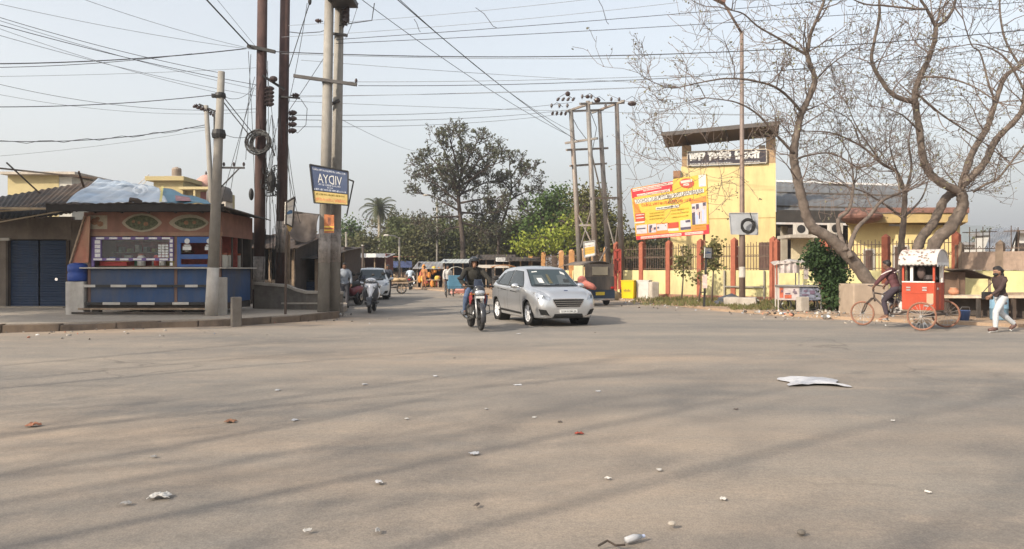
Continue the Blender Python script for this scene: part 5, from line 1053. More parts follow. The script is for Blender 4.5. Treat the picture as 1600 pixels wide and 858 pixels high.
    for ax in wheelbase:
        for s in (1, -1):
            wh = MB(); wh.lathe([(.20, s*.60), (.275, s*.605), (.30, s*.62), (.305, s*.66), (.305, s*.74), (.30, s*.785), (.28, s*.80), (.21, s*.795), (.205, s*.76)], 36, (ax, 0, .305), 'y', False); wo = wh.build('wheel', rub, T, True); wo.data.set_sharp_from_angle(angle=R(50))
            r_ = MB(); alloy = mat('alloy', (.72, .72, .73), .35, .3, .06, 5, 0)
            r_.lathe([(.212, s*.80), (.205, s*.792), (.195, s*.75), (.18, s*.73)], 32, (ax, 0, .305), 'y', False); r_.lathe([(.05, s*.76), (.045, s*.79), (.0, s*.795)], 16, (ax, 0, .305), 'y')
            for k in range(5):
                for dk in (-.16, .16):
                    t = 2*math.pi*k/5+.3; a = V(ax+.04*math.cos(t), s*.78, .305+.04*math.sin(t)); b2 = V(ax+.198*math.cos(t+dk), s*.785, .305+.198*math.sin(t+dk)); r_.bar(a, b2, .034, .025, (0, 1, 0))
            r_.build('rim', alloy, wo, False, .003); part('brake_disc', mat('disc_dark', (.06, .055, .05), .6, .5, .1, 5, 0), wo, lambda q: q.lathe([(.17, s*.715), (.17, s*.725), (.0, s*.725)], 24, (ax, 0, .305), 'y'))
            part('wheel_arch', seal, T, lambda q: q.lathe([(.36, s*.5), (.362, s*.80)], 36, (ax, 0, .305), 'y', False)); 
    return T
silver = mat('silver_paint', (.60, .605, .615), .28, .8, .03, 2, 0, dirt=(.42, .385, .34), damt=.2, dscale=1.3, coat=.5)
hd = R(19.5); fl = V(1.16, 20.1, 0); ax_dir = V(math.sin(hd), -math.cos(hd), 0)
make_car('hatchback', 'silver hatchback driving out of the side road next to the motorcycle rider', fl-ax_dir*1.17, math.atan2(ax_dir.y, ax_dir.x), silver)
whitec = mat('white_car_paint', (.58, .59, .60), .35, 0, .02, 2, 0, coat=.5)
make_car('hatchback', 'white car parked behind the black and white scooter', V(-7.0, 38.5, 0), R(-80), whitec, False)

# ------------------------------------------------------------ two-wheelers (x forward, origin on the ground under the rear axle)
def wheel(T, x, r, w, name='wheel', spokes=6, tm=rub, rimm=None, s=1, y=0):
    wo = part(name, tm, T, lambda q: q.lathe([(r*.76, -w/2*.7), (r*.9, -w/2), (r*.97, -w*.36), (r, 0), (r*.97, w*.36), (r*.9, w/2), (r*.76, w/2*.7)], 30, (x, y, r), 'y', False), True)
    rm = rimm or blk
    part('rim', rm, wo, lambda q: (q.lathe([(r*.78, -w*.3), (r*.70, -w*.2), (r*.70, w*.2), (r*.78, w*.3)], 28, (x, y, r), 'y', False), q.cyl((x, y-w*.7, r), (x, y+w*.7, r), r*.16, n=12), [q.bar((x, y, r), (x+r*.72*math.cos(2*math.pi*k/spokes+.2), y, r+r*.72*math.sin(2*math.pi*k/spokes+.2)), .035, .02) for k in range(spokes)]))
    return wo
def motorcycle(name, label, loc, rz, body, accent, group=None):
    T = thing(name, label, 'motorcycle', loc, rz, group); wb = 1.33
    wheel(T, 0, .31, .13); fw = wheel(T, wb, .31, .10)
    part('brake_disc', steel, fw, lambda q: q.lathe([(.13, .07), (.13, .078), (.06, .078)], 24, (wb, 0, .31), 'y'))
    part('front_mudguard', body, T, lambda q: q.sheet(lambda u, v: V(wb+.345*math.cos(-.3+2.4*u), (v-.5)*.12, .31+.345*math.sin(-.3+2.4*u)), 16, 2, .006), True)
    hp = V(wb-.33, 0, .98)
    for s in (1, -1): part('fork', mat('fork_silver', (.30, .30, .30), .4, .6, 0, bump=0), T, lambda q: q.tube([(wb, s*.085, .31), (wb-.12, s*.085, .58), (wb-.30, s*.085, .95)], [.028, .026, .022], 10), True)
    part('frame', blk, T, lambda q: (q.tube([(0, .07, .33), (.35, .1, .42), (.6, .1, .36), (.95, .06, .45), (wb-.3, 0, .85)], .025, 8), q.tube([(0, -.07, .33), (.35, -.1, .42), (.6, -.1, .36), (.95, -.06, .45), (wb-.3, 0, .85)], .025, 8), q.tube([(wb-.3, 0, .85), (.55, 0, .72), (.1, 0, .68), (-.28, 0, .75)], .03, 8)), True)
    part('engine', mat('engine_grey', (.12, .115, .11), .5, .5, .3, 14, .2), T, lambda q: (q.box(.50, -.15, .26, .86, .15, .52), q.lathe([(.12, -.19), (.12, .19)], 18, (.58, 0, .38), 'y'), [q.box(.72+.012*i, -.1, .50+.032*i, .92+.012*i, .1, .515+.032*i) for i in range(6)]), bevel=.012)
    part('exhaust', chrome('exhaust', (.3, .3, .3), .3), T, lambda q: q.tube([(.92, -.08, .5), (.95, -.12, .3), (.6, -.16, .24), (.2, -.17, .27), (-.3, -.18, .36)], [.022, .022, .025, .05, .055], 10), True)
    part('fuel_tank', body, T, lambda q: q.ell((.72, 0, .84), (.30, .155, .135), 20, 12), True)
    for s in (1, -1): part('tank_shroud', accent, T, lambda q: q.prism([(.98, s*.15, .90), (1.08, s*.15, .72), (.86, s*.15, .55), (.80, s*.165, .78)], (0, 0, 0), (0, s*.03, 0)), bevel=.008)
    part('seat', blk, T, lambda q: q.tube([(.5, 0, .79), (.25, 0, .78), (-.05, 0, .84), (-.30, 0, .87)], [.09, .12, .11, .07], 12), True)
    part('tail', body, T, lambda q: q.tube([(.3, 0, .70), (-.1, 0, .74), (-.38, 0, .83)], [.12, .10, .05], 10), True)
    part('tail_light', mat('tail_red', (.35, .02, .02)), T, lambda q: q.box(-.42, -.06, .78, -.38, .06, .84)); part('rear_mudguard', blk, T, lambda q: q.sheet(lambda u, v: V(.36*math.cos(1.5+1.3*u), (v-.5)*.13, .31+.36*math.sin(1.5+1.3*u)), 10, 2, .006))
    cowl = part('headlamp_cowl', body, T, lambda q: q.ell((wb-.22, 0, .93), (.14, .145, .13), 16, 10), True)
    part('windshield', mat('dark_screen', (.02, .025, .04), .1, bump=0, var=0), T, lambda q: q.sheet(lambda u, v: V(wb-.16-.16*v-.06*(2*u-1)**2, (u-.5)*(.26-.08*v), 1.02+.18*v), 8, 5, .006), True)
    part('headlight', mat('headlamp_lens', (.42, .44, .47), .1, .4, .3, 20, 0, spec=.8), T, lambda q: q.ell((wb-.13, 0, .885), (.085, .125, .075), 16, 8), True)
    part('number_plate', wht, T, lambda q: q.box(wb-.07, -.10, .755, wb-.06, .10, .81))
    part('handlebar', blk, T, lambda q: (q.tube([(wb-.42, .37, 1.02), (wb-.36, .25, 1.05), (wb-.32, 0, 1.02), (wb-.36, -.25, 1.05), (wb-.42, -.37, 1.02)], .016, 8), [q.tube([(wb-.425, s*.39, 1.018), (wb-.385, s*.28, 1.04)], .022, 8) for s in (1, -1)], [q.tube([(wb-.36, s*.36, 1.01), (wb-.30, s*.24, 1.04)], .008, 5) for s in (1, -1)]), True)
    for s in (1, -1):
        part('mirror', blk, T, lambda q: (q.tube([(wb-.36, s*.26, 1.06), (wb-.34, s*.36, 1.18), (wb-.34, s*.41, 1.21)], .009, 6), q.ell((wb-.34, s*.43, 1.225), (.02, .075, .05), 12, 8)), True)
        part('indicator', mat('amber', (.38, .15, .03), .3, bump=0, var=0), T, lambda q: (q.tube([(wb-.2, s*.1, .85), (wb-.2, s*.2, .85)], .012, 6), q.ell((wb-.19, s*.21, .85), (.022, .028, .02), 8, 6)))
        part('footrest', blk, T, lambda q: q.tube([(.45, s*.1, .33), (.45, s*.27, .32)], .016, 6))
    part('crash_guard', blk, T, lambda q: q.tube([(.98, 0, .62), (1.0, .26, .58), (.97, .29, .40), (.92, 0, .3), (.97, -.29, .40), (1.0, -.26, .58), (.98, 0, .62)], .016, 6), True)
    part('side_stand', steel, T, lambda q: q.tube([(.5, .12, .3), (.62, .2, .1)], .012, 5))
    return T
mrear = G(736, 510.5); mfront = G(757.5, 519.5); md = (mfront-mrear); md.z = 0; mrz = math.atan2(md.y, md.x)
mloc = mrear.copy(); mloc.z = 0
motorcycle('motorcycle', 'black and red motorcycle ridden beside the silver hatchback', mloc, mrz, mat('bike_black', (.03, .03, .034), .3, 0, .05, 4, 0, coat=.5), mat('bike_red', (.22, .03, .03), .4, 0, .1, 4, 0))
def scooter(name, label, loc, rz, cA, cB, group=None, small=False):
    T = thing(name, label, 'scooter', loc, rz, group); wb = 1.24
    wheel(T, 0, .225, .10, spokes=5, rimm=steel); wheel(T, wb, .225, .09, spokes=5, rimm=steel)
    part('front_mudguard', cB, T, lambda q: q.sheet(lambda u, v: V(wb+.02+.27*math.cos(-.1+2.3*u), (v-.5)*(.16-.05*abs(u-.5)), .235+.26*math.sin(-.1+2.3*u)), 14, 4, .012), True)
    part('fork', blk, T, lambda q: [q.tube([(wb, s*.065, .225), (wb-.14, s*.06, .62)], .022, 8) for s in (1, -1)])
    part('front_apron', cB, T, lambda q: q.sheet(lambda u, v: V(wb-.10-.16*v-.16*(2*u-1)**2+.05*math.sin(v*3), (u-.5)*(.34+.12*math.sin(math.pi*min(1, v*1.1))), .36+.56*v), 12, 10, .03), True)
    part('apron_panel', cA, T, lambda q: q.sheet(lambda u, v: V(wb+.005-.15*v-.14*(2*u-1)**2, (u-.5)*(.12+.24*v), .50+.40*v), 10, 8, .02), True)
    for s in (1, -1): part('headlight' if s == 0 else 'indicator', mat('headlamp_lens', (.62, .64, .66)), T, lambda q: q.ell((wb-.14, s*.125, .80), (.04, .055, .06), 10, 8), True)
    part('handlebar_cover', cA, T, lambda q: q.ell((wb-.29, 0, 1.0), (.11, .15, .075), 16, 10), True); part('headlight', mat('headlamp_lens', (.62, .64, .66)), T, lambda q: q.ell((wb-.21, 0, .99), (.05, .10, .05), 14, 8), True)
    part('handlebar', blk, T, lambda q: (q.tube([(wb-.40, .35, 1.02), (wb-.31, .15, 1.01), (wb-.31, -.15, 1.01), (wb-.40, -.35, 1.02)], .02, 8), [q.tube([(wb-.33, s*.34, 1.02), (wb-.27, s*.17, 1.02)], .008, 5) for s in (1, -1)]), True)
    for s in (1, -1): part('mirror', blk, T, lambda q: (q.tube([(wb-.33, s*.22, 1.03), (wb-.31, s*.34, 1.17)], .009, 6), q.ell((wb-.31, s*.36, 1.2), (.02, .065, .05), 12, 8)), True)
    T.scale = (1.1, 1.14, 1.08)
    part('floorboard', blk, T, lambda q: q.box(.38, -.19, .27, .96, .19, .33), bevel=.02)
    part('body_cowl', cA, T, lambda q: q.tube([(.46, 0, .48), (.2, 0, .55), (-.15, 0, .62), (-.42, 0, .70)], [.15, .20, .18, .08], 16), True)
    part('seat', blk, T, lambda q: q.tube([(.45, 0, .74), (.2, 0, .76), (-.15, 0, .79), (-.36, 0, .80)], [.09, .13, .12, .06], 14), True)
    part('tail_light', mat('tail_red', (.35, .02, .02)), T, lambda q: q.box(-.47, -.08, .66, -.42, .08, .74)); part('grab_rail', steel, T, lambda q: q.tube([(-.2, .13, .78), (-.42, .1, .84), (-.42, -.1, .84), (-.2, -.13, .78)], .013, 6)); part('exhaust', steel, T, lambda q: q.tube([(.3, -.15, .22), (-.05, -.17, .25), (-.25, -.17, .30)], [.03, .06, .055], 10), True); part('number_plate', wht, T, lambda q: q.box(wb-.03, -.09, .46, wb-.02, .09, .50))
    return T
wp_ = mat('scooter_pearl', (.70, .70, .73), .3, 0, .05, 4, 0, coat=.5); bp_ = mat('scooter_black', (.035, .035, .04), .3, 0, .1, 4, 0, coat=.4)
c = G(569, 489); scooter('scooter', 'black and white scooter parked nearest at the road edge beside the twin poles', V(c.x+.12, c.y+1.2, 0), R(-86), wp_, bp_)
c = G(547, 478); scooter('scooter', 'dark red scooter parked behind the black and white one near the poles', V(c.x+.1, c.y+1.0, 0), R(-112), mat('scooter_maroon', (.16, .03, .04), .35, coat=.4), mat('scooter_grey', (.28, .29, .31), .35, coat=.4))
c = G(556, 478); motorcycle('motorcycle', 'dark parked motorcycle squeezed between the two parked scooters', V(c.x+.3, c.y+2.2, 0), R(-104), bp_, mat('bike_grey', (.3, .3, .32), .4, bump=0))
c = G(641, 453); scooter('scooter', 'distant dark scooter ridden away along the side road', V(c.x, c.y-.2, 0), R(92), bp_, wp_)

# ------------------------------------------------------------ sack-laden handcart
T = thing('handcart', 'flat wooden handcart loaded with brown sacks behind the parked scooters', 'handcart', V(X(613, 46), 46, 0), R(8))
part('deck', wood, T, lambda q: (q.box(-.9, -.5, .62, .95, .5, .70), [q.box(-.9+.3*i, -.5, .56, -.85+.3*i, .5, .62) for i in range(7)], q.bar((.9, -.35, .66), (1.5, -.3, .8), .06), q.bar((.9, .35, .66), (1.5, .3, .8), .06)), bevel=.01)
for s in (1, -1):
    for x in (-.5, .55):
        w_ = part('wheel', rub, T, lambda q: q.ring((x, s*.42, .3), .27, .035)); part('spoke', wood, w_, lambda q: [q.bar((x, s*.42, .3), (x+.26*math.cos(k*math.pi/4), s*.42, .3+.26*math.sin(k*math.pi/4)), .025) for k in range(8)])
part('axle', steel, T, lambda q: (q.bar((-.5, -.5, .3), (-.5, .5, .3), .05), q.bar((.55, -.5, .3), (.55, .5, .3), .05), [q.bar((x, s*.38, .3), (x, s*.38, .6), .05) for x in (-.5, .55) for s in (1, -1)]))
jute = mat('jute', (.40, .29, .17), .95, 0, .3, 6, .5, 60)
Tm = Matrix.LocRotScale(T.location, T.rotation_euler, None)
for i, (x, y, z, a) in enumerate(((-.5, -.2, .85, .3), (.1, -.18, .83, -.2), (-.2, .22, .84, .1), (.5, .15, .82, .4), (-.15, 0, 1.06, .2))):
    o = MB(); o.ell((0, 0, 0), (.40, .23, .14), 14, 8); o = o.build('grain_sack', jute, smooth=True, loc=Tm @ V(x, y, z), rz=a); tag(o, 'brown jute sack piled on the flat handcart', 'sack', 'sacks on the handcart')
# ------------------------------------------------------------ cycle cart with the red box
N_, Fw = V(9.60, 18.0, 0), V(10.72, 18.98, 0); mid = (N_+Fw)/2; hdv = V(-.66, .751, 0); crz = math.atan2(hdv.y, hdv.x)
T = thing('cycle_cart', 'three-wheeled cycle cart with a red box under a white printed canopy', 'cycle cart', mid, crz); Tc = T; tw = (Fw-N_).length/2
rp = mat('cart_red', (0.340, 0.048, 0.020), .5, 0, .12, 4, .05, dirt=(.42, .12, .07), damt=.4); tyr = mat('dusty_tyre', (0.210, 0.105, 0.070), .85, 0, .2, 9, .1); fr_ = mat('cart_frame', (.09, .07, .06), .5, .3, .2, 5, 0)
def spwheel(T, x, y, r, m=tyr):
    w_ = part('wheel', m, T, lambda q: q.ring((x, y, r), r-.02, .024, 'y', 36, 8), True)
    part('spoke', steel, w_, lambda q: [q.bar((x, y+.02*(-1)**k, r), (x+(r-.04)*math.cos(k*math.pi/9), y, r+(r-.04)*math.sin(k*math.pi/9)), .006) for k in range(18)]); part('hub', steel, w_, lambda q: q.cyl((x, y-.05, r), (x, y+.05, r), .03, n=10))
for s in (1, -1): spwheel(T, 0, s*tw, .335)
spwheel(T, 1.72, 0, .31)
part('axle', fr_, T, lambda q: q.bar((0, -tw, .335), (0, tw, .335), .04))
part('frame', fr_, T, lambda q: (q.bar((-.25, .28, .40), (.64, .28, .40), .05), q.bar((-.25, -.28, .40), (.64, -.28, .40), .05), q.tube([(.5, 0, .42), (.9, 0, .32), (1.0, 0, .34)], .025, 8), q.tube([(1.0, 0, .32), (1.42, 0, .72)], .022, 8), q.tube([(.86, 0, .75), (1.42, 0, .84)], .02, 8), q.tube([(1.0, 0, .32), (.84, 0, .9)], .02, 8), q.tube([(.5, 0, .45), (.85, 0, .78)], .02, 8), q.tube([(1.40, 0, .62), (1.45, 0, .95)], .026, 8)), True)
part('fork', fr_, T, lambda q: [q.tube([(1.72, s*.06, .31), (1.62, s*.06, .55), (1.47, s*.05, .70)], .018, 8) for s in (1, -1)]+[q.tube([(1.47, -.06, .7), (1.47, .06, .7)], .018, 8)])
part('handlebar', fr_, T, lambda q: (q.tube([(1.45, 0, .95), (1.46, 0, 1.02)], .02, 8), q.tube([(1.30, .30, 1.0), (1.46, .24, 1.03), (1.50, 0, 1.02), (1.46, -.24, 1.03), (1.30, -.30, 1.0)], .015, 8)), True)
part('saddle', blk, T, lambda q: q.tube([(1.0, 0, .94), (.85, 0, .95), (.74, 0, .96)], [.035, .08, .10], 10), True)
part('pedal', steel, T, lambda q: (q.lathe([(.09, -.01), (.09, .01)], 20, (1.0, -.04, .33), 'y'), q.bar((1.0, .07, .33), (1.08, .07, .20), .02), q.bar((1.0, -.07, .33), (.92, -.07, .46), .02), q.box(1.03, .08, .18, 1.13, .20, .21), q.box(.87, -.20, .45, .97, -.08, .48)))
part('chain', blk, T, lambda q: (q.bar((1.0, -.05, .42), (.02, -.05, .40), .012), q.bar((1.0, -.05, .245), (.02, -.05, .28), .012)))
# the box
bx = (-.12, .62); by = .29; z0_, z1_ = .46, 1.12
part('floor', wood, T, lambda q: q.box(bx[0], -by, .43, bx[1], by, .455))
for s in (1, -1):
    part('side_panel', rp, T, lambda q: (q.box(bx[0], s*by-.012, z0_, bx[1], s*by+.012, z1_), q.box(bx[0]+.02, s*by-.02, z0_+.40, bx[1]-.02, s*by+.02, z0_+.425)), bevel=.004)
    sd2 = part('trim', mat('trim_white', (.6, .55, .5), .6), T, lambda q: q.box(bx[0], s*by-.02, z1_, bx[1], s*by+.02, z1_+.03))
part('front_panel', rp, T, lambda q: q.box(bx[1]-.012, -by+.012, z0_, bx[1]+.012, by-.012, z1_)); part('rear_door', rp, T, lambda q: (q.box(bx[0]-.012, -by+.014, z0_, bx[0]+.012, by-.014, z1_), q.box(bx[0]-.02, -.02, z0_+.02, bx[0]-.012, .01, z1_-.02)), bevel=.004)
part('hinge', steel, T, lambda q: [q.box(x, by+.013, z, x+.10, by+.025, z+.035) for x, z in ((.42, .98), (.42, .92), (.05, .98), (.05, .92), (.0, .55), (-.08, .6))]+[q.box(bx[0]-.03, .1, .95, bx[0]-.014, .17, 1.0)])
part('latch_plate', mat('latch_tan', (.42, .26, .17), .7), T, lambda q: q.box(bx[0]+.02, by+.013, .62, bx[0]+.17, by+.03, .86))
part('upright', rp, T, lambda q: [q.bar((x, s*(by-.02), z1_), (x, s*(by-.02), 1.62), .045) for x in (bx[0]+.02, bx[1]-.02) for s in (1, -1)]); part('upright', mat('trim_white', (.6, .55, .5)), T, lambda q: (q.bar((bx[1]-.22, by-.02, z1_), (bx[1]-.22, by-.02, 1.6), .06), q.bar((bx[0]+.0, -by*.45, z1_), (bx[0]+.0, -by*.45, 1.6), .07)))
part('dark_lining', intr, T, lambda q: (q.box(bx[1]-.10, -by+.03, z1_, bx[1]-.06, by-.1, 1.6), q.box(bx[0]+.05, -by+.02, z1_, bx[1]-.1, -by+.04, 1.6)))
part('hanging_cloth', mat('dull_bag', (.085, .06, .055), .8), T, lambda q: q.ell((.25, .1, 1.36), (.10, .08, .17), 10, 8), True); part('vessel', mat('dark_vessel', (.06, .05, .05), .4, .4, 0), T, lambda q: q.lathe([(.1, 1.12), (.17, 1.2), (.12, 1.3)], 14, (.08, .02, 0)))
cv = mat('canopy_white', (0.436, 0.409, 0.383), .75, 0, .06, 5, .1, 14, dirt=(.60, .48, .40), damt=.35, dscale=3)
def canf(u, v):
    a = -.12+(math.pi+.24)*v; return V(bx[0]-.08+(bx[1]-bx[0]+.14)*u, .38*math.cos(a), 1.56+.35*math.sin(a)+(.012*math.sin(u*60) if v < .06 or v > .94 else 0))
part('canopy', cv, T, lambda q: q.sheet(canf, 30, 24, .012), True)
part('canopy_end', mat('canopy_grey', (.42, .39, .38), .8, 0, .12, 4, 0, dirt=(.6, .55, .5)), T, lambda q: [q.add([(x, .368*math.cos(a), 1.56+.335*math.sin(a)) for a in [-.1+(math.pi+.2)*i/16 for i in range(17)]], [tuple(range(17))]) for x in (bx[0]-.06,)])
part('canopy_fringe', mat('fringe', (.62, .6, .58), .8), T, lambda q: [q.box(bx[0]-.084, -.36+.08*i, 1.50+.04*(i % 2), bx[0]-.074, -.29+.08*i, 1.60) for i in range(9)])
prn = MB(); r5 = random.Random(8)
for i in range(46):
    u = r5.uniform(.05, .95); v = r5.uniform(.04, .42); p = [V(*canf(u+du, v+dv)) for du, dv in ((0, 0), (r5.uniform(.02, .07), .0), (r5.uniform(.02, .06), r5.uniform(.01, .03)), (0, r5.uniform(.01, .03)))]
    prn.add([V(a.x, a.y*1.06, 1.56+(a.z-1.56)*1.07) for a in p], [(0, 1, 2, 3)])
prn.build('canopy_print', mat('print_brown', (.20, .14, .12), .8, 0, .5, 18, 0), T)
prn = MB()
for i in range(7):
    p = [V(*canf(.55+.07*i+du, .22+.2*t)) for t, du in ((0, 0), (0, .018), (1, .018), (1, 0))]; prn.add([V(a.x, a.y*1.05, 1.56+(a.z-1.56)*1.06) for a in p], [(0, 1, 2, 3)])
prn.build('canopy_stripe', mat('print_salmon', (.62, .30, .24), .8), T)
T2 = thing('white_sack', 'bulging white sack slung behind the cycle cart rider\'s legs', 'sack', mid+hdv*1.02+V(.05, .12, 0), crz)
part('bag', mat('bag_white', (0.504, 0.476, 0.462), .7, 0, .1, 5, .2, 8), T2, lambda q: (q.ell((-.2, -.16, .50), (.30, .10, .22), 14, 10), q.ell((.12, -.15, .72), (.16, .08, .16), 12, 8), q.ell((-.3, -.15, .82), (.16, .08, .14), 12, 8)), True)
# ------------------------------------------------------------ auto rickshaw behind the car
T = thing('auto_rickshaw', 'black and blue three-wheeled auto rickshaw seen from behind beside the silver car', 'auto rickshaw', V(X(918, 31), 31.6, 0), R(112))
ab = mat('auto_black', (.045, .042, .04), .6, 0, .2, 3, .1, dirt=(.14, .11, .09), damt=.4); abl = mat('auto_blue', (.022, .036, .06), .6, 0, .2, 3, .1)
part('hood', mat('hood_canvas', (.12, .10, .085), .9, 0, .25, 3, .2, dirt=(.22, .18, .14)), T, lambda q: (q.sheet(lambda u, v: V(-1.15+2.35*u, (v-.5)*1.32, 1.78-.14*(2*v-1)**2-.10*max(0, u-.75)*4), 16, 10, .03), q.prism([(-1.15, -.64, 1.15), (-1.15, .64, 1.15), (-1.15, .64, 1.66), (-1.15, -.64, 1.66)], (0, 0, 0), (.03, 0, 0))))
part('body', ab, T, lambda q: (q.box(-1.18, -.66, .62, -1.12, .66, 1.16), q.box(-1.12, -.66, .25, -.1, -.62, .95), q.box(-1.12, .62, .25, -.1, .66, .95), q.box(-.15, -.64, .25, .7, .64, .32), q.box(.65, -.5, .25, .72, .5, 1.0)), bevel=.02)
part('lower_body', abl, T, lambda q: (q.box(-1.2, -.67, .22, -1.12, .67, .617), q.box(-1.12, -.68, .22, -.15, -.665, .7), q.box(-1.12, .665, .22, -.15, .68, .7)), bevel=.02)
part('rear_window', glass('auto_pane', (.30, .26, .19), .2), T, lambda q: q.box(-1.195, -.35, 1.22, -1.175, .35, 1.55)); part('front_cowl', mat('auto_yellow', (.62, .44, .06), .5), T, lambda q: q.prism([(.72, -.5, .3), (1.25, -.25, .35), (1.1, -.3, .95), (.72, -.5, 1.05)], (0, 0, 0), (0, .9, 0)))
part('windscreen_frame', ab, T, lambda q: (q.bar((.85, .55, 1.0), (1.0, .5, 1.62), .05), q.bar((.85, -.55, 1.0), (1.0, -.5, 1.62), .05), [q.bar((-.15, s*.64, .9), (-.15, s*.6, 1.66), .05) for s in (1, -1)])); part('seat', blk, T, lambda q: (q.box(-1.1, -.58, .5, -.6, .58, .75), q.box(-1.1, -.58, .75, -1.0, .58, 1.15)))
part('side_curtain', mat('curtain_cream', (0.462, 0.420, 0.252), .85), T, lambda q: q.box(-1.05, .655, .98, -.2, .665, 1.6))
for x, y in ((-.75, .52), (-.75, -.52), (1.1, 0)): part('wheel', rub, T, lambda q: q.lathe([(.10, -.06), (.19, -.065), (.21, -.03), (.21, .03), (.19, .065), (.10, .06)], 20, (x, y, .21), 'y'), True)
for s in (1, -1): part('tail_light', mat('tail_red', (.35, .02, .02)), T, lambda q: q.box(-1.215, s*.55-.06, .68, -1.19, s*.55+.06, .76))
part('bumper', steel, T, lambda q: q.box(-1.27, -.62, .22, -1.21, .62, .29)); part('number_plate', mat('plate_yellow', (0.420, 0.315, 0.035), .6), T, lambda q: q.box(-1.215, -.2, .42, -1.202, .2, .55))
o = MB(); o.tube([(0, 0, .0), (.2, .0, .16), (.5, -.02, .02), (.62, 0, -.06)], [.1, .15, .12, .06], 10); o.ell((.1, .02, .28), (.17, .14, .16), 10, 8); o.tube([(.05, 0, -.02), (.05, 0, -.45), (.05, .03, -.92)], [.1, .08, .12], 8); o.ell((.05, 0, -.92), (.2, .2, .06), 10, 5)
tag(o.build('pink_bundle', mat('pink_cloth', (.42, .15, .12), .9, 0, .15, 4, 0), smooth=True, loc=P(905, 449, 29.0)), 'pinkish cloth bundle on a stand between the silver car and the auto rickshaw', 'bundle')
# a second rickshaw half hidden behind the car, with an orange hood rim
T = thing('auto_rickshaw', 'orange-rimmed rickshaw mostly hidden between the rider and the silver car', 'auto rickshaw', V(X(786, 44), 44, 0), R(95))
part('hood', mat('orange_hood', (0.350, 0.168, 0.070), .8, 0, .2, 3), T, lambda q: q.sheet(lambda u, v: V(-1.0+2.0*u, (v-.5)*1.3, 1.72-.12*(2*v-1)**2), 10, 8, .03)); part('body', ab, T, lambda q: (q.box(-1.0, -.62, .25, -.94, .62, 1.1), q.box(-.94, -.62, .25, .6, -.58, .8), q.box(-.94, .58, .25, .6, .62, .8), q.box(.55, -.5, .25, .6, .5, 1.1)), bevel=.02); part('frame', ab, T, lambda q: [q.bar((x, s*.58, .8), (x, s*.58, 1.62), .05) for x in (-.9, 0, .8) for s in (1, -1)])
for x, y in ((-.65, .5), (-.65, -.5), (.95, 0)): part('wheel', rub, T, lambda q: q.lathe([(.1, -.05), (.2, -.05), (.2, .05), (.1, .05)], 18, (x, y, .2), 'y'))
# light blue rickshaw at the far verge
T = thing('blue_rickshaw', 'light blue pedal rickshaw waiting at the far verge behind the rider', 'cycle rickshaw', V(X(712, 40), 40, .0), R(100))
part('body', mat('sky_blue', (.07, .17, .25), .6, 0, .15, 4), T, lambda q: (q.box(-.4, -.42, .45, .4, .42, .55), q.box(-.42, -.42, .55, -.34, .42, 1.15), q.box(-.34, -.44, .55, .2, -.40, .85), q.box(-.34, .40, .55, .2, .44, .85)), bevel=.02)
part('hood', mat('hood_grey', (.4, .4, .36), .8), T, lambda q: q.sheet(lambda u, v: V(-.45+.55*u, .46*math.cos(math.pi*v), 1.2+.38*math.sin(math.pi*v)), 8, 12, .02))
for x, y, r in ((-.1, .5, .33), (-.1, -.5, .33), (1.35, 0, .31)): spwheel(T, x, y, r, rub)
part('frame', fr_, T, lambda q: (q.tube([(.3, 0, .45), (.8, 0, .3), (1.15, 0, .75)], .025, 6), q.tube([(1.35, 0, .31), (1.15, 0, .95)], .025, 6), q.tube([(1.1, .25, 1.0), (1.15, 0, .98), (1.1, -.25, 1.0)], .02, 6), q.bar((-.1, -.5, .33), (-.1, .5, .33), .04)))
part('saddle', blk, T, lambda q: q.ell((.75, 0, .88), (.14, .09, .05), 10, 6))
o = MB(); o.tube([(0, 0, 0), (.3, .05, .22), (.75, 0, .14), (1.0, 0, .02)], [.12, .22, .2, .08], 10); tag(o.build('pink_sack', mat('salmon_sack', (.55, .25, .21), .9, 0, .2, 5, .2), smooth=True, loc=G(705, 460)+V(0, 0, .05)), 'salmon-pink sack lying on the far verge beneath the blue rickshaw', 'sack')
# ------------------------------------------------------------ covered food cart on the verge
c = V(X(1216, 25.8), 25.8, .07); T = thing('food_cart', 'small white canopied food cart with a torn printed poster on its front', 'food cart', c, R(-12)); cw = 1.35
part('canopy', mat('canopy_plastic', (0.462, 0.420, 0.385), .6, 0, .1, 3, .2, 6, dirt=(.42, .34, .28), damt=.4), T, lambda q: q.sheet(lambda u, v: V(-.15+(cw+.35)*u, -.15+.95*v, 1.72-.10*(2*u-1)**2-.10*(1-v)+.02*math.sin(u*22)), 24, 6, .02))
part('curtain', mat('curtain_plastic', (0.420, 0.364, 0.343), .5, 0, .2, 4, .2, 6), T, lambda q: (q.sheet(lambda u, v: V(.02+.62*u, -.10+.03*math.sin(u*20), 1.25+.40*v), 16, 2, .008), q.sheet(lambda u, v: V(.80+.15*u, -.08, 1.05+.58*v), 4, 2, .008)))
part('dark_panel', mat('panel_dark', (.10, .08, .10), .6, 0, .5, 10, 0), T, lambda q: q.box(1.08, -.06, 1.26, 1.36, -.03, 1.60))
for x in (0, .66, cw):
    for y in (0, .75): part('post', steel if x else white, T, lambda q: q.bar((x, y, .0 if y or x != .66 else .0), (x, y, 1.66), .035))
part('cart_box', mat('cart_white', (0.462, 0.406, 0.392), .6, 0, .15, 5, .05, dirt=(.35, .25, .22), damt=.4), T, lambda q: q.box(.02, -.02, .34, .66, .78, .80), bevel=.01); part('cart_box', mat('cart_slate', (.16, .17, .22), .6, 0, .7, 9), T, lambda q: q.box(.665, -.015, .34, cw-.02, .78, .78), bevel=.01)
A = Panel(c, c, c, c)
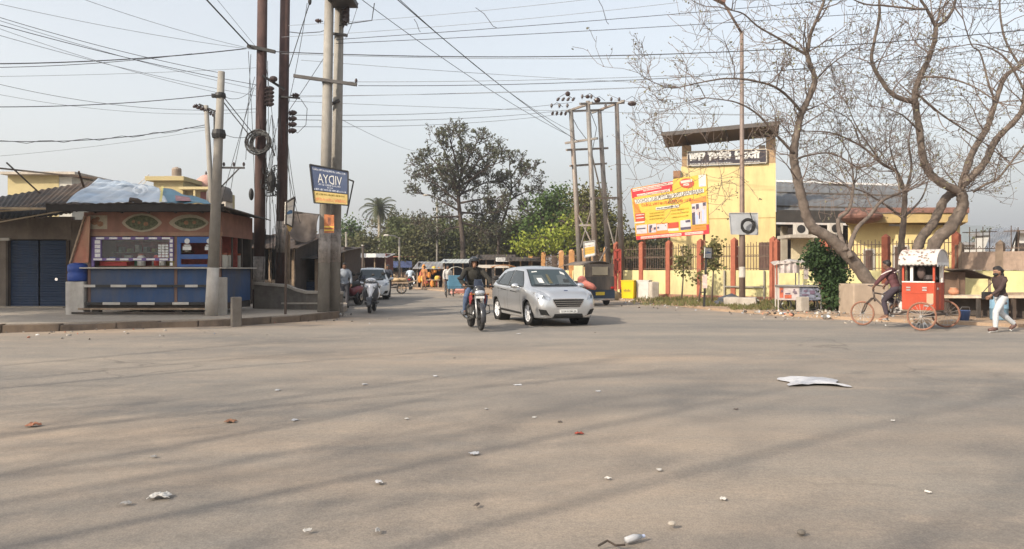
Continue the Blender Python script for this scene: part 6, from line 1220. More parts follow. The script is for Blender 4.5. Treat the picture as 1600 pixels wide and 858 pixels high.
part('counter', steel, T, lambda q: (q.box(-.03, -.1, .80, cw+.02, .8, .84), q.tube([(.75, -.12, .84), (.8, -.12, .95), (1.25, -.12, .95), (1.3, -.12, .6)], .015, 6)))
part('poster', mat('poster_red', (0.420, 0.105, 0.056), .6, 0, .4, 12, 0), T, lambda q: (q.box(.04, -.032, .42, .16, -.022, .76), q.box(.2, -.034, .40, .42, -.022, .52))); part('poster_print', mat('poster_ink', (.12, .08, .12), .6, 0, .3, 12), T, lambda q: [q.box(x, -.038, z, x+w_, -.026, z+h) for x, z, w_, h in ((.46, .60, .12, .04), (.5, .55, .1, .03), (.48, .66, .05, .05), (.22, .54, .16, .04), (.09, .6, .05, .08), (.75, .5, .2, .05), (.8, .62, .12, .06), (1.0, .55, .15, .12))])
for x, y in ((.25, .05), (1.1, .05), (.25, .7), (1.1, .7)): part('wheel', rub, T, lambda q: q.ring((x, y, .2), .17, .03, 'y', 20, 6))
o = MB(); o.box(-.16, -.14, 0, .16, .14, .48); tag(o.build('stone_marker', conc, bevel=.03, loc=(X(1250.5, 25.2), 25.0, .07), rz=.2), 'upright stone block standing in front of the canopied food cart', 'block')
# plank stall, bucket, drum, tarp-covered stall at the frame edge
T = thing('plank_bench', 'long low plank bench on dark legs behind the cycle cart and the woman', 'bench')
pa, pb_ = P(1474, 466, 22.5), P(1640, 466, 20.0)
mb = MB(); mb.prism([pa, pb_, pb_+V(.35, .9, 0), pa+V(.35, .9, 0)], (0, 0, 0), (0, 0, .07)); fix_normals(mb.build('plank_top', mat('pale_planks', (.44, .36, .27), .9, 0, .25, 5, .2, dirt=(.25, .18, .12)), T))
for t in (.03, .35, .68, .97):
    p = pa+(pb_-pa)*t; part('leg', darksh, T, lambda q: (q.bar(p+V(.05, .05, 0), V(p.x+.05, p.y+.05, .07), .09), q.bar(p+V(.35, .8, 0), V(p.x+.35, p.y+.8, .07), .09)))
mb = MB(); q1_, q2_ = P(1568, 462, 21.5), P(1660, 462, 20.3); mb.prism([q1_, q2_, q2_+V(.3, 1, 0), q1_+V(.3, 1, 0)], (0, 0, 0), (0, 0, .06)); fix_normals(mb.build('plank_top', wood, T)); part('skirt', darksh, T, lambda q: q.prism([pa+V(.3, .7, -.02), pb_+V(.3, .7, -.02), V(pb_.x+.3, pb_.y+.7, .1), V(pa.x+.3, pa.y+.7, .1)], (0, 0, 0), (0, .05, 0)))
T = thing('bucket', 'small dark blue plastic bucket under the plank bench by the cycle cart', 'bucket', V(X(1507, 20.6), 20.6, .07))
part('body', mat('bucket_blue', (.06, .10, .22), .4, bump=0), T, lambda q: q.lathe([(.11, 0), (.14, .26), (.15, .27), (.13, .27), (.10, .02)], 20), True); part('handle', steel, T, lambda q: q.tube([(-.14, 0, .26), (-.1, -.05, .36), (.1, -.05, .36), (.14, 0, .26)], .006, 5))
T = thing('water_drum', 'pale blue plastic drum under the bench behind the walking woman', 'drum', V(X(1561, 20.75), 20.75, .07))
part('body', mat('drum_paleblue', (.15, .25, .33), .5, 0, .15, 3, 0), T, lambda q: q.lathe([(.20, 0), (.22, .04), (.22, .3), (.23, .31), (.23, .34), (.22, .35), (.22, .58), (.16, .64)], 20), True); part('lid', mat('lid_blue', (.12, .25, .4), .5), T, lambda q: q.lathe([(.16, .643), (.16, .67)], 16))
T = thing('covered_stall', 'closed dark stall with a sagging black sheet roof behind the cycle cart', 'stall', V(X(1462, 24.6), 24.6, .07))
part('body', mat('stall_brown', (.13, .085, .06), .9, 0, .3, 3, .2), T, lambda q: (q.box(0, 0, 0, .95, .9, 1.28), q.bar((.2, -.02, .1), (.2, -.02, 1.2), .06), q.bar((.7, -.02, .1), (.7, -.02, 1.2), .06))); part('roof', rustsh, T, lambda q: q.sheet(lambda u, v: V(-.15+1.9*u, -.35+1.4*v, 1.42-.34*u*u*.9-.04*math.sin(u*9)), 20, 4, .03)); part('roof_prop', wood, T, lambda q: q.bar((1.6, -.2, 0), (1.6, -.2, 1.1), .06))
T = thing('clay_pot', 'reddish clay pot standing on the plank bench', 'pot', P(1501, 466, 22.4)+V(0, .35, .072))
part('body', mat('clay', (.42, .19, .11), .8), T, lambda q: q.lathe([(.06, 0), (.14, .06), (.15, .13), (.1, .2), (.12, .22), (.09, .22)], 16), True); part('lid', wood, T, lambda q: q.lathe([(.1, .222), (.1, .24)], 14))
# ------------------------------------------------------------ people
def remeshed(mb, voxel, it=4):
    o = mb.build('tmp', blk); m = o.modifiers.new('r', 'REMESH'); m.mode = 'VOXEL'; m.voxel_size = voxel
    s = o.modifiers.new('s', 'SMOOTH'); s.factor = .5; s.iterations = it
    bpy.context.view_layer.update(); dg = bpy.context.evaluated_depsgraph_get(); me = bpy.data.meshes.new_from_object(o.evaluated_get(dg))
    vs = [tuple(v.co) for v in me.vertices]; fs = [tuple(p.vertices) for p in me.polygons]
    bpy.data.objects.remove(o); bpy.data.meshes.remove(me); return vs, fs
def frame(x, z):   # 3x3 with given x and approximate z
    x = Vector(x).normalized(); y = Vector(z).cross(x).normalized(); z = x.cross(y); return Matrix((x, y, z)).transposed()
def person(label, loc, rz, J, skin, shirt, trousers, shoes, voxel=.012, hair=None, sleeve=1.0, group=None, fem=False, barefoot=False):
    T = thing('person', label, 'person', loc, rz, group); J = {k: Vector(v) for k, v in J.items()}
    up = (J['chest']-J['pelvis']).normalized(); side = (J['shL']-J['shR']).normalized(); fwd = side.cross(up).normalized(); k = .88 if fem else 1
    tm = frame(fwd, up); fc = J['face'].normalized(); hm = frame(fc, (0, 0, 1) if abs(fc.z) < .9 else (1, 0, 0))
    def torso(q, g=0):
        q.ell(J['pelvis'], (.105+g, .155*k+g+(.015 if fem else 0), .115+g), M=tm); q.ell(J['pelvis']*.55+J['chest']*.45, (.095*k+g, .135*k+g, .16+g), M=tm)
        q.ell(J['chest'], (.115*k+g, .165*k+g, .17+g), M=tm); q.tube([J['shR'], (J['shL']+J['shR'])/2+up*.03, J['shL']], [.055*k+g, .075*k+g, .055*k+g], 10)
    def arm(q, s, g=0, full=1.0):
        sh, el, ha = J['sh'+s], J['el'+s], J['ha'+s]; w_ = el+(ha-el)*full
        q.tube([sh, sh+(el-sh)*.5, el, el+(w_-el)*.4, w_], [.056*k+g, .050*k+g, .041*k+g, .040*k+g, (.028+.012*(1-full))*k+g], 10)
    def leg(q, s, g=0, full=1.0):
        hi, kn, an = J['hip'+s], J['kn'+s], J['an'+s]; w_ = kn+(an-kn)*full
        q.tube([hi, hi+(kn-hi)*.5, kn, kn+(w_-kn)*.35, w_], [.088+g, .074+g, .056+g, .054+g, .037+g], 12)
    mb = MB(); hd_ = J['head']
    mb.ell(hd_, (.092, .076, .112), M=hm); mb.ell(hd_+hm @ V(.025, 0, -.055), (.065, .056, .062), M=hm); mb.ell(hd_+hm @ V(.094, 0, -.018), (.018, .013, .024), 8, 6, M=hm)
    mb.ell(hd_+hm @ V(.078, 0, .028), (.018, .05, .012), 8, 6, M=hm); mb.ell(hd_+hm @ V(.084, 0, -.062), (.012, .026, .010), 8, 6, M=hm)
    for s in (1, -1): mb.ell(hd_+hm @ V(-.005, s*.078, -.01), (.022, .010, .032), 8, 6, M=hm)
    mb.tube([J['neck']-up*.06, J['neck'], hd_-V(0, 0, .05)], [.065, .052, .050], 10); torso(mb)
    for s in 'LR':
        arm(mb, s); leg(mb, s); to = J['to'+s]; an = J['an'+s]
        mb.tube([an+(an-J['kn'+s]).normalized()*.01, an+(to-an)*.35+V(0, 0, -.0), to], [.036, .042, .030], 8)
        d = (J['ha'+s]-J['el'+s]).normalized(); mb.tube([J['ha'+s]-d*.01, J['ha'+s]+d*.085], [.030, .036], 8)
    vs, fs = remeshed(mb, voxel); b = MB(); b.add(vs, fs)
    for s in 'LR':   # fingers, each its own bent chain rooted in the palm
        d = (J['ha'+s]-J['el'+s]).normalized(); lat = d.cross(J.get('palm'+s, V(0, 0, -1))).normalized(); pn = J.get('palm'+s, V(0, 0, -1)); pn = (pn-d*pn.dot(d)).normalized(); cu = J['curl'].x if 'curl' in J else .5
        p0 = J['ha'+s]+d*.07
        for i, L in enumerate((.070, .080, .075, .058)):
            a = p0+lat*(.030-.020*i); q1 = a+(d*math.cos(cu*.6)+pn*math.sin(cu*.6))*L*.5; q2 = q1+(d*math.cos(cu*1.6)+pn*math.sin(cu*1.6))*L*.32; q3 = q2+(d*math.cos(cu*2.6)+pn*math.sin(cu*2.6))*L*.25
            b.tube([a-d*.02, q1, q2, q3], [.0095, .009, .0082, .006], 6)
        a = J['ha'+s]+d*.025+lat*.03; q1 = a+(d*.6+lat*.6+pn*.35).normalized()*.04; q2 = q1+(d*.85+pn*.5).normalized()*.032; b.tube([a-lat*.015, q1, q2], [.012, .0105, .008], 6)
    b.m = 1
    for s in (1, -1): b.ell(hd_+hm @ V(.082, s*.031, .006), (.009, .014, .008), 8, 6, M=hm)
    b.m = 2; b.ell(hd_+hm @ V(.0915, 0, -.062), (.006, .024, .005), 8, 5, M=hm)
    b.build('body', [skin, mat('eye_dark', (.05, .035, .03), .3, bump=0, var=0), mat('lip', (.25, .10, .08), .5, bump=0, var=0)], T, True)
    def cloth(nm, m, fn):
        mb = MB(); fn(mb); vs, fs = remeshed(mb, voxel, 3); q = MB(); q.add(vs, fs); return q.build(nm, m, T, True)
    cloth('shirt', shirt, lambda q: (torso(q, .014), [arm(q, s, .014, .92 if sleeve >= 1 else .0001) for s in 'LR'], q.tube([J['neck']-up*.05, J['neck']-up*.015], [.08, .062], 10)))
    cloth('trousers', trousers, lambda q: (q.ell(J['pelvis']-up*.03, (.12, .168*k+.018, .11), M=tm), [leg(q, s, .013, .96) for s in 'LR']))
    for s in 'LR':
        an, to = J['an'+s], J['to'+s]
        if not barefoot: part('shoe', shoes, T, lambda q: (q.tube([an-(to-an)*.22+V(0, 0, -.02), an+(to-an)*.3+V(0, 0, -.012), to+(to-an)*.04+V(0, 0, -.004)], [.045, .05, .038], 10),), True)
        else: part('sandal', shoes, T, lambda q: q.tube([an-(to-an)*.2+V(0, 0, -.04), to+V(0, 0, -.03)], [.03, .035], 8))
    if hair: part('hair', hair, T, lambda q: (q.ell(hd_+hm @ V(-.022, 0, .030), (.092, .084, .100), 16, 10, M=hm), q.ell(hd_+hm @ V(.02, 0, .075), (.075, .07, .05), 12, 8, M=hm)), True)
    T['_h'] = 1; del T['_h']
    return T, hd_, hm, J
hairm = mat('black_hair', (.018, .015, .014), .5, 0, .3, 30, .3, 60)
# motorcycle rider
Jr = dict(pelvis=(.27, 0, .94), chest=(.35, 0, 1.27), neck=(.38, 0, 1.46), head=(.42, 0, 1.585), face=(1, .12, -.05), shL=(.34, .20, 1.41), shR=(.34, -.20, 1.41), elL=(.60, .36, 1.17), elR=(.60, -.36, 1.17), haL=(.865, .32, 1.055), haR=(.865, -.32, 1.055),
          hipL=(.28, .09, .91), hipR=(.28, -.09, .91), knL=(.70, .235, .76), knR=(.70, -.245, .76), anL=(.45, .22, .41), anR=(.45, -.235, .41), toL=(.63, .24, .36), toR=(.63, -.26, .36), curl=(.9, 0, 0))
T, hd_, hm, J = person('motorcycle rider in a black helmet, dark pullover and blue jeans', mloc, mrz, Jr, SK[0], mat('dark_pullover', (.024, .022, .018), .9, 0, .3, 6, .9, 9), mat('blue_jeans', (.07, .10, .17), .9, 0, .2, 8, .2), mat('dark_shoe', (.05, .045, .045), .6))
mb = MB(); n_, m_ = 28, 18; he = MB(); he.ell((0, 0, 0), (.150, .126, .150), n_, m_)
keep = []
for f in he.f:
    c = sum((Vector(he.v[i]) for i in f), V(0, 0, 0))/len(f)
    if c.z < -.105 or (c.x > .055 and -.10 < c.z < .045 and abs(c.y) < .095): continue
    keep.append(f)
mb.add([hd_+hm @ (Vector(v)+V(-.012, 0, .018)) for v in he.v], keep); ho = mb.build('helmet', mat('helmet_black', (.02, .02, .022), .15, bump=0, var=0, coat=.5), T, True); so = ho.modifiers.new('s', 'SOLIDIFY'); so.thickness = .014
part('visor', glass('visor', (.03, .035, .04), .05), ho, lambda q: q.sheet(lambda u, v: hd_+hm @ V(.150*math.cos((u-.5)*1.9), .140*math.sin((u-.5)*1.9), .055+.085*v), 10, 4, .006), True)
part('chin_strap', blk, ho, lambda q: q.tube([hd_+hm @ V(.02, .09, -.05), hd_+hm @ V(.06, .05, -.115), hd_+hm @ V(.065, 0, -.122), hd_+hm @ V(.06, -.05, -.115), hd_+hm @ V(.02, -.09, -.05)], .011, 6))
# cyclist with the cart
Jc = dict(pelvis=(.88, 0, .98), chest=(.99, 0, 1.26), neck=(1.06, 0, 1.42), head=(1.11, 0, 1.545), face=(1, .1, -.1), shL=(1.0, .19, 1.38), shR=(1.0, -.19, 1.38), elL=(1.17, .30, 1.16), elR=(1.17, -.30, 1.16), haL=(1.27, .30, 1.04), haR=(1.27, -.30, 1.04),
          hipL=(.89, .09, .94), hipR=(.89, -.09, .94), knR=(1.20, -.11, .79), knL=(1.13, .12, .64), anR=(.93, -.14, .57), anL=(1.05, .14, .29), toR=(1.08, -.14, .50), toL=(1.20, .14, .22), curl=(.9, 0, 0))
T, hd_, hm, J = person('man pedalling the cycle cart in a maroon quilted jacket and dark trousers', mid, crz, Jc, SK[1], mat('maroon_jacket', (.085, .034, .038), .8, 0, .2, 6, .9, 10), mat('dark_trousers', (.045, .035, .045), .9), mat('worn_sandal', (.28, .16, .11), .9), hair=hairm, barefoot=True)
part('shoulder_stripe', mat('pale_stripe', (.55, .48, .46), .8), T, lambda q: (q.tube([V(.86, .15, 1.36), V(.855, 0, 1.37), V(.86, -.15, 1.36)], .014, 6), [q.tube([V(1.0, s*.21, 1.44)-V(.1, 0, .02), V(1.02, s*.27, 1.36), V(1.12, s*.30, 1.30)], .014, 6) for s in (1, -1)]))
# woman walking out of the frame side
Jw = dict(pelvis=(0, 0, .82), chest=(.035, 0, 1.09), neck=(.055, 0, 1.26), head=(.085, 0, 1.385), face=(1, 0, -.12), shL=(.02, .165, 1.21), shR=(.05, -.165, 1.21), elL=(.17, .20, .98), elR=(-.09, -.215, .97), haL=(.36, .17, .84), haR=(-.20, -.20, .74),
          hipL=(.0, .08, .80), hipR=(-.0, -.08, .80), knL=(.19, .09, .45), knR=(-.06, -.085, .42), anL=(.20, .09, .085), anR=(-.40, -.09, .16), toL=(.36, .10, .045), toR=(-.30, -.10, .05), palmL=(0, -1, -.3), palmR=(0, 1, 0), curl=(.5, 0, 0))
wl_ = V(X(1564, 17.75), 17.75, 0)
T, hd_, hm, J = person('woman walking in a short dark top, pale jeans and a black face mask', wl_, R(184), Jw, SK[0], mat('dark_top', (.05, .032, .03), .9, 0, .2, 8, .7, 10), mat('pale_jeans', (0.420, 0.435, 0.450), .85, 0, .06, 8, .1), mat('brown_shoe', (.11, .06, .05), .6), voxel=.0105, hair=hairm, fem=True)
part('face_mask', mat('mask_black', (.02, .02, .022), .8), T, lambda q: q.ell(hd_+hm @ V(.042, 0, -.052), (.062, .066, .05), 14, 8, M=hm), True)
part('hair_bun', hairm, T, lambda q: (q.ell(hd_+hm @ V(-.10, 0, .0), (.05, .05, .06), 10, 8), q.tube([hd_+hm @ V(-.08, 0, -.02), hd_+hm @ V(-.10, 0, -.10), hd_+hm @ V(-.09, 0, -.2)], [.05, .045, .02], 8)), True)
part('shoe_sole', wht, T, lambda q: [q.tube([J['an'+s]-(J['to'+s]-J['an'+s])*.22+V(0, 0, -.055), J['to'+s]+V(0, 0, -.035)], [.03, .03], 8) for s in 'LR'])
T = thing('handbag', 'small black handbag at the walking woman\'s hip', 'bag', wl_+V(-.19, .2, .76))
part('pouch', blk, T, lambda q: q.box(-.12, -.05, -.03, .12, .05, .15), bevel=.02); part('strap', blk, T, lambda q: q.tube([(-.1, 0, .14), (.05, .02, .3), (.2, 0, .44)], .01, 5))
# far people
gs_ = mat('grey_shirt', (0.240, 0.264, 0.304), .9); dj = mat('dull_trousers', (.06, .06, .07), .9)
Js = dict(pelvis=(0, 0, .92), chest=(.02, 0, 1.25), neck=(.02, 0, 1.44), head=(.04, 0, 1.57), face=(1, 0, 0), shL=(.01, .19, 1.38), shR=(.01, -.19, 1.38), elL=(.02, .25, 1.10), elR=(.02, -.25, 1.10), haL=(.12, .24, .88), haR=(.12, -.24, .88), hipL=(0, .09, .9), hipR=(0, -.09, .9), knL=(.03, .1, .48), knR=(.0, -.1, .48), anL=(0, .1, .09), anR=(-.04, -.1, .09), toL=(.15, .12, .04), toR=(.11, -.12, .04), palmL=(0, -1, 0), palmR=(0, 1, 0), curl=(.4, 0, 0))
person('man in a grey shirt standing between the twin poles and the parked scooters', V(X(538, 29), 29, .0), R(-70), Js, SK[1], gs_, dj, blk, .022, hairm)
Jsc = dict(pelvis=(.1, 0, .86), chest=(.18, 0, 1.18), neck=(.2, 0, 1.36), head=(.24, 0, 1.49), face=(1, 0, 0), shL=(.18, .19, 1.31), shR=(.18, -.19, 1.31), elL=(.45, .3, 1.12), elR=(.45, -.3, 1.12), haL=(.78, .30, 1.03), haR=(.78, -.30, 1.03), hipL=(.12, .09, .84), hipR=(.12, -.09, .84), knL=(.52, .16, .72), knR=(.52, -.16, .72), anL=(.62, .15, .40), anR=(.62, -.15, .40), toL=(.78, .15, .36), toR=(.78, -.15, .36), curl=(.8, 0, 0))
c = G(641, 453); person('far rider in a pale blue shirt on the distant dark scooter', V(c.x, c.y-.2, 0), R(92), Jsc, SK[1], mat('paleblue_shirt', (0.360, 0.416, 0.480), .9), dj, blk, .025, hairm)
person('woman in an orange dress standing at the fruit stall', V(X(663, 58.2), 58.2, .05), R(-100), Js, SK[1], mat('orange_dress', (.33, .15, .06), .9), mat('orange_skirt', (.30, .12, .05), .9), blk, .03, hairm, fem=True)
person('man in dark clothes with a black helmet beyond the parked scooters', V(X(606, 40), 40, 0), R(-90), Js, SK[1], mat('navy_jacket', (.04, .045, .06), .9), dj, blk, .025, mat('helmet_black', (.02, .02, .022)))
person('person in a white shirt waiting by the blue rickshaw', V(X(699, 43), 43, 0), R(-60), Js, SK[1], mat('white_shirt', (0.434, 0.420, 0.406), .9), dj, blk, .025, hairm)

# ------------------------------------------------------------ vegetation
bark = mat('bark_tan', (.142, .115, .096), .95, 0, .4, 5, 1.0, 14, dirt=(.085, .062, .05), damt=.5, dscale=3)
branchm = mat('twig_bark', (.145, .112, .095), .95, 0, 0, bump=0)
barkd = mat('bark_dark', (.065, .05, .042), .95, 0, .3, 4, .4, 14)
bud = leafmat('bud_leaf', (.17, .165, .095), (.22, .21, .12), (.13, .115, .08), .25)
olive = leafmat('leaf_olive', (.095, .098, .045), (.125, .122, .055), (.07, .068, .036))
grn = leafmat('leaf_green', (.05, .09, .028), (.085, .13, .035), (.04, .065, .022))
lime = leafmat('leaf_lime', (.22, .27, .045), (.30, .33, .06), (.13, .18, .03), .35)
brn_l = leafmat('leaf_brown', (.115, .10, .055), (.14, .115, .065), (.085, .075, .042))
sprs = leafmat('leaf_sparse', (.09, .10, .062), (.12, .128, .08), (.07, .074, .05))
def leafquad(mb, p, s, r, asp=.5):
    d = V(r.uniform(-1, 1), r.uniform(-1, 1), r.uniform(-.9, .6)).normalized(); a = d.orthogonal().normalized(); a.rotate(Quaternion(d, r.uniform(0, 6.28))); a *= s*asp
    b = len(mb.v); p = Vector(p); mb.v += [tuple(p), tuple(p+d*s*.5+a), tuple(p+d*s), tuple(p+d*s*.5-a)]; mb.f.append((b, b+1, b+2, b+3)); mb.mi.append(mb.m)
def twig(tb, lb, p, d, L, rad, lev, r, up=.25, leafs=.07, nl=2, spread=.9, kids=(4, 3, 2), rmin=.0065):
    n = 4 if lev < 2 else 3; pts = [p]; q = p.copy(); dd = d.copy()
    for i in range(n):
        dd = (dd+V(r.gauss(0, .22), r.gauss(0, .22), r.gauss(0, .18)+up*.25)).normalized(); q = q+dd*L/n; pts.append(q)
    tb.tube(pts, [max(rmin, rad*(1-.75*i/n)) for i in range(n+1)], 5 if lev == 0 else 3, caps=False)
    if lev < len(kids):
        for k in range(kids[lev]):
            t = r.uniform(.25, 1); i = min(int(t*n), n-1); a = pts[i]+(pts[i+1]-pts[i])*(t*n-i); nd = (pts[i+1]-pts[i]).normalized(); o_ = nd.orthogonal(); o_.rotate(Quaternion(nd, r.uniform(0, 6.28)))
            twig(tb, lb, a, (nd*.75+o_*spread+V(0, 0, up)).normalized(), L*r.uniform(.45, .75), rad*.5, lev+1, r, up, leafs, nl, spread, kids, rmin)
    else:
        for _ in range(nl): leafquad(lb, q+V(r.gauss(0, .04), r.gauss(0, .04), r.gauss(0, .04)), leafs*r.uniform(.6, 1.3), r)
from mathutils import noise as nz_
def baretree(name, label, base, limbs, seed, per_m=1.7, kids=(4, 3, 1), tw=1.7, rr0=.026, nl=2, leafs=.06, cat='tree', rmin=.0065, lm=None, bm=None, group=None):
    """limbs: list of (points, r0, r1, bare share of the length)"""
    T = thing(name, label, cat, base, 0, group); r = random.Random(seed); tr = MB(); tb = MB(); lb = MB()
    for pts, r0, r1, bare in limbs:
        pts = [Vector(p) for p in pts]; n = len(pts)-1; sm = []; K = 7
        for i in range(n*K+1):
            t = i/(n*K); row = cr([tuple(p) for p in pts], t) if n > 1 else list(pts[0].lerp(pts[1], t)); sm.append(Vector(row))
        k = len(sm); rad = [.84*(r0+(r1-r0)*(i/(k-1))**.8) for i in range(k)]; rad = [x*(1+.09*math.sin(i*2.3+seed)) for i, x in enumerate(rad)]
        k0 = len(tr.v); tr.tube(sm, rad, 14 if r0 > .08 else 7); tr.v[k0:] = [tuple(Vector(v)+nz_.noise_vector(Vector(v)*5)*rad[0]*.11+nz_.noise_vector(Vector(v)*13)*rad[0]*.05) for v in tr.v[k0:]] if r0 > .05 and Vector(base).y < 40 else tr.v[k0:]
        Lt = sum((b-a).length for a, b in zip(sm, sm[1:])); acc = 0
        for i in range(k-1):
            seg = (sm[i+1]-sm[i]); acc += seg.length
            if acc/Lt < bare: continue
            for _ in range(int(seg.length*per_m+r.random())):
                nd = seg.normalized(); o_ = nd.orthogonal(); o_.rotate(Quaternion(nd, r.uniform(0, 6.28)))
                twig(tb, lb, sm[i]+seg*r.random(), (nd*.5+o_+V(0, 0, .25)).normalized(), tw*r.uniform(.5, 1.2), min(rr0, rad[i]*.6), 0, r, .25, leafs, nl, .85, kids, rmin)
        nd = (sm[-1]-sm[-2]).normalized()
        for _ in range(3): twig(tb, lb, sm[-1], (nd+V(r.gauss(0, .3), r.gauss(0, .3), r.gauss(0, .3))).normalized(), tw*r.uniform(.6, 1.1), min(rr0, r1), 0, r, .2, leafs, nl, .85, kids, rmin)
    for mb, nm, m, s in ((tr, 'trunk', bm or bark, True), (tb, 'branches', bm or branchm, False), (lb, 'foliage', lm or bud, False)):
        mb.v = [tuple(Vector(v)-Vector(base)) for v in mb.v]; mb.build(nm, m, T, s)
    return T
def L(Y0, Y1, *pp): n = len(pp)-1; return [P(x, y, Y0+(Y1-Y0)*i/max(n, 1)) for i, (x, y) in enumerate(pp)]
# tree A : leaning trunk out of the planter
ba = P(1362, 446, 24.6)
baretree('bare_tree', 'leafless tree whose pale trunk leans out of the concrete planter beside the ivy', ba, [
    (L(24.6, 23.6, (1362, 446), (1331, 405), (1299, 374), (1268, 353), (1255, 318), (1244, 270), (1240, 239), (1246, 203), (1252, 179), (1264, 152), (1273, 126), (1266, 101), (1261, 86)), .25, .075, .5),
    (L(23.6, 23.0, (1261, 86), (1266, 56), (1273, 37), (1288, 0), (1293, -40)), .075, .04, 0), (L(23.6, 22.4, (1261, 86), (1240, 74), (1217, 60), (1184, 41), (1162, 22), (1143, 16)), .055, .02, .1),
    (L(23.8, 22.0, (1250, 172), (1229, 149), (1206, 134), (1169, 125), (1132, 123), (1095, 129), (1060, 137)), .06, .018, .15), (L(24.0, 22.5, (1240, 239), (1214, 212), (1184, 179), (1150, 160), (1102, 153)), .06, .016, .1),
    (L(24.2, 25.2, (1330, 402), (1327, 389), (1339, 357), (1358, 338), (1378, 314), (1406, 302)), .11, .05, .55), (L(24.3, 25.5, (1322, 392), (1314, 372), (1310, 344), (1327, 326), (1334, 288)), .11, .05, .6),
    (L(23.8, 25.0, (1243, 250), (1262, 243), (1300, 240), (1340, 262)), .05, .02, .2), (L(25.2, 26, (1406, 302), (1400, 270), (1378, 240)), .045, .015, .1), (L(25.5, 25.5, (1334, 288), (1330, 250), (1318, 225)), .04, .015, .1),
    (L(24, 25, (1273, 126), (1300, 100), (1330, 78)), .04, .015, .1), (L(24, 23, (1214, 212), (1190, 225), (1150, 245), (1060, 250)), .03, .008, .2)], 1, 1.8)
bb_ = P(1447, 420, 26.0); bb_.z = .05
baretree('bare_tree', 'big leafless forked tree rising behind the red cycle cart', bb_, [
    ([bb_]+L(26, 25.6, (1458, 387), (1486, 354), (1504, 322), (1500, 298)), .28, .20, 1), ([bb_+V(-.3, .2, 0)]+L(26.3, 26, (1434, 387), (1458, 349), (1476, 312), (1492, 300)), .22, .16, 1),
    (L(25.6, 24.8, (1500, 300), (1462, 280), (1444, 252), (1437, 205), (1430, 158), (1432, 135), (1448, 98), (1460, 65), (1462, 42)), .17, .085, .3),
    (L(24.8, 24.2, (1462, 42), (1448, 14), (1434, -10), (1420, -60)), .07, .04, 0), (L(24.8, 25.2, (1462, 42), (1481, 28), (1493, 0), (1500, -50)), .08, .04, 0),
    (L(24.9, 24, (1430, 160), (1397, 149), (1374, 121), (1362, 93), (1367, 60), (1374, 23), (1372, -30)), .10, .04, .2), (L(24.4, 23.4, (1448, 14), (1430, 14), (1383, 9), (1350, 6), (1320, -8)), .055, .02, .1),
    (L(25.6, 26.4, (1500, 300), (1518, 242), (1542, 200), (1556, 158), (1570, 121), (1593, 102), (1612, 80)), .15, .06, .25), (L(25.6, 24.6, (1502, 290), (1537, 256), (1556, 219), (1588, 186), (1600, 163), (1604, 110), (1604, 50)), .16, .07, .3),
    (L(25.6, 24.8, (1520, 300), (1540, 288), (1562, 276), (1600, 228), (1640, 190)), .06, .03, .1), (L(26.1, 26.6, (1556, 158), (1546, 135), (1532, 84), (1518, 70), (1505, 30)), .055, .02, .1),
    (L(24.8, 25.8, (1431, 145), (1470, 178), (1510, 205), (1540, 225)), .05, .02, .2), (L(24.8, 24, (1436, 120), (1480, 122), (1520, 135), (1560, 160)), .05, .02, .1), (L(24.9, 24.0, (1437, 205), (1410, 180), (1380, 168)), .045, .015, .1),
    (L(26.4, 27, (1593, 102), (1570, 60), (1562, 10), (1565, -30)), .05, .03, .1), (L(24.6, 24.2, (1600, 140), (1570, 90), (1530, 70), (1500, 72)), .05, .015, .1)], 2, 1.35)
bc_ = P(1411, 425, 28.0); bc_.z = .05
baretree('bare_tree', 'smaller bare tree with long level branches between the leaning and the forked trees', bc_, [
    ([bc_]+L(28, 27.6, (1408, 392), (1412, 345), (1414, 303)), .17, .10, .8), (L(27.6, 26.6, (1414, 303), (1402, 270), (1378, 256), (1345, 228), (1300, 208), (1258, 205)), .085, .02, .15), (L(27.6, 27.8, (1414, 303), (1424, 262), (1420, 220), (1428, 185)), .07, .02, .1),
    (L(27.8, 27.2, (1410, 340), (1380, 318), (1350, 300), (1318, 290)), .06, .02, .2), (L(27.8, 28.5, (1412, 340), (1440, 310), (1452, 275)), .06, .02, .1), (L(27.5, 27, (1378, 256), (1340, 200), (1325, 165)), .045, .015, .1), (L(27.5, 27, (1345, 228), (1330, 190), (1300, 170)), .035, .012, .1), (L(27.6, 27.2, (1402, 270), (1390, 225), (1395, 190)), .04, .012, .1)], 3, .8)
# planter
c = P(1352, 470, 24.2); o = MB(); o.box(-.30, -.25, -.1, .80, .85, .92); o = o.build('planter', mat('planter_tan', (0.315, 0.247, 0.188), .95, 0, .15, 3, .4, 20, dirt=(.26, .2, .15)), bevel=.04, loc=(X(1343, 23.9), 23.9, .07)); tag(o, 'tan concrete planter block at the foot of the leaning bare tree', 'planter')

